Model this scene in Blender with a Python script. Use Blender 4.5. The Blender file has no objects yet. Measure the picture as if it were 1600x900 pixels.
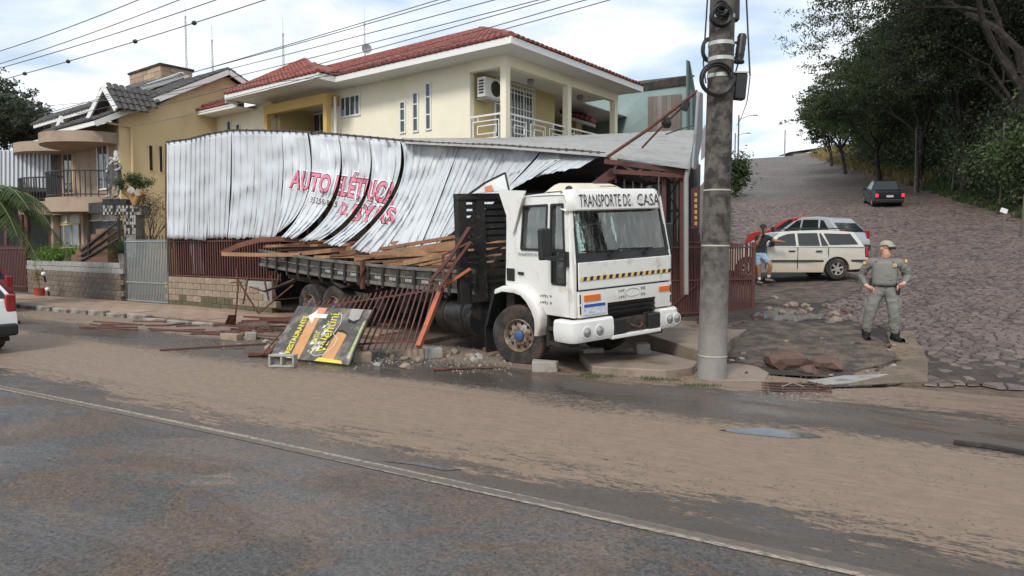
import bpy, bmesh, math, random
import numpy as np
from mathutils import Vector, Matrix, noise
random.seed(7); rng = np.random.default_rng(7)
SC = bpy.context.scene; COL = SC.collection
R = math.radians
# ---------------------------------------------------------------- camera, sky, sun, exposure
FPX = 1100.0; CZ = 1.9; PIT = math.atan(65/FPX)
cam = bpy.data.cameras.new('camera'); camo = bpy.data.objects.new('camera', cam); COL.objects.link(camo)
cam.sensor_width = 36; cam.lens = 36*FPX/1600; cam.clip_end = 3000; cam.clip_start = .1
camo.location = (0, 0, CZ); camo.rotation_euler = (math.pi/2-PIT, 0, 0); SC.camera = camo
W = bpy.data.worlds.new('World'); SC.world = W; W.use_nodes = True
SUN_EL, SUN_AZ = R(42), R(205)          # azimuth clockwise from +Y: behind the camera, a little to the left
def build_world():
    nt = W.node_tree; n = nt.nodes; l = nt.links
    bg = n['Background']; bg.inputs['Strength'].default_value = .1
    sky = n.new('ShaderNodeTexSky'); sky.sky_type = 'NISHITA'; sky.sun_disc = False
    sky.sun_elevation = SUN_EL; sky.sun_rotation = SUN_AZ; sky.air_density = 1.0; sky.dust_density = 1.5
    tc = n.new('ShaderNodeTexCoord'); sep = n.new('ShaderNodeSeparateXYZ'); l.new(tc.outputs['Generated'], sep.inputs[0])
    # project the direction on a cloud ceiling: d.xy / (d.z + .12)
    ad = n.new('ShaderNodeMath'); ad.operation = 'ADD'; l.new(sep.outputs['Z'], ad.inputs[0]); ad.inputs[1].default_value = .16
    mx = n.new('ShaderNodeMath'); mx.operation = 'MAXIMUM'; l.new(ad.outputs[0], mx.inputs[0]); mx.inputs[1].default_value = .06
    cb = n.new('ShaderNodeCombineXYZ')
    for a in 'XY':
        d = n.new('ShaderNodeMath'); d.operation = 'DIVIDE'; l.new(sep.outputs[a], d.inputs[0]); l.new(mx.outputs[0], d.inputs[1]); l.new(d.outputs[0], cb.inputs[a])
    nz = n.new('ShaderNodeTexNoise'); nz.inputs['Scale'].default_value = 1.25; nz.inputs['Detail'].default_value = 7; nz.inputs['Roughness'].default_value = .52
    nz.inputs['Distortion'].default_value = .5; l.new(cb.outputs[0], nz.inputs['Vector'])
    cr = n.new('ShaderNodeValToRGB'); l.new(nz.outputs['Fac'], cr.inputs[0])
    cr.color_ramp.elements[0].position = .38; cr.color_ramp.elements[0].color = (.22, .22, .22, 1)
    cr.color_ramp.elements[1].position = .56; cr.color_ramp.elements[1].color = (1, 1, 1, 1)
    nz2 = n.new('ShaderNodeTexNoise'); nz2.inputs['Scale'].default_value = 2.6; nz2.inputs['Detail'].default_value = 6; l.new(cb.outputs[0], nz2.inputs['Vector'])
    c2 = n.new('ShaderNodeValToRGB'); l.new(nz2.outputs['Fac'], c2.inputs[0])
    c2.color_ramp.elements[0].position = .33; c2.color_ramp.elements[0].color = (5.2, 5.75, 6.2, 1)
    c2.color_ramp.elements[1].position = .6; c2.color_ramp.elements[1].color = (7.6, 7.75, 7.8, 1)
    mix = n.new('ShaderNodeMix'); mix.data_type = 'RGBA'
    l.new(cr.outputs[0], mix.inputs['Factor']); 
    sm = n.new('ShaderNodeMix'); sm.data_type = 'RGBA'; sm.blend_type = 'MIX'; sm.inputs['Factor'].default_value = .45
    l.new(sky.outputs[0], sm.inputs['A']); sm.inputs['B'].default_value = (3.6, 5.0, 6.6, 1)
    l.new(sm.outputs['Result'], mix.inputs['A']); l.new(c2.outputs[0], mix.inputs['B']); l.new(mix.outputs['Result'], bg.inputs['Color'])
build_world()
sl = bpy.data.lights.new('sun', 'SUN'); sl.energy = 1.5; sl.angle = R(14); sl.color = (1, .95, .88)
so = bpy.data.objects.new('sun', sl); COL.objects.link(so)
sd = Vector((math.sin(SUN_AZ)*math.cos(SUN_EL), math.cos(SUN_AZ)*math.cos(SUN_EL), math.sin(SUN_EL)))
so.rotation_euler = sd.to_track_quat('Z', 'Y').to_euler(); so.location = (-20, -20, 30)
SC.view_settings.view_transform = 'Standard'; SC.view_settings.look = 'None'; SC.view_settings.exposure = 0.68; SC.view_settings.gamma = 1
# ---------------------------------------------------------------- frames
RA = R(-31)                              # the main road runs along EU, away from the camera is EV
EU = Vector((math.cos(RA), math.sin(RA), 0)); EV = Vector((-EU.y, EU.x, 0)); UP = Vector((0, 0, 1))
def ray(px, py):
    a = (px-800)/FPX; b = (450-py)/FPX; c, s = math.cos(PIT), math.sin(PIT)
    return Vector((a, c+b*s, -s+b*c))
CP = Vector((0, 0, CZ))
def at(px, py, Y): r = ray(px, py); return CP+r*(Y/r.y)
def atV(px, py, v): r = ray(px, py); return CP+r*(v/(r.x*EV.x+r.y*EV.y))
def gz(px, py, z=0): r = ray(px, py); return CP+r*((z-CZ)/r.z)
def uv(u, v, z=0): return EU*u+EV*v+UP*z
HK = [(-400, 0), (11, 0), (14.1, .27), (22.3, .9), (36, 2.3), (51, 4.4), (80, 8.8), (115, 14.4), (150, 19.8), (166, 20.9), (200, 20.9), (900, 20.9)]
def Hs(v):
    for i in range(len(HK)-1):
        if v <= HK[i+1][0]:
            x0, y0 = HK[i]; x1, y1 = HK[i+1]; h = x1-x0; d = (y1-y0)/h
            m = lambda j: 0 if j <= 0 or j >= len(HK)-1 else (0 if (HK[j][1]-HK[j-1][1])*(HK[j+1][1]-HK[j][1]) <= 0 else 2/((HK[j][0]-HK[j-1][0])/(HK[j][1]-HK[j-1][1])+(HK[j+1][0]-HK[j][0])/(HK[j+1][1]-HK[j][1])))
            t = (v-x0)/h; a, b = m(i)*h, m(i+1)*h
            return (2*t**3-3*t*t+1)*y0+(t**3-2*t*t+t)*a+(-2*t**3+3*t*t)*y1+(t**3-t*t)*b
    return HK[-1][1]
SX, SY = .296, .955                      # heading of the side street
def lat(x, y): return (x-6.6)*SY-(y-19.4)*SX      # metres right of its left edge
def sstep(a, b, t): t = min(1, max(0, (t-a)/(b-a))); return t*t*(3-2*t)
def hz(x, y):
    v = x*EV.x+y*EV.y; w = lat(x, y)
    if v < 10.6: return 0.0
    h = Hs(v)*sstep(-16, -1.5, w)
    if w > 13: h += min(3.0, .22*(w-13))*sstep(20, 34, v)
    return h
def onground(px, py):
    r = ray(px, py); t = 3.0
    while t < 300:
        p = CP+r*t
        if p.z <= hz(p.x, p.y): 
            for _ in range(20): t -= .02; p = CP+r*t; 
            return Vector((p.x, p.y, hz(p.x, p.y)))
        t += .05 if t < 40 else .3
    return CP+r*300
# ---------------------------------------------------------------- scene bookkeeping
def thing(name, label, cat, loc=(0, 0, 0), rotz=0, group=None):
    o = bpy.data.objects.new(name, None); COL.objects.link(o); o.location = loc; o.rotation_euler = (0, 0, rotz); o.empty_display_size = .2
    return tag(o, label, cat, group)
def tag(o, label, cat, group=None):
    o['label'] = label; o['category'] = cat
    if group: o['group'] = group
    return o
def kind(o, k): o['kind'] = k; return o
def wmat(o): 
    m = Matrix.LocRotScale(o.location, o.rotation_euler, o.scale)
    return wmat(o.parent) @ m if o.parent else m
def copy_tree(o, parent=None):
    c = o.copy(); COL.objects.link(c)
    if parent: c.parent = parent
    for ch in o.children: copy_tree(ch, c)
    return c
class MB:
    def __init__(s): s.v = []; s.f = []; s.mi = []; s.m = 0
    def add(s, vs, fs):
        b = len(s.v); s.v += [tuple(p) for p in vs]; s.f += [tuple(b+i for i in f) for f in fs]; s.mi += [s.m]*len(fs); return s
    def box(s, c, d, rot=None):
        x, y, z = d[0]/2, d[1]/2, d[2]/2; c = Vector(c)
        ps = [Vector((i, j, k)) for i in (-x, x) for j in (-y, y) for k in (-z, z)]
        if rot is not None: ps = [rot @ p for p in ps]
        return s.add([p+c for p in ps], [(0, 1, 3, 2), (4, 6, 7, 5), (0, 4, 5, 1), (2, 3, 7, 6), (0, 2, 6, 4), (1, 5, 7, 3)])
    def bx(s, x0, x1, y0, y1, z0, z1): return s.box(((x0+x1)/2, (y0+y1)/2, (z0+z1)/2), (x1-x0, y1-y0, z1-z0))
    def bar(s, p, q, w, h=None, up=(0, 0, 1)):
        p, q = Vector(p), Vector(q); h = h or w; d = (q-p).normalized(); up = Vector(up)
        if abs(d.dot(up)) > .98: up = Vector((1, 0, 0)) if abs(d.x) < .9 else Vector((0, 1, 0))
        a = d.cross(up).normalized()*(w/2); b = a.cross(d).normalized()*(h/2)
        return s.add([p-a-b, p+a-b, p+a+b, p-a+b, q-a-b, q+a-b, q+a+b, q-a+b], [(3, 2, 1, 0), (4, 5, 6, 7), (0, 1, 5, 4), (1, 2, 6, 5), (2, 3, 7, 6), (3, 0, 4, 7)])
    def tube(s, pts, r, n=8, cap=True):
        pts = [Vector(p) for p in pts]; rs = r if isinstance(r, (list, tuple)) else [r]*len(pts); vs = []; fs = []; pa = None
        for i, p in enumerate(pts):
            d = (pts[min(i+1, len(pts)-1)]-pts[max(i-1, 0)])
            d = d.normalized() if d.length > 1e-9 else Vector((0, 0, 1))
            if pa is None: a = d.orthogonal().normalized()
            else:
                a = pa-d*pa.dot(d); a = a.normalized() if a.length > 1e-6 else d.orthogonal().normalized()
            pa = a; b = d.cross(a)
            for k in range(n): t = 2*math.pi*k/n; vs.append(p+(a*math.cos(t)+b*math.sin(t))*rs[i])
        for i in range(len(pts)-1):
            for k in range(n): fs.append((i*n+k, i*n+(k+1) % n, (i+1)*n+(k+1) % n, (i+1)*n+k))
        if cap: fs += [tuple(range(n))[::-1], tuple(range((len(pts)-1)*n, len(pts)*n))]
        return s.add(vs, fs)
    def lathe(s, prof, o=(0, 0, 0), ax=(0, 0, 1), n=24, close=True):
        ax = Vector(ax).normalized(); a = ax.orthogonal().normalized(); b = ax.cross(a); o = Vector(o); vs = []; fs = []
        for r, h in prof:
            for k in range(n): t = 2*math.pi*k/n; vs.append(o+ax*h+(a*math.cos(t)+b*math.sin(t))*r)
        for i in range(len(prof)-1):
            for k in range(n): fs.append((i*n+k, i*n+(k+1) % n, (i+1)*n+(k+1) % n, (i+1)*n+k))
        if close: fs += [tuple(range(n))[::-1], tuple(range((len(prof)-1)*n, len(prof)*n))]
        return s.add(vs, fs)
    def prism(s, poly, ext):
        ext = Vector(ext); n = len(poly); a = [Vector(p) for p in poly]
        return s.add(a+[p+ext for p in a], [tuple(range(n))[::-1], tuple(range(n, 2*n))]+[(i, (i+1) % n, n+(i+1) % n, n+i) for i in range(n)])
    def grid(s, fn, nu, nv):
        vs = [fn(i/nu, j/nv) for j in range(nv+1) for i in range(nu+1)]; w = nu+1
        return s.add(vs, [(j*w+i, j*w+i+1, (j+1)*w+i+1, (j+1)*w+i) for j in range(nv) for i in range(nu)])
    def xf(s, M): s.v = [tuple(M @ Vector(p)) for p in s.v]; return s
    def build(s, name, mats, parent=None, smooth=False, bevel=0, seg=2, world=False, ang=40):
        me = bpy.data.meshes.new(name); vs = s.v
        if world and parent is not None:
            iv = wmat(parent).inverted(); vs = [tuple(iv @ Vector(p)) for p in vs]
        me.from_pydata(vs, [], s.f)
        bm = bmesh.new(); bm.from_mesh(me); bmesh.ops.recalc_face_normals(bm, faces=bm.faces); bm.to_mesh(me); bm.free()
        for m in (mats if isinstance(mats, (list, tuple)) else [mats]): me.materials.append(m)
        if any(s.mi): me.polygons.foreach_set('material_index', s.mi)
        if smooth:
            me.polygons.foreach_set('use_smooth', [True]*len(me.polygons))
            try: me.set_sharp_from_angle(angle=R(ang))
            except Exception: pass
        o = bpy.data.objects.new(name, me); COL.objects.link(o)
        if parent: o.parent = parent
        if bevel:
            b = o.modifiers.new('b', 'BEVEL'); b.width = bevel; b.segments = seg; b.limit_method = 'ANGLE'; b.angle_limit = R(35)
            me.polygons.foreach_set('use_smooth', [True]*len(me.polygons)); b.harden_normals = True
        return o
def raw(name, vs, fs, m, parent=None, smooth=False):
    me = bpy.data.meshes.new(name); vs = np.asarray(vs, dtype=np.float32); fs = np.asarray(fs, dtype=np.int32); k = fs.shape[1]
    me.vertices.add(len(vs)); me.vertices.foreach_set('co', vs.ravel()); me.loops.add(fs.size); me.loops.foreach_set('vertex_index', fs.ravel())
    me.polygons.add(len(fs)); me.polygons.foreach_set('loop_start', np.arange(0, fs.size, k, dtype=np.int32)); me.polygons.foreach_set('loop_total', np.full(len(fs), k, dtype=np.int32))
    me.update(calc_edges=True); me.validate(); me.materials.append(m)
    if smooth: me.polygons.foreach_set('use_smooth', [True]*len(fs))
    o = bpy.data.objects.new(name, me); COL.objects.link(o)
    if parent: o.parent = parent
    return o
# ---------------------------------------------------------------- materials
def hexc(r, g, b): 
    f = lambda c: (c/255/12.92) if c/255 <= .04045 else ((c/255+.055)/1.055)**2.4
    return (f(r), f(g), f(b))
MATS = {}
def mat(name, col, rough=.6, metal=0, var=.15, vs=3.0, bump=.0, bs=40.0, dirt=None, ds=1.5, dpos=(.5, .7), rnd=0, spec=.5, stretch=None, coat=0, trans=0, alpha=1, emit=None, drough=None, topdirt=None):
    """principled surface; base colour varied by noise, optional patches of dirt of another colour, per-object random value"""
    if name in MATS: return MATS[name]
    m = bpy.data.materials.new(name); m.use_nodes = True; nt = m.node_tree; n = nt.nodes; l = nt.links; p = n['Principled BSDF']
    p.inputs['Roughness'].default_value = rough; p.inputs['Metallic'].default_value = metal; p.inputs['Specular IOR Level'].default_value = spec
    p.inputs['Coat Weight'].default_value = coat; p.inputs['Transmission Weight'].default_value = trans; p.inputs['Alpha'].default_value = alpha
    tc = n.new('ShaderNodeTexCoord'); vec = tc.outputs['Object']
    if stretch:
        mp = n.new('ShaderNodeMapping'); mp.inputs['Scale'].default_value = stretch; l.new(vec, mp.inputs['Vector']); vec = mp.outputs[0]
    def nz(sc, det=5, rg=.6):
        t = n.new('ShaderNodeTexNoise'); t.inputs['Scale'].default_value = sc; t.inputs['Detail'].default_value = det; t.inputs['Roughness'].default_value = rg; l.new(vec, t.inputs['Vector']); return t.outputs['Fac']
    def mixc(fac, a, b, mode='MIX'):
        x = n.new('ShaderNodeMix'); x.data_type = 'RGBA'; x.blend_type = mode
        if isinstance(fac, float): x.inputs['Factor'].default_value = fac
        else: l.new(fac, x.inputs['Factor'])
        for k, q in (('A', a), ('B', b)):
            if isinstance(q, tuple): x.inputs[k].default_value = (*q, 1)[:4]
            else: l.new(q, x.inputs[k])
        return x.outputs['Result']
    def mr(src, a, b, c, d):
        x = n.new('ShaderNodeMapRange'); l.new(src, x.inputs[0])
        for i, q in enumerate((a, b, c, d)): x.inputs[1+i].default_value = q
        return x.outputs[0]
    out = tuple(col)
    if var: out = mixc(nz(vs), tuple(c*(1-var*1.6) for c in col), tuple(min(1, c*(1+var)) for c in col))
    if rnd:
        oi = n.new('ShaderNodeObjectInfo'); hv = n.new('ShaderNodeHueSaturation'); l.new(mr(oi.outputs['Random'], 0, 1, 1-rnd, 1+rnd), hv.inputs['Value'])
        if isinstance(out, tuple): hv.inputs['Color'].default_value = (*out, 1)
        else: l.new(out, hv.inputs['Color'])
        out = hv.outputs[0]
    if dirt:
        fac = mr(nz(ds, 8, .65), dpos[0], dpos[1], 0, 1); out = mixc(fac, out, tuple(dirt))
        if drough is not None: l.new(mr(fac, 0, 1, rough, drough), p.inputs['Roughness'])
    if topdirt:                          # mud splashed up to a height: (z low, z high, colour)
        z0, z1, dc = topdirt; sp = n.new('ShaderNodeSeparateXYZ'); l.new(tc.outputs['Object'], sp.inputs[0])
        a = n.new('ShaderNodeMath'); a.operation = 'MULTIPLY_ADD'; l.new(nz(2.2), a.inputs[0]); a.inputs[1].default_value = (z1-z0)*1.0; l.new(sp.outputs['Z'], a.inputs[2])
        out = mixc(mr(a.outputs[0], z0+(z1-z0)*.5, z1+(z1-z0)*.5, .85, 0), out, tuple(dc))
    if isinstance(out, tuple): p.inputs['Base Color'].default_value = (*out, 1)
    else: l.new(out, p.inputs['Base Color'])
    if emit: p.inputs['Emission Color'].default_value = (*emit[:3], 1); p.inputs['Emission Strength'].default_value = emit[3]
    if bump:
        b = n.new('ShaderNodeBump'); b.inputs['Strength'].default_value = bump; b.inputs['Distance'].default_value = .02; l.new(nz(bs, 6), b.inputs['Height']); l.new(b.outputs[0], p.inputs['Normal'])
    MATS[name] = m; return m
M_rust = mat('rusty_steel', (.13, .055, .038), .75, .2, .3, 9, .3, 60, dirt=(.06, .03, .024), ds=6)
M_redoxide = mat('red_oxide_paint', (.115, .042, .034), .6, 0, .25, 5, .15, 60, dirt=(.07, .035, .028), ds=3)
M_orangerust = mat('orange_primer', (.42, .12, .06), .65, 0, .25, 5, .2, 60, dirt=(.13, .06, .04), ds=4)
M_dark = mat('dark_void', (.012, .012, .012), .8, 0, 0)
M_black = mat('black_plastic', (.018, .018, .019), .45, 0, .2, 8, .05)
M_rubber = mat('tyre_rubber', (.022, .021, .02), .85, 0, .3, 6, .2, 80, dirt=(.11, .075, .055), ds=4, dpos=(.45, .75))
M_glassdark = mat('dark_glass', (.012, .015, .017), .06, 0, 0, spec=.6)
M_concrete = mat('concrete', (.33, .315, .29), .85, 0, .25, 4, .35, 50, dirt=(.13, .115, .1), ds=2.5, dpos=(.52, .72))
M_block = mat('concrete_block', (.35, .33, .3), .9, 0, .2, 6, .4, 70, rnd=.15, dirt=(.2, .165, .13), ds=5)
M_white = mat('white_frame_paint', (.75, .75, .72), .5, 0, .05, 4)
M_steel = mat('galvanised_steel', (.42, .45, .46), .42, .6, .12, 5, .05, 60)
M_wood = mat('sawn_timber', (.3, .16, .085), .75, 0, .3, 4, .25, 40, rnd=.35, stretch=(1, 1, 1), dirt=(.12, .06, .035), ds=3)
# ================================================================ GROUND, ROADS, PAVEMENT
class NT:
    """small helper for longer node materials"""
    def __init__(s, name):
        s.m = bpy.data.materials.new(name); s.m.use_nodes = True; s.n = s.m.node_tree.nodes; s.l = s.m.node_tree.links; s.p = s.n['Principled BSDF']
        s.tc = s.n.new('ShaderNodeTexCoord'); s.obj = s.tc.outputs['Object']
    def put(s, sock, v):
        if hasattr(v, 'is_linked') or isinstance(v, bpy.types.NodeSocket): s.l.new(v, sock)
        elif isinstance(v, tuple) and len(v) == 3 and sock.type == 'RGBA': sock.default_value = (*v, 1)
        else: sock.default_value = v
    def scale(s, vec, sc, loc=(0, 0, 0)):
        x = s.n.new('ShaderNodeMapping'); s.l.new(vec, x.inputs[0]); x.inputs['Scale'].default_value = sc; x.inputs['Location'].default_value = loc; return x.outputs[0]
    def noise(s, vec, sc, det=5, rg=.6, dist=0):
        x = s.n.new('ShaderNodeTexNoise'); s.l.new(vec, x.inputs['Vector']); x.inputs['Scale'].default_value = sc; x.inputs['Detail'].default_value = det; x.inputs['Roughness'].default_value = rg; x.inputs['Distortion'].default_value = dist; return x.outputs['Fac']
    def vor(s, vec, sc, feat='F1', out='Distance'):
        x = s.n.new('ShaderNodeTexVoronoi'); x.feature = feat; s.l.new(vec, x.inputs['Vector']); x.inputs['Scale'].default_value = sc; return x.outputs[out]
    def op(s, o, a, b=0.0, c=0.0, clamp=False):
        x = s.n.new('ShaderNodeMath'); x.operation = o; x.use_clamp = clamp
        for i, q in enumerate((a, b, c)): s.put(x.inputs[i], q)
        return x.outputs[0]
    def mr(s, v, a, b, c=0.0, d=1.0):
        x = s.n.new('ShaderNodeMapRange'); x.interpolation_type = 'SMOOTHSTEP'
        for i, q in enumerate((v, a, b, c, d)): s.put(x.inputs[i], q)
        return x.outputs[0]
    def mix(s, f, a, b, mode='MIX'):
        x = s.n.new('ShaderNodeMix'); x.data_type = 'RGBA'; x.blend_type = mode; s.put(x.inputs['Factor'], f); s.put(x.inputs['A'], a); s.put(x.inputs['B'], b); return x.outputs['Result']
    def ramp(s, v, stops):
        x = s.n.new('ShaderNodeValToRGB'); s.l.new(v, x.inputs[0]); e = x.color_ramp.elements
        while len(e) < len(stops): e.new(.5)
        for q, (pos, c) in zip(e, stops): q.position = pos; q.color = (c, c, c, 1)
        return x.outputs[0]
    def sep(s, vec):
        x = s.n.new('ShaderNodeSeparateXYZ'); s.l.new(vec, x.inputs[0]); return x.outputs
    def bump(s, h, st, dist=.02):
        x = s.n.new('ShaderNodeBump'); x.inputs['Strength'].default_value = st; x.inputs['Distance'].default_value = dist; s.l.new(h, x.inputs['Height']); s.l.new(x.outputs[0], s.p.inputs['Normal'])
    def fin(s, col, rough=None):
        s.put(s.p.inputs['Base Color'], col)
        if rough is not None: s.put(s.p.inputs['Roughness'], rough)
        return s.m
def road_material():
    t = NT('muddy_wet_asphalt'); x, y, _ = t.sep(t.obj)
    big = t.noise(t.scale(t.obj, (.35, 1, 1)), .55, 4); str_ = t.noise(t.scale(t.obj, (.3, 1.6, 1)), 4.2, 8, .7); st2 = t.noise(t.scale(t.obj, (.6, 2.2, 1)), 7, 6, .7)
    fine = t.noise(t.obj, 60, 4, .7); mid = t.noise(t.obj, 1.1, 6, .62, .6); ag = t.vor(t.obj, 55, 'F1', 'Color'); ag2 = t.sep(ag)[0]; agn = t.noise(t.obj, 24, 5, .75)
    vv = t.op('ADD', y, t.op('MULTIPLY', t.op('SUBTRACT', big, .5), 1.9)); vv = t.op('ADD', vv, t.op('MULTIPLY', t.op('SUBTRACT', str_, .5), 1.1))
    mudb = t.ramp(t.mr(vv, 4.0, 11.0), [(0, 0), (.08, .05), (.17, .62), (.3, .95), (.44, .9), (.53, .45), (.6, .12), (.7, .18), (.8, .72), (1, .8)])
    # linear position in the ramp is wanted, so undo the smoothstep with a plain division
    lin = t.op('DIVIDE', t.op('SUBTRACT', vv, 4.0), 7.0, clamp=True); t.l.new(lin, mudb.node.inputs[0])
    fl = t.noise(t.scale(t.obj, (.6, 1.7, 1)), 13, 7, .75); fl2 = t.noise(t.scale(t.obj, (.7, 1.6, 1)), 30, 4, .7)
    thr = t.op('ADD', mudb, t.op('ADD', t.op('MULTIPLY', t.op('SUBTRACT', fl, .5), 1.5), t.op('ADD', t.op('MULTIPLY', t.op('SUBTRACT', str_, .5), .9), t.op('MULTIPLY', t.op('SUBTRACT', fl2, .5), .7))))
    mud = t.mr(thr, .40, .58)
    near = t.mr(t.op('ADD', y, t.op('MULTIPLY', t.op('SUBTRACT', str_, .5), .35)), 4.6, 4.3)                                         # the wet lane on the near side
    brown = t.op('MULTIPLY', t.mr(t.op('ADD', mid, t.op('MULTIPLY', t.op('SUBTRACT', agn, .5), .35)), .43, .54), .9)
    asph = t.mix(t.op('ADD', t.op('MULTIPLY', ag2, .5), t.op('MULTIPLY', t.mr(agn, .3, .7), .5)), (.028, .026, .026), (.13, .12, .116))
    asph = t.mix(t.op('MULTIPLY', brown, near), asph, t.mix(ag2, (.07, .047, .034), (.15, .108, .078)))
    sand = t.op('MULTIPLY', t.mr(t.noise(t.obj, .9, 8, .7, .3), .62, .70), near); asph = t.mix(t.op('MULTIPLY', sand, t.mr(fine, .4, .6)), asph, (.27, .205, .145))
    far = t.mix(t.mr(big, .35, .65), (.07, .06, .053), (.11, .085, .066))
    base = t.mix(near, far, asph)
    mudc = t.mix(t.mr(st2, .35, .7), (.19, .138, .1), (.25, .183, .134))
    mudc = t.mix(t.op('MULTIPLY', t.mr(t.vor(t.scale(t.obj, (.6, 1.4, 1)), 14), .16, .05), .55), mudc, (.1, .075, .06))
    trk = t.noise(t.scale(t.obj, (.03, 2.6, 1)), 2.2, 5, .6); mudc = t.mix(t.op('MULTIPLY', t.mr(trk, .52, .66), .28), mudc, (.13, .1, .077))
    col = t.mix(mud, base, mudc)
    # reddish earth dragged out of the side street
    red = t.op('MULTIPLY', t.mr(x, -1.5, 2.0), t.mr(t.op('ADD', y, t.op('MULTIPLY', t.op('SUBTRACT', mid, .5), 3)), 8.4, 10.0))
    col = t.mix(t.op('MULTIPLY', red, .75), col, t.mix(t.mr(str_, .35, .65), (.07, .05, .045), (.2, .115, .08)))
    speck = t.op('MULTIPLY', t.mr(t.vor(t.obj, 17), .22, .13), t.mr(t.noise(t.obj, .7, 3), .4, .55)); col = t.mix(t.op('MULTIPLY', speck, .7), col, (.022, .02, .02))
    wet = t.op('MULTIPLY', t.mr(t.noise(t.scale(t.obj, (.45, 1, 1)), .75, 6, .6, .5), .44, .56), t.op('SUBTRACT', 1.0, mud))
    t.p.inputs['Specular IOR Level'].default_value = .5
    t.bump(t.op('ADD', t.op('MULTIPLY', t.op('ADD', t.op('MULTIPLY', fine, .6), t.op('MULTIPLY', agn, .8)), t.op('SUBTRACT', 1.0, t.op('MULTIPLY', t.op('MAXIMUM', mud, t.op('MULTIPLY', wet, .9)), .8))), t.op('MULTIPLY', fl, .3)), .8, .016)
    return t.fin(col, t.op('SUBTRACT', .76, t.op('MULTIPLY', wet, .58)))
def earth_material(name, a, b, wetness=.3, sc=1.0, stones=.5):
    t = NT(name); n1 = t.noise(t.obj, 1.3*sc, 7, .65); n2 = t.noise(t.obj, 9*sc, 6, .7); v = t.vor(t.obj, 34*sc)
    col = t.mix(t.mr(n1, .38, .62), a, b); col = t.mix(t.op('MULTIPLY', t.mr(n2, .48, .62), .6), col, tuple(c*.5 for c in a))
    col = t.mix(t.op('MULTIPLY', t.mr(v, .25, .12), stones), col, tuple(min(1, c*1.7+.03) for c in b))
    t.bump(t.op('ADD', n2, t.op('MULTIPLY', v, -.6)), .7, .03)
    return t.fin(col, t.op('SUBTRACT', .9, t.op('MULTIPLY', t.mr(n1, .55, .7), wetness)))
def stone_material(name, cols, rnd=.3, rough=.62):
    t = NT(name); g = t.n.new('ShaderNodeNewGeometry'); oi = t.n.new('ShaderNodeObjectInfo')
    r = t.op('FRACT', t.op('ADD', g.outputs['Random Per Island'], oi.outputs['Random'])); n1 = t.noise(t.obj, 7, 6, .65); n3 = t.noise(t.obj, .35, 4)
    col = t.mix(r, cols[0], cols[1]); col = t.mix(t.mr(n1, .45, .75), col, cols[2]); col = t.mix(t.op('MULTIPLY', t.mr(n3, .45, .65), .55), col, cols[3])
    t.bump(t.noise(t.obj, 26, 6, .7), .5, .02); return t.fin(col, t.mr(n1, .3, .7, rough-.14, rough+.16))
M_road = road_material()
M_earth = earth_material('brown_earth', (.085, .06, .046), (.15, .105, .075))
M_gravel = earth_material('dark_gravel', (.062, .049, .039), (.165, .128, .098), .4, 2.6, .6)
M_joint = earth_material('cobble_joint_dirt', (.04, .031, .027), (.075, .055, .045), .3)
M_grassy = earth_material('grassy_bank', (.05, .06, .025), (.16, .13, .06), 0, .6, .2)
M_cob = stone_material('basalt_cobble', ((.098, .073, .065), (.185, .142, .125), (.065, .047, .041), (.165, .12, .096)))
M_tan = earth_material('packed_tan_dirt', (.13, .098, .07), (.2, .15, .108), .3, .8, .3)
M_pave = mat('muddy_pavement', (.36, .26, .19), .7, 0, .2, 2.2, .2, 40, dirt=(.2, .135, .09), ds=1.6, dpos=(.45, .7), rnd=.12)
M_platform = mat('old_concrete_slab', (.27, .215, .17), .7, 0, .25, 1.8, .25, 50, dirt=(.13, .09, .065), ds=1.3, dpos=(.48, .66), drough=.35)
M_kerb = mat('kerb_stone', (.33, .3, .26), .85, 0, .25, 4, .4, 50, dirt=(.1, .085, .07), ds=3, dpos=(.42, .62), rnd=.2)
M_rock = mat('red_brown_rock', (.13, .075, .058), .8, 0, .3, 5, .5, 30, dirt=(.06, .042, .036), ds=4)
# the sheet that reaches the horizon, with the hill of the side street
def terrain():
    us = sorted(set([-400, -250, -160, -110, -80, -60]+list(range(-45, 60, 2))+[60, 66, 72, 80, 90, 105, 125, 150, 190, 250, 350, 500]))
    vs = [-300, -120, -50, -20, 0, 8, 10.6]+[10.6+i*.7 for i in range(1, 22)]+[27+i*2.2 for i in range(65)]+[172, 180, 195, 220, 280, 400, 700]
    V = []; F = []
    for v in vs:
        for u in us: p = uv(u, v); V.append((p.x, p.y, hz(p.x, p.y)-.03))
    n = len(us)
    F = [(j*n+i, j*n+i+1, (j+1)*n+i+1, (j+1)*n+i) for j in range(len(vs)-1) for i in range(n-1)]
    kind(raw('ground', V, F, M_earth, smooth=True), 'structure')
terrain()
b = MB(); b.grid(lambda a, c: (-160+300*a, -22+32.75*c, 0.004), 60, 12)
o = kind(b.build('main_road', M_road), 'structure'); o.rotation_euler = (0, 0, RA); main_road = o
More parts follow.
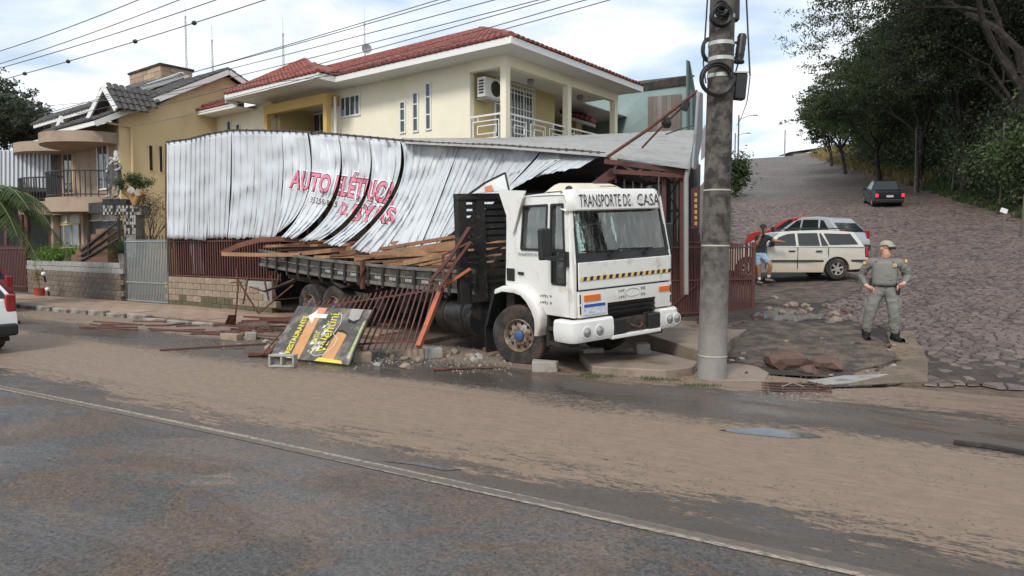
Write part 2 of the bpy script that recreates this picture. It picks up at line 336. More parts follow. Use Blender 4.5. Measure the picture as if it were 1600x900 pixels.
# faded edge line: two pale rims with a worn middle
def line_mat():
    t = NT('worn_road_paint'); x, y, _ = t.sep(t.obj); n1 = t.noise(t.scale(t.obj, (1, 3, 1)), 16, 6, .75); rim = t.mr(t.op('ABSOLUTE', t.op('SUBTRACT', y, 4.5)), .03, .055)
    f = t.op('MULTIPLY', t.mr(n1, .40, .56), t.op('ADD', .06, t.op('MULTIPLY', rim, .7)))
    return t.fin(t.mix(f, t.mix(n1, (.075, .064, .056), (.15, .12, .1)), (.42, .36, .285)), .8)
b = MB(); b.grid(lambda a, c: (-60+120*a, 4.432+.136*c+.03*math.sin(a*60), .009), 80, 1)
o = kind(b.build('road_marking', line_mat(), main_road), 'structure')
def drape(name, poly, m, dz, step=1.0, thick=0, parent=None, jag=0):
    bm = bmesh.new(); P = []
    for i, p in enumerate(poly):                      # jagged outline
        q = poly[(i+1) % len(poly)]; L = math.dist(p[:2], q[:2]); k = max(1, int(L/.35)) if jag else 1
        for j in range(k):
            t = j/k; P.append((p[0]+(q[0]-p[0])*t+random.uniform(-jag, jag), p[1]+(q[1]-p[1])*t+random.uniform(-jag, jag)))
    bm.faces.new([bm.verts.new((x, y, 0)) for x, y in P])
    xs = [p[0] for p in P]; ys = [p[1] for p in P]
    for ax, lo, hi in ((0, min(xs), max(xs)), (1, min(ys), max(ys))):
        c = lo+step
        while c < hi:
            no = (1, 0, 0) if ax == 0 else (0, 1, 0); co = (c, 0, 0) if ax == 0 else (0, c, 0)
            bmesh.ops.bisect_plane(bm, geom=bm.verts[:]+bm.edges[:]+bm.faces[:], plane_co=co, plane_no=no); c += step
    if thick: 
        r = bmesh.ops.extrude_face_region(bm, geom=bm.faces[:]); low = {v for v in r['geom'] if isinstance(v, bmesh.types.BMVert)}
    else: low = set()
    for v in bm.verts: v.co.z = hz(v.co.x, v.co.y)+dz-(thick if v in low else 0)
    bmesh.ops.recalc_face_normals(bm, faces=bm.faces)
    me = bpy.data.meshes.new(name); bm.to_mesh(me); bm.free(); me.materials.append(m)
    o = bpy.data.objects.new(name, me); COL.objects.link(o); o.parent = parent; return o
G = lambda px, py: onground(px, py)[:2]
# ---- side street: bed, then stones one by one
def W2(w, s): return (6.6+w*SY+s*SX, 19.4-w*SX+s*SY)
ss = [-9.5, -8, -6, -4, -2, 0]+list(range(3, 60, 3))+list(range(62, 170, 6))
V = []; 
def far_cobbles():
    t = NT('far_cobbles'); d = t.vor(t.obj, 3.6, 'DISTANCE_TO_EDGE'); c = t.vor(t.obj, 3.6, 'F1', 'Color'); n1 = t.noise(t.scale(t.obj, (1, .35, 1)), .3, 6, .65); n2 = t.noise(t.obj, 1.2, 6, .7)
    r = t.sep(c)[0]; col = t.mix(r, (.088, .068, .06), (.19, .15, .132)); col = t.mix(t.mr(n1, .42, .62), col, (.19, .15, .128)); col = t.mix(t.op('MULTIPLY', t.mr(n2, .5, .62), .7), col, (.085, .064, .05))
    col = t.mix(t.mr(d, .02, .1), (.04, .03, .026), col); t.bump(t.mr(d, 0, .12), .8, .05); return t.fin(col, .6)
M_far = far_cobbles()
N = 16
V = []; F = []
for s in ss:
    for i in range(N+1):
        x, y = W2(-1.2+15.2*i/N, s); V.append((x, y, hz(x, y)+.012))
F = [(j*(N+1)+i, j*(N+1)+i+1, (j+1)*(N+1)+i+1, (j+1)*(N+1)+i) for j in range(len(ss)-1) for i in range(N)]
k0 = ss.index(36)*N
street = kind(raw('cobbled_street', V, F, M_joint, smooth=True), 'structure'); street.data.materials.append(M_far)
for i, p in enumerate(street.data.polygons): p.material_index = 1 if i >= k0 else 0
def inpoly(x, y, P):
    c = False; j = len(P)-1
    for i in range(len(P)):
        if (P[i][1] > y) != (P[j][1] > y) and x < (P[j][0]-P[i][0])*(y-P[i][1])/(P[j][1]-P[i][1])+P[i][0]: c = not c
        j = i
    return c
def cobbles():
    area = [G(*p) for p in ((1425, 592), (1600, 594), (1790, 590))]+[W2(13.6, 0), W2(13.6, 40), W2(-.4, 40), W2(-.4, 14), W2(.4, 6)]+[G(*p) for p in ((1335, 437), (1350, 452), (1290, 474), (1262, 492), (1330, 500), (1400, 512), (1445, 555))]
    cells = []
    for s0, s1, sp in ((-12, 10, .185), (10, 40, .28)):
        pts = {}; nr = int((s1-s0)/sp)+5; ncw = int(17/sp)+5
        for j in range(nr):
            for i in range(ncw):
                pts[i, j] = (-2+(i+.5*(j % 2)+random.uniform(-.36, .36))*sp, s0-2*sp+(j+random.uniform(-.36, .36))*sp)
        for (i, j), (w, s) in pts.items():
            if not (s0 <= s < s1): continue
            x, y = W2(w, s)
            if not inpoly(x+random.gauss(0, .12), y+random.gauss(0, .12), area): continue
            poly = [(w-sp, s-sp), (w+sp, s-sp), (w+sp, s+sp), (w-sp, s+sp)]
            for dj in (-2, -1, 0, 1, 2):
                for di in (-2, -1, 0, 1, 2):
                    q = pts.get((i+di, j+dj))
                    if q is None or (di == 0 and dj == 0): continue
                    nx, ny = q[0]-w, q[1]-s; mx, my = (q[0]+w)/2, (q[1]+s)/2; L = math.hypot(nx, ny); off = .009
                    out = []
                    for a in range(len(poly)):
                        A, B = poly[a], poly[a-1]
                        da = ((A[0]-mx)*nx+(A[1]-my)*ny)/L+off; db = ((B[0]-mx)*nx+(B[1]-my)*ny)/L+off
                        if (da <= 0) != (db <= 0): t = db/(db-da); out.append((B[0]+(A[0]-B[0])*t, B[1]+(A[1]-B[1])*t))
                        if da <= 0: out.append(A)
                    poly = out
                    if len(poly) < 3: break
                if len(poly) < 3: break
            if len(poly) < 3: continue
            cells.append((math.hypot(x, y), x, y, [W2(*p) for p in poly]))
    cells.sort(key=lambda c: c[0])
    vis = [c for c in cells if abs(c[1]/c[2]) < .735]; first = set(id(c) for c in vis[:300])
    allb = MB()
    for c in cells:
        P = c[3]; n = len(P); zc = hz(c[1], c[2]); lift = .022+random.uniform(-.012, .010); tx, ty = random.uniform(-.08, .08), random.uniform(-.08, .08)
        top = []; low = []
        for (x, y) in P:
            dx, dy = x-c[1], y-c[2]; z = hz(x, y)
            top.append((c[1]+dx*.9, c[2]+dy*.9, z+lift+dx*tx+dy*ty)); low.append((x, y, z-.01))
        fs = [tuple(range(n))]+[(i, n+i, n+(i+1) % n, (i+1) % n) for i in range(n)]
        if id(c) in first: MB().add(top+low, fs).build('cobblestone', M_cob, street)
        else: allb.add(top+low, fs)
    kind(allb.build('cobblestone', M_cob, street), 'stuff')
cobbles()
# ---- patches between the roads
kind(drape('gravel_patch', [G(*p) for p in ((1120, 506), (1165, 499), (1240, 500), (1330, 506), (1385, 530), (1398, 556), (1340, 574), (1270, 576), (1210, 570), (1140, 560), (1118, 545))], M_gravel, .05, .4, .12, jag=.05), 'structure')
kind(drape('asphalt_apron', [G(*p) for p in ((1150, 442), (1330, 434), (1350, 446), (1325, 462), (1290, 470), (1230, 474), (1190, 472), (1150, 470))], M_gravel, .03, .5, .1, jag=.07), 'structure')
kind(drape('dirt_strip', [G(*p) for p in ((1385, 515), (1420, 512), (1452, 555), (1450, 590), (1330, 597), (1330, 578), (1400, 560))], M_tan, .035, .5, .06, jag=.04), 'structure')
def water_mat():
    t = NT('shallow_puddle'); n1 = t.noise(t.obj, 2.5, 6, .6); return t.fin(t.mix(t.mr(n1, .4, .6), (.03, .027, .025), (.075, .06, .05)), t.mr(n1, .45, .7, .05, .3))
M_pud = water_mat()
for nm, pts, dz in (('puddle', ((1172, 488), (1215, 476), (1262, 484), (1290, 494), (1235, 500), (1180, 497)), .022), ('puddle', ((1262, 592), (1310, 584), (1400, 582), (1440, 590), (1380, 597), (1290, 600)), .03),
                    ('puddle', ((1120, 657), (1185, 656), (1262, 664), (1290, 671), (1230, 671), (1160, 665)), .009), ('puddle', ((590, 700), (640, 701), (715, 714), (700, 717), (640, 709)), .009)):
    kind(drape(nm, [G(*p) for p in pts], M_pud, dz, .6, jag=.05), 'structure')
# ---- pavement on the left: slabs and kerb stones
walk = kind(MB().bx(-60, -8.5, 10.78, 14.0, -.06, .075).build('sidewalk', M_earth), 'structure'); walk.rotation_euler = (0, 0, RA)
slabm = {}
for i in range(40):
    for j in range(3):
        u = -52+i*1.1; v = 10.82+j*.79
        if u > -9.5 or (u > -14 and random.random() < .35): continue
        b = MB().box((0, 0, 0), (1.085, .775, .06)); o = b.build('paving_slab', M_pave, walk, bevel=.008, seg=1) if 0 not in slabm else None
        if o is None: o = slabm[0].copy(); COL.objects.link(o)
        slabm.setdefault(0, o); o.location = (u, v+.38, .09+random.uniform(-.008, .008)); o.rotation_euler = (random.uniform(-.012, .012), random.uniform(-.012, .012), random.uniform(-.01, .01))
kerb = kind(MB().bx(-60, -17, 10.62, 10.78, -.08, .0).build('kerb', M_kerb), 'structure'); kerb.rotation_euler = (0, 0, RA)
for i in range(44):
    u = -52+i*.95
    if u > -11.5 or (u > -17.5 and random.random() < .5): continue
    b = MB(); b.box((0, 0, 0), (.9, .17, .2)); o = b.build('kerbstone', M_kerb, kerb, bevel=.03, seg=2)
    o.location = (u, 10.7+random.uniform(-.02, .02)-(.08 if u > -17 else 0), .03+random.uniform(-.02, .015)-(.05 if u > -17 else 0)); o.rotation_euler = (random.uniform(-.05, .05), random.uniform(-.03, .03), random.uniform(-.04, .04))
# ---- concrete platform in front of the gate and the broken slabs at the corner
def slab(name, pts, z, th, m, parent=None, jag=.0, tilt=0):
    P = [gz(px, py, z) for px, py in pts]; b = MB(); b.prism([(p.x, p.y, z+tilt*i) for i, p in enumerate(P)], (0, 0, -th)); return b.build(name, m, parent, bevel=.02, seg=2)
plat = kind(slab('concrete_platform', ((880, 505), (1010, 521), (1092, 547), (1128, 540), (1190, 498), (1185, 468), (1130, 455), (900, 455)), .3, .4, M_platform), 'structure')
o = slab('broken_slab', ((905, 550), (1000, 543), (1090, 564), (1083, 573), (1040, 578), (925, 572)), .13, .17, M_platform); tag(o, 'flat broken concrete slab lying in front of the truck bumper beside the utility pole', 'concrete slab')
o = slab('broken_slab', ((1060, 546), (1092, 548), (1150, 552), (1202, 578), (1196, 588), (1120, 588), (1085, 572)), .07, .12, M_platform, tilt=-.012); tag(o, 'pale tilted concrete slab at the right foot of the utility pole', 'concrete slab')
# ================================================================ LETTERING
def text_geo(body, size=1.0, bold=0.0, shear=0.0, align='LEFT', sx=1.0, res=3, spacing=1.0):
    """2D verts, faces of a word"""
    c = bpy.data.curves.new('t', 'FONT'); c.body = body; c.size = size; c.offset = bold; c.shear = shear; c.align_x = align; c.resolution_u = res; c.space_character = spacing
    o = bpy.data.objects.new('t', c); COL.objects.link(o); bpy.context.view_layer.update()
    me = bpy.data.meshes.new_from_object(o.evaluated_get(bpy.context.evaluated_depsgraph_get()))
    vs = [(v.co.x*sx, v.co.y) for v in me.vertices]; fs = [tuple(p.vertices) for p in me.polygons]
    bpy.data.objects.remove(o); bpy.data.curves.remove(c); bpy.data.meshes.remove(me); return vs, fs
def text_on(body, o, ex, ey, width=None, height=1.0, m=None, parent=None, name='lettering', world=False, **k):
    """lettering lying on the plane o + x*ex + y*ey (unit vectors); width fits the line"""
    vs, fs = text_geo(body, **k); xs = [p[0] for p in vs]; ys = [p[1] for p in vs]; x0, x1, y0, y1 = min(xs), max(xs), min(ys), max(ys)
    sx = width/(x1-x0) if width else height/(y1-y0); sy = height/(y1-y0); o, ex, ey = Vector(o), Vector(ex), Vector(ey)
    b = MB(); b.add([o+ex*((x-x0)*sx)+ey*((y-y0)*sy) for x, y in vs], fs); return b.build(name, m, parent, world=world)
# ================================================================ THE TRUCK
M_cab = mat('cab_white_paint', (.74, .74, .71), .38, 0, .05, 1.5, .25, 2.2, dirt=(.42, .34, .25), ds=3.2, dpos=(.56, .8), coat=.15, topdirt=(.4, 1.25, (.42, .35, .27)))
M_cream = mat('aged_cream_plastic', (.66, .6, .47), .5, 0, .12, 4, .05, dirt=(.25, .18, .12), ds=5, dpos=(.6, .75))
M_bump = mat('bumper_white', (.72, .72, .7), .4, 0, .06, 3, .03, dirt=(.2, .13, .09), ds=4, dpos=(.62, .78))
M_chassis = mat('chassis_grime', (.03, .026, .023), .8, 0, .4, 4, .3, dirt=(.1, .065, .045), ds=3)
M_darkwood = mat('black_painted_wood', (.022, .02, .018), .7, 0, .4, 4, .3, 30, dirt=(.11, .09, .075), ds=5, dpos=(.55, .75), rnd=.3)
M_bed = mat('weathered_bed_steel', (.05, .047, .043), .7, 0, .35, 3, .2, 40, dirt=(.16, .13, .1), ds=3, dpos=(.5, .72))
M_rim = mat('rusty_rim', (.22, .15, .1), .6, .3, .3, 6, .2, dirt=(.42, .39, .36), ds=6, dpos=(.5, .65))
M_blue = mat('hub_blue', (.05, .1, .22), .5, 0, .3, 8)
M_amber = mat('amber_lens', (.75, .16, .02), .2, 0, .1, 20, coat=.4)
M_lamp = mat('lamp_lens', (.42, .42, .4), .1, .6, .2, 20, coat=.5)
M_yellow = mat('warning_yellow', (.75, .53, .16), .6, 0, .1, 6)
M_ink = mat('black_lettering', (.02, .02, .025), .6, 0, .1)
M_paper = mat('paper', (.8, .86, .8), .8, 0, .05)
M_rubble = mat('rubble', (.36, .335, .3), .92, 0, .3, 5, .4, 40, dirt=(.17, .125, .095), ds=3)
def clear_glass(name, tint, gl=.1, op=.0):
    """pane: see-through, mirror by Fresnel, streaks of dust"""
    t = NT(name); n = t.n; l = t.l; n.remove(t.p); lw = t.noise(t.scale(t.obj, (1, 1.6, .5)), 2.2, 4, .6); st = t.noise(t.scale(t.obj, (3, 3, .5)), 3.5, 6, .65)
    tr = n.new('ShaderNodeBsdfTransparent'); tr.inputs[0].default_value = (*tint, 1); g = n.new('ShaderNodeBsdfGlossy'); g.inputs['Roughness'].default_value = .03; g.inputs[0].default_value = (.95, .98, .97, 1)
    b = n.new('ShaderNodeBump'); b.inputs['Strength'].default_value = .12; b.inputs['Distance'].default_value = .02; l.new(lw, b.inputs['Height']); l.new(b.outputs[0], g.inputs['Normal'])
    d = n.new('ShaderNodeBsdfDiffuse'); d.inputs[0].default_value = (.36, .38, .36, 1)
    f = n.new('ShaderNodeFresnel'); f.inputs[0].default_value = 1.5
    m1 = n.new('ShaderNodeMixShader'); l.new(t.op('ADD', op, t.mr(st, .42, .75, .02, .3)), m1.inputs[0]); l.new(tr.outputs[0], m1.inputs[1]); l.new(d.outputs[0], m1.inputs[2])
    m2 = n.new('ShaderNodeMixShader'); l.new(t.op('ADD', f.outputs[0], gl), m2.inputs[0]); l.new(m1.outputs[0], m2.inputs[1]); l.new(g.outputs[0], m2.inputs[2]); l.new(m2.outputs[0], n['Material Output'].inputs[0]); return t.m
M_wind = clear_glass('windscreen_glass', (.7, .84, .8), .07, .0); M_side = clear_glass('door_glass', (.6, .66, .66), .1, .12)
KS = .92
truck = thing('truck', 'white flatbed truck crashed through the metal fence with its front on the kerb', 'truck', (1.086, 11.75, .124)); truck.rotation_euler = (R(2.9), R(.74), R(-54.4)); truck.scale = (KS, KS, KS)
bpy.context.view_layer.update()
def tyre(parent, c, ax, r=.54, w=.3, rim=.29, name='wheel', hub=True):
    """wheel of its own: tyre, rim, hub, bolts; ax points outwards"""
    c, ax = Vector(c), Vector(ax).normalized(); b = MB()
    b.lathe([(rim, -w*.5), (r*.93, -w*.5), (r*.985, -w*.43), (r, -w*.3), (r, w*.3), (r*.985, w*.43), (r*.93, w*.5), (r*.75, w*.53), (rim*1.05, w*.46), (rim, w*.4)], c, ax, 40, False)
    t = b.build(name, M_rubber, parent, smooth=True, ang=30)
    b = MB(); b.lathe([(rim*1.02, w*.46), (rim*.98, w*.5), (rim*.9, w*.42), (rim*.86, w*.2), (rim*.6, w*.28), (rim*.56, w*.36), (.001, w*.36)], c, ax, 32, False); b.lathe([(rim, -w*.4), (.001, -w*.4)], c, ax, 20, False)
    b.build('rim', M_rim, t, smooth=True, ang=35)
    a = ax.orthogonal().normalized(); d = ax.cross(a); b = MB(); bo = MB()
    for k in range(10):
        q = 2*math.pi*k/10; p = c+(a*math.cos(q)+d*math.sin(q))*rim*.73; b.lathe([(rim*.1, w*.24), (rim*.1, w*.275), (.001, w*.275)], p, ax, 10, False)
        p = c+(a*math.cos(q+.3)+d*math.sin(q+.3))*rim*.48; bo.lathe([(.018, w*.35), (.018, w*.43), (.001, w*.43)], p, ax, 6, False)
    b.build('rim_hole', M_dark, t); bo.build('wheel_bolt', M_rim, t)
    if hub: MB().lathe([(rim*.33, w*.35), (rim*.31, w*.5), (rim*.2, w*.56), (.001, w*.57)], c, ax, 20, False).build('hub', M_blue, t, smooth=True)
    return t
def build_truck():
    T = truck; yl, yr = -1.12, 1.10; th = .045
    def sidepanel(b, pts, y, sgn): b.prism([(x, y+(-sgn)*0-(0 if z < 1.75 else (z-1.75)*.075)*(-1 if y < 0 else 1), z) for x, z in pts], (0, th*(1 if y < 0 else -1), 0))
    lower = [(-.24, 1.29), (.1, 1.29), (.32, 1.16), (.5, .95), (.56, .87), (1.15, .87), (1.15, 1.37), (.74, 1.37), (.74, 1.93), (-.24, 1.93)]
    lowf = [(1.09, 1.37), (1.15, 1.37), (1.15, 1.93), (1.09, 1.93)]
    ptop = [(-.24, 2.68), (1.04, 2.68), (1.02, 2.8), (-.24, 2.83)]; prear = [(-.24, 1.93), (-.1, 1.93), (-.06, 2.68), (-.24, 2.68)]
    pmid = [(.6, 1.93), (.7, 1.93), (.69, 2.68), (.6, 2.68)]; pfr = [(1.07, 1.93), (1.15, 1.93), (1.1, 2.68), (1.0, 2.68)]
    for y, s in ((yl, -1), (yr, 1)):
        b = MB()
        sidepanel(b, [(-.58, 1.3), (-.25, 1.27), (-.25, 2.83), (-.57, 2.84)], y, s)                       # rear quarter
        b.build('cab_side', M_cab, T); b = MB()
        sidepanel(b, [(1.16, .87), (1.28, .87), (1.3, 1.72), (1.24, 2.1), (1.15, 2.78), (1.03, 2.8), (1.11, 2.68), (1.16, 1.93)], y, s)  # front pillar
        b.build('front_pillar', M_cab, T)
        d = MB()
        for q in (lower, lowf, ptop, prear, pmid, pfr): sidepanel(d, q, y+(.004 if s < 0 else -.004)*-1*0, s)
        dr = d.build('door', M_cab, T)
        def win(pts, nm='window', mm=M_side, off=.012, parent=dr):
            w = MB(); w.prism([(x, (y+(.03 if y < 0 else -.03))-(0 if z < 1.75 else (z-1.75)*.075)*(-1 if y < 0 else 1), z) for x, z in pts], (0, .006*(1 if y < 0 else -1), 0)); return w.build(nm, mm, parent)
        w1 = [(-.09, 1.94), (.59, 1.94), (.59, 2.67), (-.05, 2.67)]; w2 = [(.71, 1.94), (1.06, 1.94), (.99, 2.67), (.7, 2.67)]; w3 = [(.75, 1.4), (1.08, 1.4), (1.08, 1.92), (.75, 1.92)]
        for w in (w1, w2, w3):
            win(w); fr = MB()
            for i in range(4):
                (x0, z0), (x1, z1) = w[i], w[(i+1) % 4]; f = lambda z: y-(0 if z < 1.75 else (z-1.75)*.075)*(-1 if y < 0 else 1)+(-.006 if y < 0 else .006)
                fr.bar((x0, f(z0), z0), (x1, f(z1), z1), .035, .03, up=(0, 1, 0))
            fr.build('window_gasket', M_black, dr)
        MB().bx(-.18, -.02, y-.025 if y < 0 else y, y if y < 0 else y+.025, 1.5, 1.55).build('door_handle', M_black, dr, bevel=.01)
        MB().bx(-.53, -.3, min(y, y+.012*s), max(y, y+.012*s), 1.38, 1.6).build('vent_grille', M_black, T, bevel=.01)
        # fender: band following the arch, lip in front
        arc = [(-.78, 1.22), (-.55, 1.29), (-.2, 1.32), (.05, 1.3), (.28, 1.2), (.44, 1.02), (.52, .84), (.5, .66), (.43, .5)]
        inn = [(-.78, 1.13), (-.55, 1.19), (-.2, 1.19), (.0, 1.16), (.16, 1.06), (.29, .92), (.37, .78), (.38, .63), (.36, .5)]
        yo = y+s*.1; f = MB()
        def fend(a, c):
            i = a*(len(arc)-1); k = min(int(i), len(arc)-2); t = i-k
            o = Vector((arc[k][0]*(1-t)+arc[k+1][0]*t, 0, arc[k][1]*(1-t)+arc[k+1][1]*t)); n_ = Vector((inn[k][0]*(1-t)+inn[k+1][0]*t, 0, inn[k][1]*(1-t)+inn[k+1][1]*t))
            prof = [(y-s*.3, 0), (y+s*.02, 0), (yo-s*.02, .0), (yo, .12), (yo+s*.015, .6), (yo+s*.012, 1), (yo-s*.03, 1)]
            j = min(int(c*6+.01), 6); yy, q = prof[j]; p = o*(1-q)+n_*q; return (p.x, yy, p.z)
        f.grid(fend, 24, 6); f.build('fender', M_cab, T, smooth=True, ang=50)
        # mirror with arms
        mb = MB(); mb.box((.95, y+s*.3, 2.05), (.1, .22, .5)); mr_ = mb.build('mirror', M_black, T, bevel=.035, seg=3)
        am = MB(); am.bar((1.14, y, 1.86), (.98, y+s*.36, 1.83), .045); am.bar((1.14, y, 1.76), (.98, y+s*.36, 1.83), .035); am.bar((.97, y+s*.32, 1.83), (.97, y+s*.3, 2.0), .03); am.box((1.15, y+s*.02, 1.8), (.06, .05, .24)); am.build('mirror_arm', M_black, mr_)
        st = MB(); st.bx(.55, 1.1, min(y-s*.25, y-s*.02), max(y-s*.25, y-s*.02), .36, .42); st.bx(.5, 1.15, min(y-s*.3, y-s*.04), max(y-s*.3, y-s*.04), .6, .66); st.bx(.48, .56, min(y-s*.3, y-s*.05), max(y-s*.3, y-s*.05), .32, .86); st.build('step', M_chassis, T)
    b = MB(); b.bx(-.58, -.53, -1.06, 1.04, 1.3, 1.95); b.bx(-.58, -.53, -1.06, -.6, 1.95, 2.5); b.bx(-.58, -.53, .58, 1.04, 1.95, 2.5); b.bx(-.58, -.53, -1.03, 1.01, 2.5, 2.84); b.build('cab_back', M_cab, T)
    MB().bx(-.56, -.55, -.59, .57, 1.96, 2.49).build('window', M_wind, T)
    b = MB(); b.grid(lambda a, c: (-.6+1.78*a, (-1.05+2.08*c), 2.83+.07*(1-(2*c-1)**4)-.03*(2*a-1)**2), 8, 12); b.grid(lambda a, c: (-.55+1.6*a, (-1.0+1.98*c), 2.8), 1, 1); b.build('roof', M_cab, T, smooth=True)
    b = MB(); b.prism([(-.68, yl-.03, 2.98), (.05, yl+.02, 2.93), (.02, yl-.02, 2.8), (-.3, yl-.015, 2.2)], (0, .03, 0)); b.build('wind_deflector', M_cab, T)
    # sloped front: glass, wiper panel, hood, grille panel
    def fx(z): return 1.3-(z-1.74)*.19
    b = MB(); b.prism([(fx(1.88), -1.02, 1.88), (fx(1.88), 1.01, 1.88), (fx(2.6), .97, 2.6), (fx(2.6), -1.0, 2.6)], (-.008, 0, 0)); ws = b.build('windscreen', M_wind, T)
    g = MB(); q = [(1.76, -1.05), (1.76, 1.04), (2.64, .99), (2.64, -1.02)]
    g.prism([(fx(1.75)+.008, -1.06, 1.75), (fx(1.75)+.008, 1.05, 1.75), (fx(1.89)+.008, 1.03, 1.89), (fx(1.89)+.008, -1.05, 1.89)], (-.05, 0, 0))
    for s in (-1.035, 1.02): g.bar((fx(1.85)+.004, s, 1.85), (fx(2.62)+.004, s*.97, 2.62), .05, .03, up=(1, 0, 0))
    g.build('windscreen_frame', M_black, T)
    for y in (-.35, .45): w = MB(); w.bar((fx(1.83)+.03, y, 1.82), (fx(1.86)+.03, y+.12, 1.9), .02); w.bar((fx(1.9)+.025, y-.55, 1.92), (fx(1.9)+.03, y+.2, 1.9), .018); w.box((fx(1.82)+.02, y, 1.82), (.05, .07, .06)); w.build('wiper', M_black, T)
    MB().box((1.236, -.8, 1.99), (.004, .4, .24), Matrix.Rotation(R(-12), 3, 'Y')).build('paper_notice', M_paper, T)
    text_on('ATENÇÃO', (1.2405, -.94, 2.02), (0, 1, 0), (-.2, 0, .98), .26, .035, M_ink, T, name='notice_lettering')
    text_on('TRANSPORTE', (1.252, -.92, 1.96), (0, 1, 0), (-.2, 0, .98), .24, .03, M_ink, T, name='notice_lettering')
    MB().box((1.232, .8, 1.99), (.004, .3, .16), Matrix.Rotation(R(-11), 3, 'Y')).build('paper_notice', M_paper, T)
    global M_int
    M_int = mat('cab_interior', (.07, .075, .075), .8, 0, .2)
    b = MB(); b.bx(.9, 1.2, -1.04, 1.03, 1.4, 1.86); b.bx(-.5, 1.2, -1.04, 1.03, 1.25, 1.32); dash = b.build('dashboard', M_int, T)
    for y in (-.6, .5): b = MB(); b.bx(-.45, .2, y-.3, y+.3, 1.32, 1.6); b.box((-.4, y, 1.95), (.16, .5, .75)); b.build('seat', M_int, T, bevel=.05)
    b = MB(); b.tube([(.72+.09*math.sin(t)*0+.2*math.sin(t)*.5, .5+.25*math.cos(t), 1.95+.25*math.sin(t)*.86) for t in [i*math.pi/10 for i in range(21)]], .018, 6); b.bar((.72, .27, 1.95), (.72, .73, 1.95), .03); b.bar((.72, .5, 1.95), (1.0, .5, 1.75), .05); b.build('steering_wheel', mat('pale_plastic', (.3, .31, .3), .5), T)
    b = MB(); b.prism([(1.3, -1.055, 1.31), (1.3, 1.05, 1.31), (1.305, 1.05, 1.745), (1.305, -1.055, 1.745)], (.028, 0, 0)); hood = b.build('front_panel', M_cab, T, bevel=.015)
    y = -1.03
    for i in range(30):                       # black and yellow tape
        y0 = -1.045+i*.0695; b = MB(); b.prism([(1.3365, y0, 1.452), (1.3365, y0+.0695, 1.452), (1.3365, y0+.0695+.02, 1.515), (1.3365, y0+.02, 1.515)], (.002, 0, 0)); b.build('hazard_tape', M_ink if i % 2 else M_yellow, hood)
    b = MB(); X = 1.3
    for y0, y1, z0, z1 in ((-1.06, -.46, .87, 1.285), (.66, 1.055, .87, 1.285), (-.46, .66, 1.06, 1.285)): b.bx(X-.03, X+.035, y0, y1, z0, z1)
    gp = b.build('grille_panel', M_cab, T)
    b = MB(); b.bx(1.24, 1.26, -.46, .66, .8, 1.06); b.build('grille_back', M_dark, T)
    for z in (.88, .955, 1.03): MB().box((1.3, .1, z), (.05, 1.1, .055), Matrix.Rotation(R(25), 3, 'Y')).build('grille_slat', M_black, T)
    for y0, y1, z0, z1 in ((-.97, -.62, 1.13, 1.225), (.74, 1.0, 1.14, 1.225)): MB().bx(X+.036, X+.055, y0, y1, z0, z1).build('indicator_lamp', M_amber, T, bevel=.008)
    for y0 in (-1.045, 1.03):
        for z0, z1 in ((.93, 1.06), (1.1, 1.24)): MB().bx(X+.036, X+.042, y0-.012, y0+.012, z0, z1).build('vent_slot', M_dark, gp)
    pl = MB().bx(X+.036, X+.05, -.985, -.52, .905, 1.085).build('number_plate', mat('plate_white', (.62, .66, .7), .4, 0, .2, 9, dirt=(.3, .38, .55), ds=22, dpos=(.5, .6)), T, bevel=.005)
    MB().bx(X+.0505, X+.053, -.975, -.53, 1.03, 1.078).build('plate_band', mat('plate_blue', (.03, .09, .36), .4), pl)
    b = MB(); b.tube([(X+.037, .1+.17*math.cos(t), 1.19+.065*math.sin(t)) for t in [i*math.pi/16 for i in range(33)]], .008, 5, False); b.build('badge_outline', mat('badge_grey', (.5, .5, .48), .4), gp)
    for s_, y0, z0, w in (('(49)', -.21, 1.19, .16), ('(49)', -.21, 1.085, .16), ('98', .3, 1.2, .11), ('99', .3, 1.095, .11)):
        text_on(s_, (X+.0372, y0, z0+.0), (0, 1, 0), (0, 0, 1), w, .06, M_ink, gp)
    # bumper
    def bumper(y0, y1, name, m, z0, z1, wrapl=False, wrapr=False):
        pth = [(1.42, y) for y in np.linspace(y0, y1, 8)]
        if wrapl: pth = [(.98, y0-.06), (1.15, y0-.06), (1.3, y0-.05), (1.385, y0-.01)]+[(1.42, y) for y in np.linspace(y0+.07, y1, 8)]
        if wrapr: pth = [(1.42, y) for y in np.linspace(y0, y1-.07, 8)]+[(1.385, y1+.01), (1.3, y1+.05), (1.15, y1+.06), (.98, y1+.06)]
        prof = [(-.16, z0), (-.02, z0), (.0, z0+.03), (.015, (z0+z1)/2), (.0, z1-.03), (-.03, z1), (-.16, z1)]; b = MB(); n = len(pth); vs = []
        for i, (x, y) in enumerate(pth):
            a = pth[max(i-1, 0)]; c = pth[min(i+1, n-1)]; tx, ty = c[0]-a[0], c[1]-a[1]; L = math.hypot(tx, ty); nx, ny = ty/L, -tx/L
            if nx < 0 and abs(ny) < .5: nx, ny = -nx, -ny
            for d, z in prof: vs.append((x+nx*d, y+ny*d, z))
        k = len(prof); fs = [(i*k+j, i*k+j+1, (i+1)*k+j+1, (i+1)*k+j) for i in range(n-1) for j in range(k-1)]+[tuple(range(k)), tuple(range((n-1)*k, n*k))]
        b.add(vs, fs); return b.build(name, m, T, smooth=True, ang=35)
    bumper(-1.24, -.42, 'bumper_end', M_bump, .49, .84, wrapl=True); bumper(.68, 1.13, 'bumper_end', M_bump, .5, .84, wrapr=True)
    MB().bx(1.32, 1.425, -.45, .7, .46, .53).build('bumper_lower_lip', M_bump, T, bevel=.02)
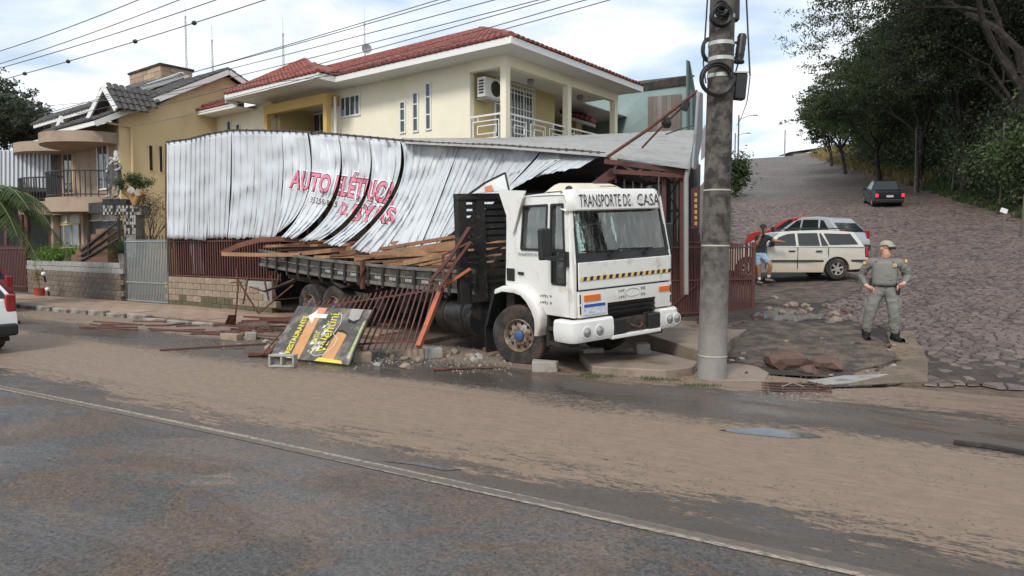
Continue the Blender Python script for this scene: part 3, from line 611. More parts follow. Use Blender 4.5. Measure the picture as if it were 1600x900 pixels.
    MB().bx(1.3, 1.43, -.42, -.12, .54, .79).build('bumper_cap', M_black, T, bevel=.025, seg=3); MB().bx(1.3, 1.43, .4, .68, .55, .8).build('bumper_cap', M_black, T, bevel=.025, seg=3)
    b = MB(); b.bx(1.22, 1.36, -.12, .4, .54, .78); b.build('tow_bracket', M_chassis, T); b = MB(); b.tube([(1.37, .02, .66), (1.43, .04, .64), (1.44, .14, .6), (1.43, .24, .64), (1.37, .26, .66)], .018, 6); b.build('tow_hook', M_rust, T)
    for y in (-1.0, -.73, .9, 1.08):
        MB().lathe([(.105, .0), (.1, .012), (.082, .014)], (1.425, y, .645), (1, 0, 0), 24, False).build('lamp_surround', M_bump, T, smooth=True)
        MB().lathe([(.082, -.02), (.08, .012), (.05, .03), (.001, .034)], (1.425, y, .645), (1, 0, 0), 24, False).build('headlight', M_lamp, T, smooth=True)
    # visor with its line of lettering
    def vis(a, c):
        y = -1.12+2.06*a; e = max(0, abs(2*a-1)-.9)*10; prof = [(1.1, 2.86), (1.17, 2.9), (1.22, 2.86), (1.255, 2.72), (1.27, 2.575), (1.25, 2.555), (1.1, 2.6)]
        x, z = prof[min(int(c*6+.01), 6)]; return (x-.12*e*e, y, z-(.03*e*e if z > 2.8 else 0))
    b = MB(); b.grid(vis, 30, 6); v = b.build('roof_visor', M_cab, T, smooth=True, ang=50)
    text_on('TRANSPORTE DE', (1.277, -.95, 2.612), (0, 1, 0), (-.11, 0, 1), 1.12, .2, M_ink, v, spacing=1.0)
    text_on('CASA', (1.277, .33, 2.612), (0, 1, 0), (-.11, 0, 1), .53, .2, M_ink, v)
    M_wear = mat('flaked_paint', (.66, .66, .63), .6, 0, .1)
    for y0, z0, w, h in ((.17, 2.64, .05, .05), (.33, 2.66, .1, .06), (.38, 2.72, .07, .06), (.55, 2.69, .06, .05), (.1, 2.69, .04, .05), (.7, 2.66, .04, .05)): 
        MB().prism([(1.2795-(z-2.612)*.11, y, z) for y, z in ((y0, z0), (y0+w*.8, z0-h*.2), (y0+w, z0+h*.7), (y0+w*.4, z0+h), (y0-w*.1, z0+h*.6))], (.002, 0, 0)).build('paint_chip', M_wear, v)
    for y in (-1.0, .82): MB().lathe([(.06, 0), (.05, .04), (.001, .06)], (1.08, y, 2.9), (0, 0, 1), 12, False).build('marker_lamp', M_black, T, smooth=True)
    b = MB(); b.grid(lambda a, c: (.1+.8*a-(.16 if c > .5 else 0)*a*0, -.74+1.2*c, 2.86+.2*min(1, 5*min(a, 1-a)+.1)**.5*min(1, 6*min(c, 1-c)+.05)**.5*(1-.35*a)), 14, 16); ac = b.build('roof_cooler', M_cream, T, smooth=True)
    b = MB(); b.grid(lambda a, c: (.62+.22*a, -.1+.38*c, 3.03-.07*a), 4, 4); b.build('cooler_vent', M_black, ac)
    text_on('TRANSPORTE DE CASA', (-.18, yl-.006-.0, 1.83), (1, 0, 0), (0, 0, 1), .74, .05, M_ink, T)
    for z in (1.14, 1.03): text_on('(49) 9', (.42, yl-.006, z), (1, 0, 0), (0, 0, 1), .3, .06, M_ink, T)
    # wheels, chassis
    for y, s in ((-1.0, -1), (.95, 1)): a = Vector((.46 if s < 0 else -.46, s, 0)).normalized(); tyre(T, (-.29, y, .42), a, name='front_wheel')
    b = MB(); b.bx(-1.5, 1.2, -.55, -.4, .55, .8); b.bx(-1.5, 1.2, .35, .5, .55, .8); b.bx(-.4, -.2, -.9, .9, .35, .5); b.bx(-.5, 1.15, -.7, .7, .82, 1.3); b.bx(.3, 1.1, -.6, .6, .45, .8); b.bx(-.75, -.5, -1.0, 1.0, .5, 1.25); b.build('chassis', M_chassis, T)
    b = MB(); b.prism([(-.86, -1.2, 1.22), (-.8, -1.2, 1.2), (-1.12, -1.2, .5), (-1.2, -1.2, .5)], (0, .5, 0)); b.bx(-1.2, -1.17, -1.2, -.72, .0, .52); b.build('mud_flap', M_black, T)
    b = MB(); b.lathe([(.02, 0), (.36, 0), (.385, .03), (.385, 1.32), (.36, 1.35), (.02, 1.35)], (-3.0, -.88, .58), (1, 0, 0), 24); tk = b.build('fuel_tank', mat('tank_black', (.02, .02, .021), .35, 0, .3, 5, .05, dirt=(.08, .06, .05), ds=4), T, smooth=True, ang=40)
    for x in (-2.7, -2.0): MB().lathe([(.395, 0), (.395, .06)], (x, -.88, .58), (1, 0, 0), 24, False).build('tank_strap', M_chassis, tk)
    # ---- slatted headboard behind the cab
    hb = MB(); z0, z1 = .92, 2.95
    for y in (-1.36, -.95): hb.bx(-1.72, -1.56, y-.09, y+.09, z0-.02, z1)
    hb.bx(-1.7, -1.58, -.0, .16, z0, z1); hb.bx(-1.72, -1.56, 1.1, 1.25, z0, z1); hb.bx(-1.7, -1.54, -1.46, 1.25, z1-.1, z1+.01)
    h = hb.build('headboard', M_darkwood, T)
    for k in range(15): z = 1.05+k*.125; MB().bx(-1.63, -1.6, -1.42, 1.2, z, z+.085).build('headboard_slat', M_darkwood, h)
    MB().bx(-1.72, -1.6, -1.45, 1.2, .9, 1.42).build('headboard_base', M_darkwood, T)
    # ---- the bent load bed, built where it stands behind the cab
    Bd = Vector((-.7071, .7071, 0)); Bs = Vector((.7071, .7071, 0)); B0 = Vector((-.66, 12.28, 0))
    def bz(t): return 1.09+.008*t+.0042*t*t
    def bp(t, s, dz): lean = .012*t*t; return B0+Bd*t+Bs*s+UP*(bz(t)+dz)
    global bedp; bedp = bp
    L = 8.2; n = 20
    def strip(b, s0, s1, d0, d1, t0=0, t1=L, k=n):
        for i in range(k):
            a, c = t0+(t1-t0)*i/k, t0+(t1-t0)*(i+1)/k
            b.add([bp(a, s0, d0), bp(a, s1, d0), bp(a, s1, d1), bp(a, s0, d1), bp(c, s0, d0), bp(c, s1, d0), bp(c, s1, d1), bp(c, s0, d1)], [(0, 1, 5, 4), (1, 2, 6, 5), (2, 3, 7, 6), (3, 0, 4, 7)]+([(3, 2, 1, 0)] if i == 0 else [])+([(4, 5, 6, 7)] if i == k-1 else []))
    b = MB(); strip(b, .05, 2.35, -.05, .02); bed = b.build('load_bed', M_bed, T, world=True)
    b = MB(); strip(b, .75, .9, -.38, -.1); strip(b, 1.5, 1.65, -.38, -.1)
    for t in np.arange(.3, 8.1, .55): b.bar(bp(t, .05, -.1), bp(t, 2.3, -.1), .08, .1)
    b.build('bed_frame', M_chassis, T, world=True)
    for t0, t1 in ((.0, 3.35), (3.5, L)):
        for s0 in (0, 2.36):
            b = MB(); strip(b, s0, s0+.035, .0, .36-.0, t0, t1, 10); sb = b.build('side_board', M_bed, T, world=True)
            b = MB(); strip(b, s0-.03, s0+.05, .33, .385, t0, t1, 10); strip(b, s0-.025, s0+.02, -.03, .04, t0, t1, 10); strip(b, s0-.018, s0+.02, .17, .2, t0, t1, 10); b.build('side_rail', mat('pale_worn_rail', (.17, .155, .13), .7, 0, .4, 5, .2, dirt=(.05, .045, .04), ds=4), sb, world=True)
            t = t0+.12
            while t < t1: MB().bar(bp(t, s0-.02, -.08), bp(t, s0-.02, .34), .07, .05, up=Bs).build('stake', M_darkwood, sb, world=True); t += .52
            if s0 == 0:
                t = t0+.26
                while t < t1-.3 and t < 5: 
                    for q in range(4): MB().bar(bp(t+q*.055, -.004, .09), bp(t+q*.055, -.004, .15), .035, .006, up=Bs).build('reflective_mark', mat('pale_mark', (.4, .4, .37), .6), sb, world=True)
                    t += .52
    b = MB(); b.bar(bp(3.42, -.05, -.15), bp(3.42, -.05, .45), .09, .07, up=Bs); b.tube([bp(3.3, -.08, .3), bp(3.42, -.1, .1), bp(3.5, -.08, -.1)], .02, 6); b.build('bed_latch', M_rust, T, world=True)
    for t in (4.75, 5.8):
        for s, ax in ((.22, -Bs), (2.15, Bs)): 
            c = B0+Bd*t+Bs*s+UP*.52; iv = wmat(truck).inverted(); cl = iv @ c; al = (iv.to_3x3() @ ax).normalized(); tyre(T, cl, al, .55, .42, .29, 'rear_wheel')
    b = MB(); b.bar(B0+Bd*4.3+Bs*.2+UP*1.0, B0+Bd*4.7+Bs*.2+UP*1.12, .45, .02, up=UP); b.build('mud_guard', M_chassis, T, world=True)
    return T
build_truck()
# ---- house timbers lying loose on the bed
M_timber = [mat('timber_brown', (.24, .115, .06), .75, 0, .3, 2.5, .3, 30, dirt=(.1, .05, .03), ds=2, rnd=.3), mat('timber_tan', (.4, .225, .12), .75, 0, .25, 2.5, .3, 30, dirt=(.18, .1, .055), ds=2, rnd=.25), mat('timber_red', (.17, .065, .042), .75, 0, .3, 2.5, .3, 30, rnd=.3)]
def timber(p, q, w, h, m, lab):
    b = MB(); b.bar((0, 0, 0), q-p, w, h); o = b.build('timber', m, None, bevel=.006, seg=1); o.location = p; tag(o, lab, 'timber beam', 'loose timbers on the truck bed')
tl = 'loose brown wooden beam among the timbers heaped on the truck bed'
for k in range(34):
    s0 = .15+random.random()*.5; t0 = 8.3-k*.24+random.uniform(-.2, .2); ln = random.uniform(2.4, 3.6); an = random.uniform(.25, .6); z0 = .2+.25*random.random()
    p = bedp(t0, s0, z0+.12); t1 = max(.3, t0-ln*math.cos(an)); q = bedp(t1, min(2.0 if t1 > 4.6 else 1.15, s0+ln*math.sin(an)), z0+random.uniform(.2, .62)); timber(p, q, random.choice((.08, .12, .18)), random.choice((.05, .07, .1)), random.choice(M_timber), tl)
for k in range(9):
    t0 = 8.4-k*.12; timber(bedp(t0+.2, .3+k*.16, .42+.03*k), bedp(t0-2.9, 1.2+k*.14, .62+.02*k), .09, .06, M_timber[k % 3], tl)
# the bent long beam that sticks out of the far end
pts = [at(346, 396, 17.6), at(372, 384, 17.7), at(405, 375, 17.7), at(440, 373, 17.6), at(478, 377, 17.3)]
b = MB(); [b.bar(pts[i], pts[i+1], .1, .12) for i in range(4)]; tag(b.build('timber', M_timber[2]), 'long dark red beam arching past the far end of the truck bed', 'timber beam')
pts = [at(348, 397, 17.5), at(395, 398, 17.2), at(470, 398, 16.8)]; b = MB(); [b.bar(pts[i], pts[i+1], .09, .09) for i in range(2)]; tag(b.build('timber', M_timber[1]), 'straight pale beam under the arching red beam at the far bed end', 'timber beam')
# small white board with an orange sign, resting on the headboard
p = [at(733, 303, 12.15), at(795, 297, 12.3), at(789, 270, 12.45), at(757, 286, 12.25)]
o = MB().prism(p, (.02, .04, 0)).build('leaning_board', mat('board_white', (.7, .71, .7), .5, 0, .1, 3)); tag(o, 'white triangular board with an orange mark resting on top of the truck headboard', 'board')
q = [at(758, 301, 12.13), at(770, 299, 12.15), at(768, 289, 12.2), at(757, 292, 12.15)]; MB().prism(q, (.005, .005, 0)).build('orange_mark', mat('orange_print', (.6, .2, .08), .6), o)
for a, c in ((p[0], p[3]), (p[3], p[2]), (p[2], p[1])): MB().bar(a, c, .03, .03).build('board_edge', M_black, o)
# ================================================================ SHED, FENCES, WALLS ALONG THE PAVEMENT
M_zinc = mat('zinc_sheet', (.54, .57, .60), .45, .0, .06, 1.4, .05, 10, dirt=(.45, .45, .44), ds=1.3, dpos=(.55, .8), rnd=.07, spec=.7)
M_roofzinc = mat('weathered_zinc_roof', (.36, .355, .34), .55, .3, .12, 1.2, .05, dirt=(.2, .185, .165), ds=1.6, dpos=(.5, .75), stretch=(1, 1, 1))
M_pink = mat('pink_graffiti_paint', (.7, .19, .29), .5, 0, .22, 4, dirt=(.78, .45, .5), ds=5, dpos=(.55, .75))
M_pale = mat('pale_spray_outline', (.78, .76, .77), .5, 0, .05)
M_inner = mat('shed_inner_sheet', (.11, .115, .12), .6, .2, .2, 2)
shed = thing('workshop_shed', 'corrugated metal workshop shed with torn bent sheets and pink lettering', 'shed', uv(-10, 13.2))
bpy.context.view_layer.update()
def Z2(x, y): return (250+x/3.3333, 180+y/3.3333)
# each hanging sheet: left edge and right edge as (top, middle, bottom) in the survey drawing, with their distance from the road
sheets = [
 ((35, 145), (35, 400), (35, 640), (155, 130), (150, 390), (140, 645), 0), ((155, 130), (150, 390), (142, 645), (248, 105), (245, 380), (243, 652), 0),
 ((248, 105), (245, 380), (246, 640), (370, 85), (365, 370), (346, 640), 0), ((372, 85), (372, 370), (350, 640), (505, 85), (512, 370), (482, 642), .15),
 ((505, 85), (512, 370), (480, 642), (632, 88), (636, 370), (596, 640), .3), ((632, 88), (640, 370), (590, 645), (766, 93), (770, 395), (640, 590), .5),
 ((776, 96), (772, 400), (632, 635), (925, 105), (908, 400), (708, 642), 1.0), ((928, 106), (920, 430), (724, 652), (1085, 120), (1056, 420), (830, 655), 1.1),
 ((1087, 120), (1068, 440), (850, 668), (1250, 136), (1196, 425), (936, 682), 1.2), ((1254, 136), (1232, 400), (988, 695), (1442, 152), (1330, 440), (1150, 735), 1.25),
 ((1440, 152), (1318, 450), (1142, 738), (1560, 156), (1460, 420), (1322, 768), 1.2), ((1562, 158), (1450, 450), (1322, 768), (1690, 160), (1560, 440), (1420, 690), 1.15),
 ((1690, 160), (1570, 420), (1428, 690), (1830, 168), (1720, 370), (1545, 585), 1.05), ((1830, 168), (1740, 330), (1560, 560), (1985, 180), (1900, 280), (1720, 470), .95),
 ((1985, 180), (1930, 260), (1740, 440), (2150, 190), (2080, 235), (1930, 330), .8), ((2150, 190), (2100, 225), (1950, 320), (2316, 206), (2270, 225), (2190, 270), .6)]
def bez(a, b, c, t):          # passes through a, b (t=.5), c
    k = [2*b[i]-.5*(a[i]+c[i]) for i in (0, 1)]; return [(1-t)**2*a[i]+2*t*(1-t)*k[i]+t*t*c[i] for i in (0, 1)]
def sheet_pos(S, s, t, off=0.0):
    L = bez(S[0], S[1], S[2], t); Rr = bez(S[3], S[4], S[5], t); x = L[0]+(Rr[0]-L[0])*s; y = L[1]+(Rr[1]-L[1])*s
    x += 5*noise.noise((S[0][0]*.01, s*2, t*3))*t; y += (10*noise.noise((S[0][0]*.02, s*7, 3)))*max(0, t-.8)*5
    i = S[6]; v = 13.0-i*(t**1.7)-.0*s
    f = s*4.0; fr = f-math.floor(f); rib = .034*(sstep(.05, .2, fr)-sstep(.24, .42, fr)); mini = .008*math.sin(f*2*math.pi*3)
    crump = (.05+.06*i)*noise.noise((x*.012, y*.012, i))+.10*max(0, t-.72)*noise.noise((x*.06, y*.045, 7))*(1+i)
    fold = .5+.06*noise.noise((S[0][0]*.3, s*1.5, 1)); crump += .07*max(0, 1-abs(t-fold)/.05)*(.4+noise.noise((x*.01, 5, 2)))+.05*abs(noise.noise((x*.03, y*.012, 11)))*(.4+i)
    px, py = Z2(x, y); return atV(px, py, v-rib-mini*.3-crump-off)
NS, NT_ = 40, 22
for k, S in enumerate(sheets):
    b = MB(); b.grid(lambda a, c: sheet_pos(S, a, c), NS, NT_); o = b.build('metal_sheet', M_zinc, shed, world=True, smooth=True, ang=60)
    sol = o.modifiers.new('thick', 'SOLIDIFY'); sol.thickness = .004; S_ = o
    sheets[k] = (*S[:7], o)
# graffiti: lettering cut fine and laid on whichever sheet hangs at that place
def paint(body, p0, p1, h0, h1, lean, bolds, mats, offs, sx=1.0):
    for bold, m, off in zip(bolds, mats, offs):
        vs, fs = text_geo(body, bold=bold, spacing=1.02); xs = [p[0] for p in vs]; ys = [p[1] for p in vs]; X0, X1, Y0, Y1 = min(xs), max(xs), min(ys), max(ys)
        bm = bmesh.new(); bv = [bm.verts.new((x, y, 0)) for x, y in vs]
        for f in fs:
            try: bm.faces.new([bv[i] for i in f])
            except ValueError: pass
        nx = 110; ny = 9
        for i in range(1, nx): bmesh.ops.bisect_plane(bm, geom=bm.verts[:]+bm.edges[:]+bm.faces[:], plane_co=(X0+(X1-X0)*i/nx, 0, 0), plane_no=(1, 0, 0))
        for i in range(1, ny): bmesh.ops.bisect_plane(bm, geom=bm.verts[:]+bm.edges[:]+bm.faces[:], plane_co=(0, Y0+(Y1-Y0)*i/ny, 0), plane_no=(0, 1, 0))
        bm.verts.ensure_lookup_table(); bm.verts.index_update(); pos = []
        for v in bm.verts:
            a = (v.co.x-X0)/(X1-X0); c = v.co.y; h = h0+(h1-h0)*a
            pos.append((p0[0]+(p1[0]-p0[0])*a+lean*c*h, p0[1]+(p1[1]-p0[1])*a-c*h/.73))
        st = []
        for S in sheets[5:11]:
            cur = {}
            for i, (x, y) in enumerate(pos):
                s, t = .5, .5
                for _ in range(14):
                    L = bez(S[0], S[1], S[2], t); Q = bez(S[3], S[4], S[5], t); y_ = L[1]+(Q[1]-L[1])*s
                    t += (y-y_)/max(60, (S[2][1]-S[0][1])); s = (x-L[0])/(Q[0]-L[0]); t = min(1.5, max(-.5, t)); s = min(2, max(-1, s))
                if -.03 <= s <= 1.03 and 0 <= t <= 1: cur[i] = (min(1, max(0, s)), t)
            st.append(cur)
        for S, cur in zip(sheets[5:11], st):
            ids = {}; V = []; F = []
            for f in bm.faces:
                q = [v.index for v in f.verts]
                if all(i in cur for i in q):
                    for i in q:
                        if i not in ids: ids[i] = len(V); V.append(sheet_pos(S, *cur[i], off))
                    F.append([ids[i] for i in q])
            if F: MB().add(V, F).build('painted_lettering', m, S[7], world=True)
        bm.free()
B3 = (M_pale, M_ink, M_pink); O3 = (.012, .017, .022)
paint('AUTO ELÉTRICA', (672, 372), (1215, 462), 88, 110, .3, (.1, .055, .022), B3, O3)
paint('35258-9025', (782, 452), (920, 478), 30, 30, .25, (.09, .012), (M_pale, M_ink), (.012, .018))
paint('D.', (936, 512), (975, 525), 62, 62, .3, (.1, .055, .022), B3, O3)
paint('BYAS', (990, 545), (1215, 565), 84, 84, .3, (.1, .055, .022), B3, O3)
# top rail with a dark capping that follows the sheets
b = MB(); prev = None
for S in sheets:
    for e in (0, 3):
        px, py = Z2(*S[e]); p = atV(px, py-1.0, 13.06)
        if prev is not None and (p-prev).length > .05: b.bar(prev, p, .07, .07)
        prev = p
b.build('top_rail', mat('dark_capping', (.07, .06, .055), .7), shed, world=True)
for S in sheets:
    for a in (0, .25, .5, .75): p = sheet_pos(S, a+.06, 0); MB().box(p+UP*.03-EV*.02, (.05, .06, .05)).build('ridge_cap', M_bed, shed, world=True)
b = MB()
for y0, y1 in ((300, 320), (415, 430)): b.bar(atV(*Z2(35, y0), 13.1), atV(*Z2(1240, y1), 13.1), .05, .05)
for x in (35, 370, 770, 1085, 1440): b.bar(atV(*Z2(x, 150), 13.12), atV(*Z2(x, 640), 13.12), .07, .07)
b.build('wall_frame', M_rust, shed, world=True)
# roof: ribbed sheets, higher at the back
rows = [[at(632, 224, 16.3), at(790, 232, 14.8), at(950, 245, 13.6), at(1076, 264, 13.2)], [at(628, 218, 19.2), at(790, 217.5, 20.2), at(935, 212, 21.5), at(1086, 205, 23.5)]]
def roofp(a, c):
    i = min(int(a*3), 2); t = a*3-i; f = rows[0][i].lerp(rows[0][i+1], t); g = rows[1][i].lerp(rows[1][i+1], t); p = f.lerp(g, c)
    q = c*26; q -= math.floor(q); return p+UP*(.03*(sstep(.1, .3, q)-sstep(.5, .7, q)))
for i in range(3):
    for j in range(2):
        b = MB(); b.grid(lambda a, c: roofp(i/3+a/3, j/2+c*.51)+UP*(.012*j), 6, 26*5); o = b.build('roof_sheet', M_roofzinc, shed, world=True); s_ = o.modifiers.new('t', 'SOLIDIFY'); s_.thickness = .006
b = MB(); b.add([atV(262, 240, 13.2), atV(640, 240, 13.2), at(640, 240, 20), at(420, 240, 24)], [(0, 1, 2, 3)]) if False else None
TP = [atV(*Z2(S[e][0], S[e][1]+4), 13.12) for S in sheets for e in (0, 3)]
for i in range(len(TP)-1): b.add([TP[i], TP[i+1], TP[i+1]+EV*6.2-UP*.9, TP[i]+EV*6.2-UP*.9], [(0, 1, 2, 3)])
b.build('added_dark_sheet', M_inner, shed, world=True)  # added sheet closing the shed from above so gaps between the sheets look dark
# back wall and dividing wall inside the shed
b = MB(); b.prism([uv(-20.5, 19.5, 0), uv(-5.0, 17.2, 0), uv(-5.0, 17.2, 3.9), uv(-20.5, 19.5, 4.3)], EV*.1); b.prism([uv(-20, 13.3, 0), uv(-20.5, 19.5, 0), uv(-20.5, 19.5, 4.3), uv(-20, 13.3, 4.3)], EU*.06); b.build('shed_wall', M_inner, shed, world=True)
P0, P1 = at(955, 345, 16.6), at(1068, 345, 17.2)
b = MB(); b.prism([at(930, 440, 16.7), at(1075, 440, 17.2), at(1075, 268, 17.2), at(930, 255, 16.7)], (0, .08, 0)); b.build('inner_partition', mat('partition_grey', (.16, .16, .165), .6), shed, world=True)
for k in range(9): x = 962+k*13.4; MB().bar(at(x, 430, 16.5), at(x, 266, 16.5), .03 if k % 2 else .05, .03).build('partition_batten', M_white if k in (0, 1, 2, 3, 5) else M_dark, shed, world=True)
for y in (286, 330): MB().bar(at(950, y+2, 16.45), at(1072, y-1, 16.9), .05, .04).build('partition_rail', M_dark, shed, world=True)
# red lattice girder and posts under the eave
def truss(p0, p1, q0, q1, nb, w=.07, m=M_redoxide, nm='roof_truss'):
    b = MB(); b.bar(p0, p1, w, w*1.3); b.bar(q0, q1, w, w*1.2)
    for i in range(nb):
        a, c = i/nb, (i+1)/nb
        if i % 2: b.bar(p0.lerp(p1, a), q0.lerp(q1, c), w*.6, w*.6)
        else: b.bar(q0.lerp(q1, a), p0.lerp(p1, c), w*.6, w*.6)
    return b.build(nm, m, shed, world=True)
truss(at(944, 252, 13.5), at(1070, 268, 13.4), at(958, 268, 13.5), at(1070, 275, 13.4), 6)
truss(at(955, 266, 16.2), at(1074, 272, 16.8), at(955, 276, 16.2), at(1074, 283, 16.8), 7, .06)
for x, y0, y1, Y, w in ((1037, 262, 460, 13.6, .08), (1066, 266, 462, 13.5, .1), (1054, 275, 465, 15.8, .06)): MB().bar(at(x, y1, Y), at(x, y0, Y), w, w).build('shed_post', M_redoxide, shed, world=True)
truss(at(1046, 280, 15.6), at(1046, 440, 15.6), at(1062, 280, 15.6), at(1062, 440, 15.6), 6, .04, M_dark, 'lattice_post')
MB().tube([at(1078, 255, 13.3), at(1074, 268, 13.3), at(1072, 280, 13.3), at(1072, 460, 13.3)], .045, 10).build('downpipe', mat('grey_pipe', (.3, .3, .29), .5), shed, world=True)
b = MB(); b.prism([at(905, 300, 13.9), at(955, 262, 13.7), at(962, 268, 13.7), at(962, 278, 13.7), at(925, 302, 13.9)], (.02, .06, 0)); b.build('bent_plate', M_redoxide, shed, world=True)
# sagging steel pipes over the roof, with a floodlight
o = MB().tube([at(948, 246, 13.2), at(1010, 204, 13.1), at(1090, 142, 12.9)], .03, 8).build('steel_pole', M_rust); tag(o, 'long dark red steel pole leaning across the shed roof', 'pole')
o = MB().tube([at(1003, 231, 13.6), at(1036, 196, 13.3), at(1076, 158, 13.0)], .02, 8).build('steel_pole', M_rust); tag(o, 'short thin steel pole crossing the long pole over the shed roof', 'pole')
MB().lathe([(.02, 0), (.09, .03), (.11, .12), (.001, .13)], at(1035, 193, 13.1), (1, .3, .2), 12, False).build('pole_joint', M_black, o, world=True)
o = MB().box(at(1070, 166, 12.95), (.14, .1, .16), Matrix.Rotation(R(20), 3, 'Y')).build('floodlight', M_black, None, bevel=.015); tag(o, 'small black floodlight near the top of the leaning poles', 'floodlight')
MB().tube([at(1040, 210, 14), at(1062, 202, 13.8), at(1084, 196, 13)], .012, 6).build('cable', M_black, o)
# edge-on shop sign on the corner
o = MB().prism([at(1090, 143, 12.7), at(1095, 146, 13.5), at(1094, 216, 13.6), at(1084, 264, 12.9), at(1081, 264, 12.7), at(1084, 210, 12.6)], (.05, .02, 0)).build('shop_sign', mat('sign_back_grey', (.34, .35, .36), .5, .1, .15, 3)); tag(o, 'tall grey sign panel seen edge on at the shed corner', 'sign')
MB().bar(at(1090, 143, 12.65), at(1082, 262, 12.65), .03, .03).build('sign_edge', M_steel, o)
o = MB().prism([at(1095, 205, 14.2), at(1106, 188, 14.6), at(1106, 238, 14.6), at(1095, 250, 14.2)], (.03, .03, 0)).build('banner', mat('faded_banner', (.55, .5, .5), .6, 0, .15, 3, dirt=(.5, .2, .2), ds=3)); tag(o, 'faded pale banner half hidden behind the utility pole', 'banner')
o = MB().prism([at(1080, 295, 14.5), at(1090, 292, 14.7), at(1090, 356, 14.7), at(1080, 358, 14.5)], (.02, .05, 0)).build('vertical_banner', mat('banner_maroon', (.16, .035, .03), .6, 0, .15, 3)); tag(o, 'maroon banner with yellow marks behind the red gate fence', 'banner')
for k in range(6): MB().box(at(1087, 304+k*9, 14.45), (.05, .02, .07)).build('yellow_mark', M_yellow, o)
# ---- fences
def bars(root, A, B, zb, zt, n, r, m, rails, nm='picket', flat=False, jit=0, rm=None):
    for i in range(n):
        p = A.lerp(B, (i+.5)/n); q = Vector((p.x, p.y, 0)); j = random.uniform(-jit, jit)
        if flat: MB().bar(q+UP*zb, q+UP*(zt+j)+EU*j*.3, r*2, r*2, up=EV).build(nm, m, root, world=True)
        else: MB().tube([q+UP*zb, q+UP*(zt+j)+EU*j*.3], r, 6).build(nm, m, root, world=True)
    for z in rails: a = Vector((A.x, A.y, z)); c = Vector((B.x, B.y, z)); MB().bar(a-EV*.02, c-EV*.02, r*2.2, r*2).build('rail', rm or m, root, world=True)
A, B = gz(265, 476, .1), gz(440, 491, .1); zt = atV(265, 372, 13).z
fence = thing('picket_fence', 'brown metal picket fence on a block wall under the hanging sheets', 'fence', A); bpy.context.view_layer.update()
bars(fence, A+EV*.05, B+EV*.05, .95, zt, 46, .018, M_redoxide, (1.02, zt-.1), flat=True, jit=.03)
for i in range(1): MB().prism([A+EU*1.25+UP*.98, A+EU*1.75+UP*.98, A+EU*1.55+UP*zt, A+EU*1.05+UP*zt], EV*-.01).build('loose_sheet', M_steel, fence, world=True)
def blockwall(name, lab, A, B, z0, courses, mats, gone=lambda i, j, n: False, bl=.39, bh=.185):
    t = thing(name, lab, 'wall', A); bpy.context.view_layer.update(); d = (B-A); d.z = 0; L = d.length; d.normalize(); nrm = Vector((-d.y, d.x, 0)); n = int(L/bl); protos = {}
    core = MB().bx(0, n*bl-.02, -.0, .1, z0-.15, z0+courses*bh-.03).build('mortar_core', M_concrete, t); ang = math.atan2(d.y, d.x); t.rotation_euler = (0, 0, ang); t.location = (A.x, A.y, 0)
    for j in range(courses):
        for i in range(n+1):
            if gone(i, j, n): continue
            x = i*bl+(bl/2 if j % 2 == 0 else 0)
            if x > n*bl: continue
            m = mats(j, i); k = m.name
            if k not in protos: protos[k] = MB().box((0, 0, 0), (bl-.018, .16, bh-.016)).build('block', m, t, bevel=.008, seg=1); o = protos[k]
            else: o = protos[k].copy(); COL.objects.link(o)
            o.location = (x, .05+random.uniform(-.004, .004), z0+(j+.5)*bh+random.uniform(-.003, .003)); o.rotation_euler = (0, 0, random.uniform(-.006, .006))
    return t
M_bdark = mat('stained_block', (.24, .19, .145), .92, 0, .3, 1.2, .4, 60, dirt=(.055, .046, .04), ds=2.2, dpos=(.46, .68), rnd=.15)
M_blite = mat('grey_block', (.34, .34, .325), .9, 0, .15, 2, .35, 60, rnd=.08, dirt=(.18, .17, .15), ds=3)
M_btan = mat('tan_block', (.33, .255, .185), .9, 0, .2, 2, .35, 60, rnd=.14, dirt=(.18, .14, .1), ds=3)
M_bmoss = mat('mossy_block', (.13, .115, .06), .92, 0, .35, 3, .4, 60, rnd=.15, dirt=(.05, .045, .025), ds=3)
blockwall('block_wall', 'low tan block wall with mossy foot beneath the brown picket fence', A, B, .06, 5, lambda j, i: M_bmoss if j == 0 or (j == 1 and random.random() < .45) else M_btan, lambda i, j, n: i > n-2 and j > 1 or (i > n-4 and j > 3))
A2, B2 = gz(45, 456, .1), gz(199, 471, .1)
blockwall('garden_wall', 'stained garden wall of concrete blocks with two lighter top courses', A2, B2, .06, 7, lambda j, i: M_blite if j > 4 else M_bdark)
gate = thing('bar_gate', 'silver gate of upright steel tubes between the two block walls', 'gate', gz(199, 471, .1)); bpy.context.view_layer.update()
GA, GB = gz(200, 471, .1), gz(264, 476, .1); gt = atV(230, 374, 13).z
bars(gate, GA, GB, .12, gt, 27, .017, M_steel, (.16, .75, gt-.06))
bars(gate, GA.lerp(GB, .0)+EV*.3, GB+EV*.3, gt-.3, gt+.13, 14, .014, M_dark, (gt-.04,), nm='spike', rm=M_dark)
for p in (GA-EU*.05, GB+EU*.03): MB().bar(p, p+UP*(gt+.02), .05, .06).build('gate_post', M_bed, gate, world=True)
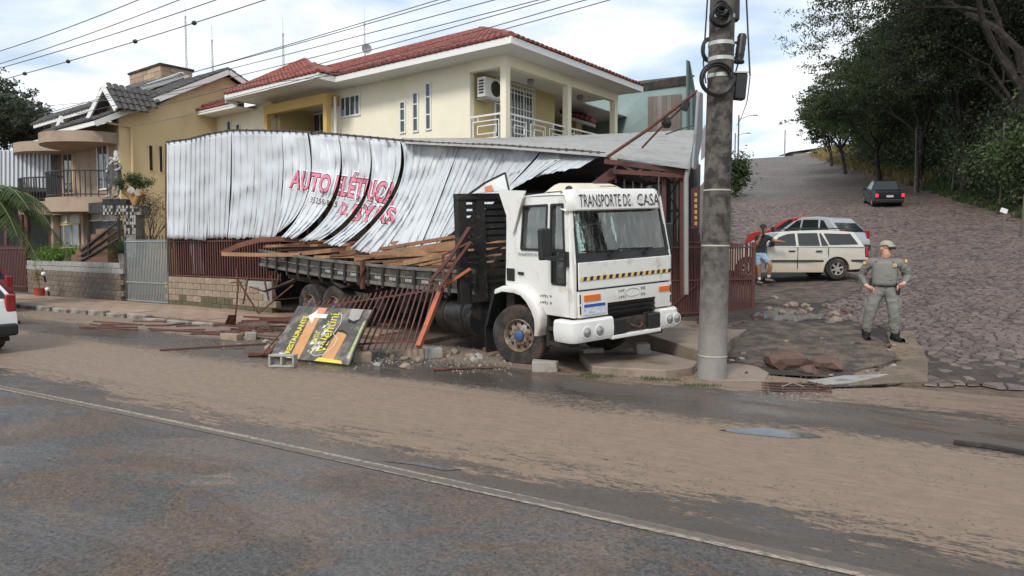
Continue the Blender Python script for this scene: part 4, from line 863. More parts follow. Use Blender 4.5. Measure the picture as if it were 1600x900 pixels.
# red gate fence behind the utility pole
rg = thing('driveway_gate', 'dark red bar fence and gate behind the utility pole', 'gate', at(1045, 464, 15.6)); bpy.context.view_layer.update()
RA0, RA1 = at(1042, 463, 15.4), at(1176, 471, 16.2); zb = .36
bars(rg, RA0, RA1, zb, 1.98, 34, .017, M_redoxide, (zb+.06, 1.15, 1.88), flat=True, jit=.03)
bars(rg, RA0+Vector((.05, .5, 0)), at(1100, 460, 16.2), .5, 2.3, 13, .016, M_redoxide, (1.2, 2.0), flat=True, jit=.12)
MB().bar(Vector((RA1.x, RA1.y, .25)), Vector((RA1.x, RA1.y, 2.0)), .1, .07).build('gate_post', M_redoxide, rg, world=True)
MB().bar(Vector((RA0.x, RA0.y-.03, .5)), Vector((RA0.lerp(RA1, .42).x, RA0.lerp(RA1, .42).y-.03, 1.2)), .03, .02).build('brace', M_redoxide, rg, world=True)
# far left: brown sheet gate
lg = thing('sheet_gate', 'dark brown ribbed sheet gate at the far left edge behind the parked cars', 'gate', gz(0, 452, .1)); bpy.context.view_layer.update()
LA, LB = gz(-60, 450, .1), gz(44, 456, .1); lt = at(0, 384, LB.y+.5).z
bars(lg, LA, LB, .15, lt, 46, .035, mat('brown_gate_paint', (.085, .028, .022), .55, 0, .2, 4), (.3, lt-.1), nm='gate_rib', flat=True)
for x, y in ((46, 330), (38, 335)): p = gz(x, 455, .1); MB().bar(p, Vector((p.x, p.y, at(x, y, p.y).z)), .12, .12).build('gate_post', mat('brown_gate_paint', (0, 0, 0)), lg, world=True)
cf = thing('corrugated_fence', 'white corrugated metal fence high up at the left edge below the house balcony', 'fence', at(0, 292, 30)); bpy.context.view_layer.update()
for k in range(9):
    x0 = -40+k*13.2; b = MB()
    b.grid(lambda a, c: at(x0+13.2*a, 234+58*c+(x0+13.2*a)*.02, 30+.08*(sstep(.15, .3, (a*2) % 1)-sstep(.6, .75, (a*2) % 1))), 24, 1); b.build('metal_sheet', M_zinc, cf, world=True)
# ================================================================ HOUSES
M_cream_w = mat('cream_wall', (.84, .785, .62), .8, 0, .06, .8, .05, 30, dirt=(.72, .66, .5), ds=.6, dpos=(.5, .8))
M_yellow_w = mat('mustard_wall', (.56, .39, .135), .8, 0, .08, 1, .05, 30)
M_dull_w = mat('dull_yellow_wall', (.52, .43, .22), .8, 0, .08, 1, .05, 30)
M_tan_w = mat('tan_wall', (.62, .475, .27), .8, 0, .08, .8, .06, 30, dirt=(.47, .36, .22), ds=.9, dpos=(.55, .8))
M_brown_w = mat('brown_plaster', (.36, .275, .205), .85, 0, .12, 1.2, .1, 30, dirt=(.18, .13, .1), ds=1.4, dpos=(.5, .75))
M_soffit = mat('white_soffit', (.7, .69, .65), .8, 0, .05, 1)
M_tile = mat('red_roof_tile', (.255, .072, .055), .75, 0, .3, 2.5, .2, 40, rnd=.3, dirt=(.12, .045, .035), ds=1.2, dpos=(.5, .7))
M_tiled = mat('grey_roof_tile', (.085, .078, .075), .8, 0, .3, 2.5, .2, 40, rnd=.3, dirt=(.04, .036, .034), ds=1.5)
M_stone = mat('stone_cladding', (.42, .31, .22), .85, 0, .25, 3, .3, 40, rnd=.2)
M_win = mat('window_pane', (.06, .075, .09), .08, 0, .1, 3, spec=.7)
class Fr:
    """frame of a house: x along its front, y inwards"""
    def __init__(s, o, ang): s.o = Vector((*o, 0)); s.x = Vector((math.cos(ang), math.sin(ang), 0)); s.y = Vector((-s.x.y, s.x.x, 0))
    def __call__(s, x, y, z): return s.o+s.x*x+s.y*y+UP*z
    def front(s, px, py, y=0): r = ray(px, py); t = (s.o+s.y*y-CP).dot(s.y)/r.dot(s.y); p = CP+r*t-s.o; return p.dot(s.x), p.z
    def side(s, px, py, x=0): r = ray(px, py); t = (s.o+s.x*x-CP).dot(s.x)/r.dot(s.x); p = CP+r*t-s.o; return p.dot(s.y), p.z
    def box(s, b, x0, x1, y0, y1, z0, z1):
        return b.add([s(x, y, z) for x in (x0, x1) for y in (y0, y1) for z in (z0, z1)], [(0, 1, 3, 2), (4, 6, 7, 5), (0, 4, 5, 1), (2, 3, 7, 6), (0, 2, 6, 4), (1, 5, 7, 3)])
def tiles(parent, m, poly, e0, e1, keep=0, tw=.23, tl=.34, under=None):
    """barrel tiles over a sloping polygon; e0->e1 runs along the eave"""
    poly = [Vector(p) for p in poly]; a = (e1-e0).normalized(); nrm = (poly[1]-poly[0]).cross(poly[2]-poly[0]).normalized()
    if nrm.z < 0: nrm = -nrm
    c = nrm.cross(a).normalized()
    if c.z < 0: c = -c
    P2 = [((p-e0).dot(a), (p-e0).dot(c)) for p in poly]; L0, L1 = min(p[0] for p in P2), max(p[0] for p in P2); H0, H1 = min(p[1] for p in P2), max(p[1] for p in P2); spots = []
    for j in range(int((H1-H0)/tl)+2):
        for i in range(int((L1-L0)/tw)+2):
            x = L0+i*tw; y = H0-.06+j*tl
            if inpoly(x, y+.14, P2): spots.append((x, y))
    MB().add([p-nrm*.02 for p in poly], [tuple(range(len(poly)))]).build('roof_deck', under or m, parent, world=True)
    prof = [(-.1, -.005), (-.075, .05), (0, .075), (.075, .05), (.1, -.005)]; base = []
    for yy, lift in ((0, .05), (tl*1.12, .01)): base += [(x, yy, z+lift) for x, z in prof]
    fs = [(k, k+1, k+6, k+5) for k in range(4)]+[(0, 1, 2, 3, 4)]
    spots.sort(key=lambda q: (e0+a*q[0]+c*q[1]).length); rest = MB(); Rm = Matrix((a, c, nrm)).transposed().to_4x4(); proto = None; iv = wmat(parent).inverted()
    for k, (x, y) in enumerate(spots):
        p = e0+a*x+c*y+nrm*random.uniform(-.006, .006)
        if k < keep:
            M_ = Matrix.Translation(p) @ Rm
            if proto is None: proto = o = MB().add(base, fs).build('roof_tile', m, parent)
            else: o = proto.copy(); COL.objects.link(o)
            o.matrix_local = iv @ M_
        else: rest.add([p+a*v[0]+c*v[1]+nrm*v[2] for v in base], fs)
    if rest.f: kind(rest.build('roof_tile', m, parent, world=True), 'stuff')
def window(h, F, x0, x1, z0, z1, y, parent, mull=(), trans=(), axis='front', fw=.06, frame=M_white, pane=None, name='window', out=.05):
    f = (lambda x, d, z: F(x, y-d, z)) if axis == 'front' else (lambda x, d, z: F(y+d, x, z))
    b = MB()
    def bb(xa, xb, za, zb, da, db): b.add([f(x, d, z) for x in (xa, xb) for d in (da, db) for z in (za, zb)], [(0, 1, 3, 2), (4, 6, 7, 5), (0, 4, 5, 1), (2, 3, 7, 6), (0, 2, 6, 4), (1, 5, 7, 3)])
    bb(x0, x1, z0, z0+fw, 0, out); bb(x0, x1, z1-fw, z1, 0, out); bb(x0, x0+fw, z0+fw, z1-fw, 0, out); bb(x1-fw, x1, z0+fw, z1-fw, 0, out)
    for mx in mull: q = x0+(x1-x0)*mx; bb(q-.02, q+.02, z0+fw, z1-fw, 0, out*.8)
    for tz in trans: q = z0+(z1-z0)*tz; bb(x0+fw, x1-fw, q-.02, q+.02, 0, out*.75)
    w = b.build(name, frame, parent, world=True); b = MB(); bb(x0+fw, x1-fw, z0+fw, z1-fw, .004, .014); b.build('pane', pane or M_win, w, world=True); return w
def yellow_house():
    F = Fr((-.19, 21), R(-37.7)); h = thing('yellow_house', 'two storey cream yellow house with red tiled hip roof and corner balcony', 'house', F(0, 0, 0)); bpy.context.view_layer.update()
    X1 = -1.39; ZT = 7.5; xl = F.front(515, 150)[0]; xp0, xp1 = F.front(413, 170, -.6)[0], F.front(510, 150, -.6)[0]; xe = F.front(300, 190, -.3)[0]
    b = MB(); F.box(b, xl, X1, 0, .2, 0, ZT); b.build('front_wall', M_cream_w, h, world=True)
    b = MB(); F.box(b, X1-.2, X1-.002, .2, 4.6, 4.9, ZT); F.box(b, X1-3, X1-.21, 4.4, 4.6, 4.9, ZT); F.box(b, -4.3, -4.1, 4.6, 11, 4.9, ZT); b.build('balcony_wall', M_dull_w, h, world=True)
    b = MB(); F.box(b, xe, xp0, -.3, -.1, 0, ZT); b.build('front_wall', M_cream_w, h, world=True)
    b = MB(); F.box(b, xp0+.02, xp0+.3, -.12, 1.6, 0, ZT); F.box(b, xp0+.3, xl+.2, 1.5, 1.7, 0, ZT); F.box(b, xl-.02, xl+.18, .2, 1.5, 0, ZT); b.build('porch_wall', M_dull_w, h, world=True)
    b = MB(); F.box(b, xp0-.02, xp1, -.62, -.4, 6.95, 7.3); F.box(b, xp0-.02, xp0+.16, -.61, -.42, 3, 6.95); F.box(b, xp1-.2, xp1-.0, -.61, -.42, 3, 6.95); F.box(b, xp1-.19, xp1-.01, -.4, -.001, 6.95, 7.3); b.build('porch_beam', M_yellow_w, h, world=True)
    b = MB(); b.tube([F(xp1+.09, -.3, 3), F(xp1+.09, -.3, 7.2)], .05, 8); b.build('drain_pipe', M_white, h, world=True)
    xd0, zd = F.front(480, 180, 1.5); xd1 = F.front(499, 180, 1.5)[0]; window(h, F, xd0, xd1+.5, 3.6, zd, 1.5, h, (.33, .66), (.4, .6, .8), name='porch_door')
    # windows of the long front wall
    def fw(px0, py0, px1, py1, **k): (x0, z1), (x1, z0) = F.front(px0, py0), F.front(px1, py1); window(h, F, x0, x1, z0, z1, 0, h, **k)
    fw(532, 152, 564, 180, mull=(.25, .5, .75)); fw(625, 159, 635, 208, trans=(.4, .75), fw=.05); fw(645, 145, 655, 206, trans=(.35, .7), fw=.05); fw(665, 130, 675, 203, trans=(.33, .7), fw=.05)
    for px0, py0, px1, py1 in ((355, 189, 363, 225), (369, 194, 377, 225), (384, 200, 390, 225)): (x0, z1), (x1, z0) = F.front(px0, py0, -.3), F.front(px1, py1, -.3); window(h, F, x0, x1, z0, z1, -.3, h, fw=.05)
    # balcony
    b = MB(); F.box(b, X1, .12, -.12, 6.6, 4.72, 4.95); b.build('balcony_floor', M_cream_w, h, world=True)
    b = MB(); F.box(b, X1, .09, -.09, .12, 7.18, ZT); F.box(b, -.12, .09, .12, 6.55, 7.18, ZT); b.build('balcony_beam', M_cream_w, h, world=True)
    for y in (0, 3.3, 6.4): b = MB(); F.box(b, -.11, .1-.001, y-.11, y+.1, 4.95, 7.18); b.build('column', M_cream_w, h, world=True)
    b = MB(); F.box(b, X1, -.12, .12, 6.4, 7.3, 7.34); F.box(b, -4.2, X1, 4.6, 11, 7.3, 7.34); b.build('balcony_ceiling', M_soffit, h, world=True)
    (y0, z1), (y1, z0) = F.side(771, 128, X1), F.side(832, 205, X1); gd = window(h, F, y0, y1, 4.95, z1, X1, h, (.25, .5, .75), (.4, .7), axis='side', name='balcony_door')
    b = MB(); 
    for k in range(14): yy = y0+(y1-y0)*k/13; b.bar(F(X1+.1, yy, 4.95), F(X1+.1, yy, z1+.1), .018, .018)
    b.bar(F(X1+.1, y0, z1+.1), F(X1+.1, y1, z1+.1), .03, .03); b.bar(F(X1+.1, y0, z1-.2), F(X1+.1, y1, z1-.2), .03, .03); b.build('security_grille', M_white, gd, world=True)
    def railing(p, q):
        rl = MB(); d = (q-p); L = d.length; d.normalize(); rl.bar(p+UP*.88, q+UP*.88, .05, .05); rl.bar(p+UP*.12, q+UP*.12, .035, .035)
        rl.bar(p+UP*.0, p+UP*.88, .035); rl.bar(q+UP*.0, q+UP*.88, .035); o = rl.build('balcony_railing', M_white, h, world=True); n = max(1, round(L/1.05))
        for k in range(n):
            u0, u1 = L*k/n+.12, L*(k+1)/n-.12
            for (a, c, z0, z1) in ((u0, u1, .2, .72), (u0+.18, u1-.1, .34, .58)):
                r_ = MB(); A, B, C_, D = [p+d*a+UP*z0, p+d*c+UP*z0, p+d*c+UP*z1, p+d*a+UP*z1]
                for s, e in ((A, B), (B, C_), (C_, D), (D, A)): r_.bar(s, e, .03, .03)
                if z0 < .3: r_.bar(p+d*(a+.2)+UP*.72, p+d*(a+.2)+UP*.87, .025); r_.bar(p+d*(c-.2)+UP*.12, p+d*(c-.2)+UP*.2, .025)
                r_.build('railing_square', M_white, o, world=True)
    railing(F(X1+.02, -.02, 4.95), F(-.12, -.02, 4.95)); railing(F(0, .12, 4.95), F(0, 3.18, 4.95)); railing(F(0, 3.42, 4.95), F(0, 6.28, 4.95))
    for x, y in ((-.7, 2.2), (-.7, 5.2)): MB().lathe([(.1, 0), (.12, -.05), (.09, -.16), (.001, -.2)], F(x, y, 7.3), (0, 0, 1), 12, False).build('ceiling_lamp', mat('lamp_glass_grey', (.25, .25, .25), .3), h, world=True)
    # air conditioner on brackets
    y0, z0 = F.side(756, 120, X1+.12); ac = thing('air_conditioner', 'white air conditioner unit under the balcony roof of the yellow house', 'air conditioner', F(X1+.2, .55, 6.45)); ac.rotation_euler = (0, 0, R(-37.7)); M_ac = mat('ac_white', (.7, .7, .68), .45, 0, .05)
    MB().bx(-.02, .3, -.42, .42, 0, .6).build('casing', M_ac, ac, bevel=.02)
    MB().lathe([(.24, 0), (.24, .012), (.2, .016), (.05, .02), (.001, .02)], (.302, .1, .3), (1, 0, 0), 24, False).build('fan_grille', M_chassis, ac)
    for k in range(5): MB().bx(.06, .24, -.43, -.421, .1+k*.09, .15+k*.09).build('side_louver', M_chassis, ac)
    MB().bx(-.15, .3, -.3, .3, -.05, -.005).build('bracket', M_steel, ac)
    # soffit and fascia
    E = .9; xL = xe-.5; yE = F.side(1004, 150, .9)[0]; b = MB(); F.box(b, xl, E, -E, -.0, ZT, ZT+.02); F.box(b, .0, E, 0, yE, ZT, ZT+.02); F.box(b, -4, .0, 6.4, yE, ZT-.001, ZT+.019); F.box(b, xp0-1.0, F.front(497, 123, -1.62)[0], -1.62, -.9, ZT+.0005, ZT+.0205); F.box(b, xp0-1.0, xl, -.9, .5, ZT, ZT+.02); F.box(b, xL, xp0-1.0, -1.1, .5, ZT-.18, ZT-.16); F.box(b, xp0, xl, 0.5, 1.6, 7.32, 7.34); b.build('soffit', M_soffit, h, world=True)
    xw0, xw1 = xp0-1.0, F.front(497, 123, -1.62)[0]; b = MB(); zf0, zf1 = ZT-.02, ZT+.17
    F.box(b, xw1, E+.03, -E-.03, -E, zf0, zf1); F.box(b, E, E+.03, -E, yE, zf0, zf1); F.box(b, xw0, xw1+.02, -1.65, -1.62, zf0, zf1); F.box(b, xw1-.01, xw1+.02, -1.62, -E, zf0, zf1); F.box(b, xL, xw0, -1.15, -1.12, zf0-.18, zf1-.2); F.box(b, xw0-.01, xw0+.02, -1.62, -1.12, zf0-.1, zf1); b.build('fascia', M_white, h, world=True)
    # roof planes
    z0 = ZT+.17; sl = .45; r = 6.2; zr = z0+r*sl; c0 = F(E, -E, z0); rs = F(E-r, -E+r, zr); re = F(-17, -E+r, zr)
    tiles(h, M_tile, [F(xw1-1, -E, z0), c0, rs, F(xw1-1, -E+r, zr)], F(xw1-1, -E, z0), c0, 200)
    tiles(h, M_tile, [c0, F(E, yE, z0), F(E-r*.6, yE-.3, z0+r*.6*sl), rs], c0, F(E, yE, z0), 100)
    tiles(h, M_tile, [F(xw1, -E, z0), F(-17, -E, z0), re, F(xw1, -E+r, zr)], F(-17, -E, z0), F(xw1, -E, z0), 0)
    MB().add([F(-17, 12.3, z0), F(E-r, 12.3, z0), F(E-r, -E+r+.01, zr), re], [(0, 1, 2, 3)]).build('roof_deck', M_tile, h, world=True)
    ap = F(xw1-4.8, -1.62+3.0, 9.42); w0 = F(xw0, -1.62, z0); w1 = F(xw1, -1.62, z0); bk = F(xw1-4.8, 5.3, 9.5)
    tiles(h, M_tile, [w0, w1, ap], w0, w1, 0); tiles(h, M_tile, [w1, F(xw1, 3.0, z0+1.2), bk, ap], w1, F(xw1, 3.0, z0), 0); MB().add([w0, ap, bk, F(xw0, 5, z0)], [(0, 1, 2, 3)]).build('roof_deck', M_tile, h, world=True)
    l0, l1 = F(xL, -1.12, z0-.2), F(xw0+.1, -1.12, z0-.2); tiles(h, M_tile, [l0, l1, F(xw0+.1, 2.2, z0+1.2), F(xL+2.2, 2.2, z0+1.2)], l0, l1, 0)
    def ridge(p, q, n):
        b = MB()
        for k in range(n): a = p.lerp(q, k/n); c = p.lerp(q, (k+1.08)/n); b.tube([a+UP*.03, c+UP*.05], [.11, .09], 8)
        kind(b.build('ridge_tile', M_tile, h, world=True), 'stuff')
    ridge(c0, rs, 22); ridge(rs, re, 34); ridge(w1, ap, 16); ridge(w0, ap, 16)
    # small lower roof beyond the balcony
    b = MB(); q = [at(880, 170, 29), at(930, 191, 27.5), at(905, 176, 30), at(880, 163, 31)]
    tiles(h, M_tile, [at(875, 176, 28), at(930, 194, 27), at(918, 184, 29), at(875, 165, 30)], at(875, 176, 28), at(930, 194, 27), 0); b.prism([at(875, 181, 28), at(929, 198, 27), at(930, 194, 27), at(875, 177, 28)], (.05, .3, 0)); b.build('fascia', M_white, h, world=True)
    b = MB(); b.prism([at(880, 180, 29.5), at(900, 188, 29.2), at(900, 230, 29.2), at(880, 230, 29.5)], (.3, .6, 0)); b.build('annex_wall', M_dull_w, h, world=True)
yellow_house()
def left_house():
    F = Fr((-14.9, 27), R(-37.7)); h = thing('tan_house', 'two storey tan and brown house with curved balcony and dark tiled gables', 'house', F(0, 0, 0)); bpy.context.view_layer.update()
    ze = F.front(192, 182)[1]; yr_, zr = F.side(352, 119); 
    # gable wall on the right
    yb, zb_ = F.side(387, 134, .3); pts = [F(0, 0, 0), F(0, yb, 0), F(0, yb, zb_-.1), F(0, yr_, zr), F(0, 0, ze)]; MB().prism(pts, F.x*-.2).build('side_wall', M_tan_w, h, world=True)
    xl = F.front(78, 240)[0]; b = MB(); F.box(b, xl, -.2, .0, .2, 0, ze-.1); F.box(b, xl, xl+.2, .2, 6, 0, ze-.2); b.build('front_wall', M_brown_w, h, world=True)
    for px0, py0, px1, py1 in ((231, 226, 240, 268), (247, 227, 255, 270)):
        (y0, z1), (y1, z0) = F.side(px0, py0), F.side(px1, py1); window(h, F, y0, y1, z0, z1, 0, h, axis='side', frame=M_tan_w, pane=M_dark, fw=.03, out=.03)
    y0, z1 = F.side(204, 200); MB().tube([F(.05, y0-1.0, z1+.1), F(.06, y0, z1), F(.06, y0, 2)], .05, 8).build('drain_pipe', M_tan_w, h, world=True)
    # upper storey windows and doors
    for px0, py0, px1, py1 in ((98, 240, 117, 303), (152, 228, 172, 296)):
        (x0, z1), (x1, z0) = F.front(px0, py0), F.front(px1, py1); window(h, F, x0, x1, z0, z1, 0, h, (.5,), frame=M_white if px0 > 120 else M_tan_w, pane=M_win, fw=.07)
    # curved concrete awning and balcony
    def curved(name, m, z0, z1, sag=1.3, ins=0, off=0):
        P = []; n = 28
        for i in range(n+1):
            t = i/n; x = xl-1.2+( -.1-(xl-1.2))*t+.0; d = (.55+.75*sag*math.sin(math.pi*min(1, t*2))**.8 if t < .5 else .55+1.05*sag*math.sin(math.pi*(t-.5)*2)**.7)-ins; P.append((x, -d-off))
        P += [(-.1, -.01), (xl-1.2, -.01)]; MB().prism([F(x, y, z0) for x, y in P], UP*(z1-z0)).build(name, m, h, world=True, smooth=True, ang=30); return P[:n+1]
    za = F.front(120, 205, -1.2)[1]; curved('concrete_awning', M_brown_w, za-.38, za+.02); zf = F.front(120, 307, -1.3)[1]
    P = curved('balcony_slab', M_brown_w, zf-.55, zf-.0, 1.15)
    b = MB(); 
    for i in range(len(P)-1): b.bar(F(P[i][0], P[i][1]+.06, zf+.98), F(P[i+1][0], P[i+1][1]+.06, zf+.98), .06, .05); b.bar(F(P[i][0], P[i][1]+.06, zf+.1), F(P[i+1][0], P[i+1][1]+.06, zf+.1), .04, .04)
    rl = b.build('balcony_railing', M_black, h, world=True)
    for i in range(len(P)-1):
        for q in (0, .5): x = P[i][0]*(1-q)+P[i+1][0]*q; y = P[i][1]*(1-q)+P[i+1][1]*q+.06; MB().bar(F(x, y, zf), F(x, y, zf+.97), .028).build('baluster', M_black, rl, world=True)
    # roofs
    sl = (zr-ze)/yr_; ov = .3; 
    def plane(pts, e0, e1): tiles(h, M_tiled, pts, e0, e1, 0)
    e0, e1 = F(-8.0, -.95, ze-.95*sl+.25), F(ov, -.95, ze-.95*sl+.25); t0, t1 = F(-8.0, yr_, zr+.25), F(ov, yr_, zr+.25)
    plane([F(-4.6, -.95, e0.z), e1, t1, F(-4.6, yr_, t1.z)], e0, e1); plane([F(-6, yb, zb_+.15), F(ov, yb, zb_+.15), t1, F(-6, yr_, zr+.25)], F(-6, yb, zb_+.15), F(ov, yb, zb_+.15))
    b = MB()
    for p, q in ((e1, t1), (t1, F(ov, yb, zb_+.15))): b.bar(p-UP*.12, q-UP*.12, .06, .2)
    b.bar(F(-3.6, -.95, e0.z-.1), e1-UP*.1, .05, .16); b.build('verge_board', M_white, h, world=True)
    # left lower roof
    q0, q1 = at(53, 196, 30.5), at(143, 169, 28.2); q2, q3 = at(160, 158, 32), at(75, 182, 35); plane([q0, q1, q2, q3], q0, q1); b = MB(); b.bar(q0-UP*.05, q1-UP*.05, .05, .14); b.build('verge_board', M_white, h, world=True)
    b = MB(); b.prism([at(80, 215, 30.5), at(145, 200, 28.8), at(145, 172, 28.8), at(80, 192, 30.5)], F.y*.15); b.build('upper_wall', M_soffit, h, world=True)
    b = MB(); b.bar(at(96, 186, 29.0), at(90, 202, 29.6), .12, .3); b.build('roof_strut', M_white, h, world=True)
    # dormer gable
    a = at(161, 134, 26.6); l = at(137, 184, 27.0); r_ = at(181, 169, 26.2); bk = F.y*5.5; dz = UP*.15
    plane([r_, r_+F.y*1.0, a+F.y*2.6, a], r_, r_+F.y*1.0); plane([l, l+F.y*1.0, a+F.y*2.6, a], l, l+F.y*1.0)
    b = MB(); b.bar(l-UP*.05, a-UP*.05, .06, .18); b.bar(a-UP*.05, r_-UP*.05, .06, .18); b.build('verge_board', M_white, h, world=True)
    MB().add([l+F.y*.5, r_+F.y*.5, a+F.y*.5], [(0, 1, 2)]).build('gable_panel', M_brown_w, h, world=True)
    # second gable behind, and stone clad water tower
    g0, g1, g2 = at(222, 139, 31), at(284, 117, 33), at(300, 126, 34); b = MB(); b.bar(g0, g1, .1, .25); b.bar(g1, g2, .1, .25); b.build('verge_board', M_white, h, world=True)
    plane([at(205, 141, 31), g1, at(262, 118, 38), at(200, 133, 36)], at(205, 141, 31), g1); MB().add([g0+F.y*.4, g2+F.y*.4, g1+F.y*.4], [(0, 1, 2)]).build('gable_panel', M_tan_w, h, world=True)
    c = at(252, 130, 33.5); t = Fr((c.x, c.y), R(-37.7)); x0 = t.front(203, 120)[0]; y1 = t.side(300, 115)[0]; z1 = at(252, 102, 33.5).z; z0 = z1-2.2
    tw = MB(); t.box(tw, x0, 0, 0, y1, z0, z1); two = tw.build('water_tower', M_stone, h, world=True)
    tw = MB(); t.box(tw, x0-.08, .08, -.08, y1+.08, z1, z1+.1); tw.build('tower_cap', M_chassis, two, world=True)
    for k in range(9):
        z = z0+.05+k*.24; off = random.random()*.4
        for ax in (0, 1):
            L = -x0 if ax == 0 else y1; u = -off
            while u < L:
                w = random.uniform(.35, .8); aa, bb = max(0, u), min(L, u+w-.015); u += w
                if bb-aa < .1: continue
                s = MB(); e = .015+random.random()*.02
                if ax == 0: t.box(s, x0+aa, x0+bb, -e, -.0005, z, z+.225)
                else: t.box(s, .0005, e, aa, bb, z, z+.225)
                s.build('stone', M_stone, two, world=True)
    ac = thing('air_conditioner', 'white air conditioner unit under the curved awning of the tan house', 'air conditioner', F(xl+.25, -.3, F.front(80, 245)[1])); ac.rotation_euler = (0, 0, R(-37.7)); bpy.context.view_layer.update()
    MB().bx(-.55, .35, -.3, .1, 0, .65).build('casing', mat('ac_white', (0, 0, 0)), ac, bevel=.02); MB().lathe([(.25, 0), (.25, .01), (.001, .02)], (-.15, -.302, .32), (0, -1, 0), 20, False).build('fan_grille', M_chassis, ac)
    # ground floor: shop front, dark fascia, stairs with rail
    for px0, py0, px1, py1, mu in ((88, 330, 107, 349, ()), (108, 330, 127, 349, ()), (89, 351, 126, 388, (.33, .66)), (135, 328, 160, 345, ()), (161, 333, 185, 345, ())):
        (x0, z1), (x1, z0) = F.front(px0, py0, -.4), F.front(px1, py1, -.4); window(h, F, x0, x1, z0, z1, -.4, h, mu, frame=M_tan_w if px0 < 130 else M_white, pane=mat('shop_glass', (.22, .26, .27), .1, 0, .5, 1.2, spec=.7) if py0 > 350 else mat('frosted_pane', (.42, .43, .36), .4, 0, .3, 2), fw=.05)
    b = MB(); (x0, z1), (x1, z0) = F.front(128, 347, -.45), F.front(190, 402, -.45); F.box(b, x0, x1, -.45, -.38, z0, z1); b.build('dark_wall', mat('slate_wall', (.085, .085, .09), .7, 0, .15, 2), h, world=True)
    b = MB(); (x0, z1), (x1, z0) = F.front(132, 318, -1.0), F.front(192, 330, -1.0); F.box(b, x0, x1, -1.0, -.9, z0, z1); b.build('dark_fascia', M_black, h, world=True)
    b = MB()
    for px in (84, 131): b = MB(); x, z = F.front(px, 320, -.6); F.box(b, x-.12, x+.12, -.7, -.46, 0, z); b.build('pillar', M_brown_w, h, world=True)
    b = MB(); 
    for k in range(6): (x0, z0), (x1, z1) = F.front(138+k*8, 404-k*8, -1.0), F.front(190, 398-k*8, -1.0); F.box(b, x0, x1+.3, -1.6, -.46, z0-.3, z1)
    b.build('stairs', mat('timber_stair', (.2, .11, .065), .7), h, world=True)
    for dy in (0, 14, 27): MB().bar(F(*[F.front(125, 392+dy*.6, -1.65)[0], -1.65, F.front(125, 392+dy*.6, -1.65)[1]]), F(*[F.front(186, 345+dy, -1.65)[0], -1.65, F.front(186, 345+dy, -1.65)[1]]), .05, .05).build('stair_rail', M_black, h, world=True)
    for px, y0, y1 in ((139, 350, 402), (186, 340, 375)): (x, z0), (_, z1) = F.front(px, y1, -1.65), F.front(px, y0, -1.65); MB().bar(F(x, -1.65, z0), F(x, -1.65, z1), .06).build('rail_post', M_black, h, world=True)
left_house()
# dark garage behind the brown gate at the left edge
g = thing('garage', 'dark open garage behind the brown gate at the left edge', 'garage', at(-40, 440, 32)); bpy.context.view_layer.update()
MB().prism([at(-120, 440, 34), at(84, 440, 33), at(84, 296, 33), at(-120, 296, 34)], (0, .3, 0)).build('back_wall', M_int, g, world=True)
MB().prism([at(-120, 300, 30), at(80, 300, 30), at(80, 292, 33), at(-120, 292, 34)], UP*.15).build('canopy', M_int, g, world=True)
for x in (10, 44, 80): MB().bar(at(x, 440, 30), at(x, 300, 30), .12).build('post', M_redoxide, g, world=True)
# grey green house behind the shed
gh = thing('green_house', 'plain grey green house with a boarded window behind the shed roof', 'house', at(1000, 300, 30)); bpy.context.view_layer.update()
M_gg = mat('grey_green_wall', (.28, .37, .36), .85, 0, .1, 1, .06, 20, dirt=(.2, .26, .255), ds=1)
q = [at(905, 260, 32), at(1076, 260, 27), at(1076, 128, 27), at(990, 142, 29.6), at(905, 155, 32)]; MB().prism(q, (.3, .6, 0)).build('wall', M_gg, gh, world=True)
MB().prism([at(985, 145, 29.7), at(1075, 131, 26.9), at(1075, 121, 26.9), at(985, 137, 29.7)], (.2, .5, 0)).build('roof_edge', M_chassis, gh, world=True)
MB().prism([at(900, 140, 38), at(1085, 120, 33), at(1075, 121, 27), at(985, 137, 29.7)], UP*.08).build('roof', M_chassis, gh, world=True)
MB().prism([at(1072, 260, 26.5), at(1090, 260, 30), at(1088, 160, 30), at(1076, 96, 26.6), at(1072, 94, 26.5)], (.05, 0, 0)).build('fin_wall', mat('dark_green_panel', (.12, .17, .15), .7), gh, world=True)
M_board = mat('grey_weathered_board', (.24, .21, .185), .85, 0, .2, 2, .2, rnd=.25)
for k in range(7):
    x0 = 1013+k*7.4; f = lambda x, y: at(x, y, 28.75-(x-1013)/51*1.45-.06); MB().prism([f(x0, 206), f(x0+7.1, 205), f(x0+7.1, 151-k*.6), f(x0, 151.5-k*.6)], (-.03, -.05, 0)).build('window_board', M_board, gh, world=True)
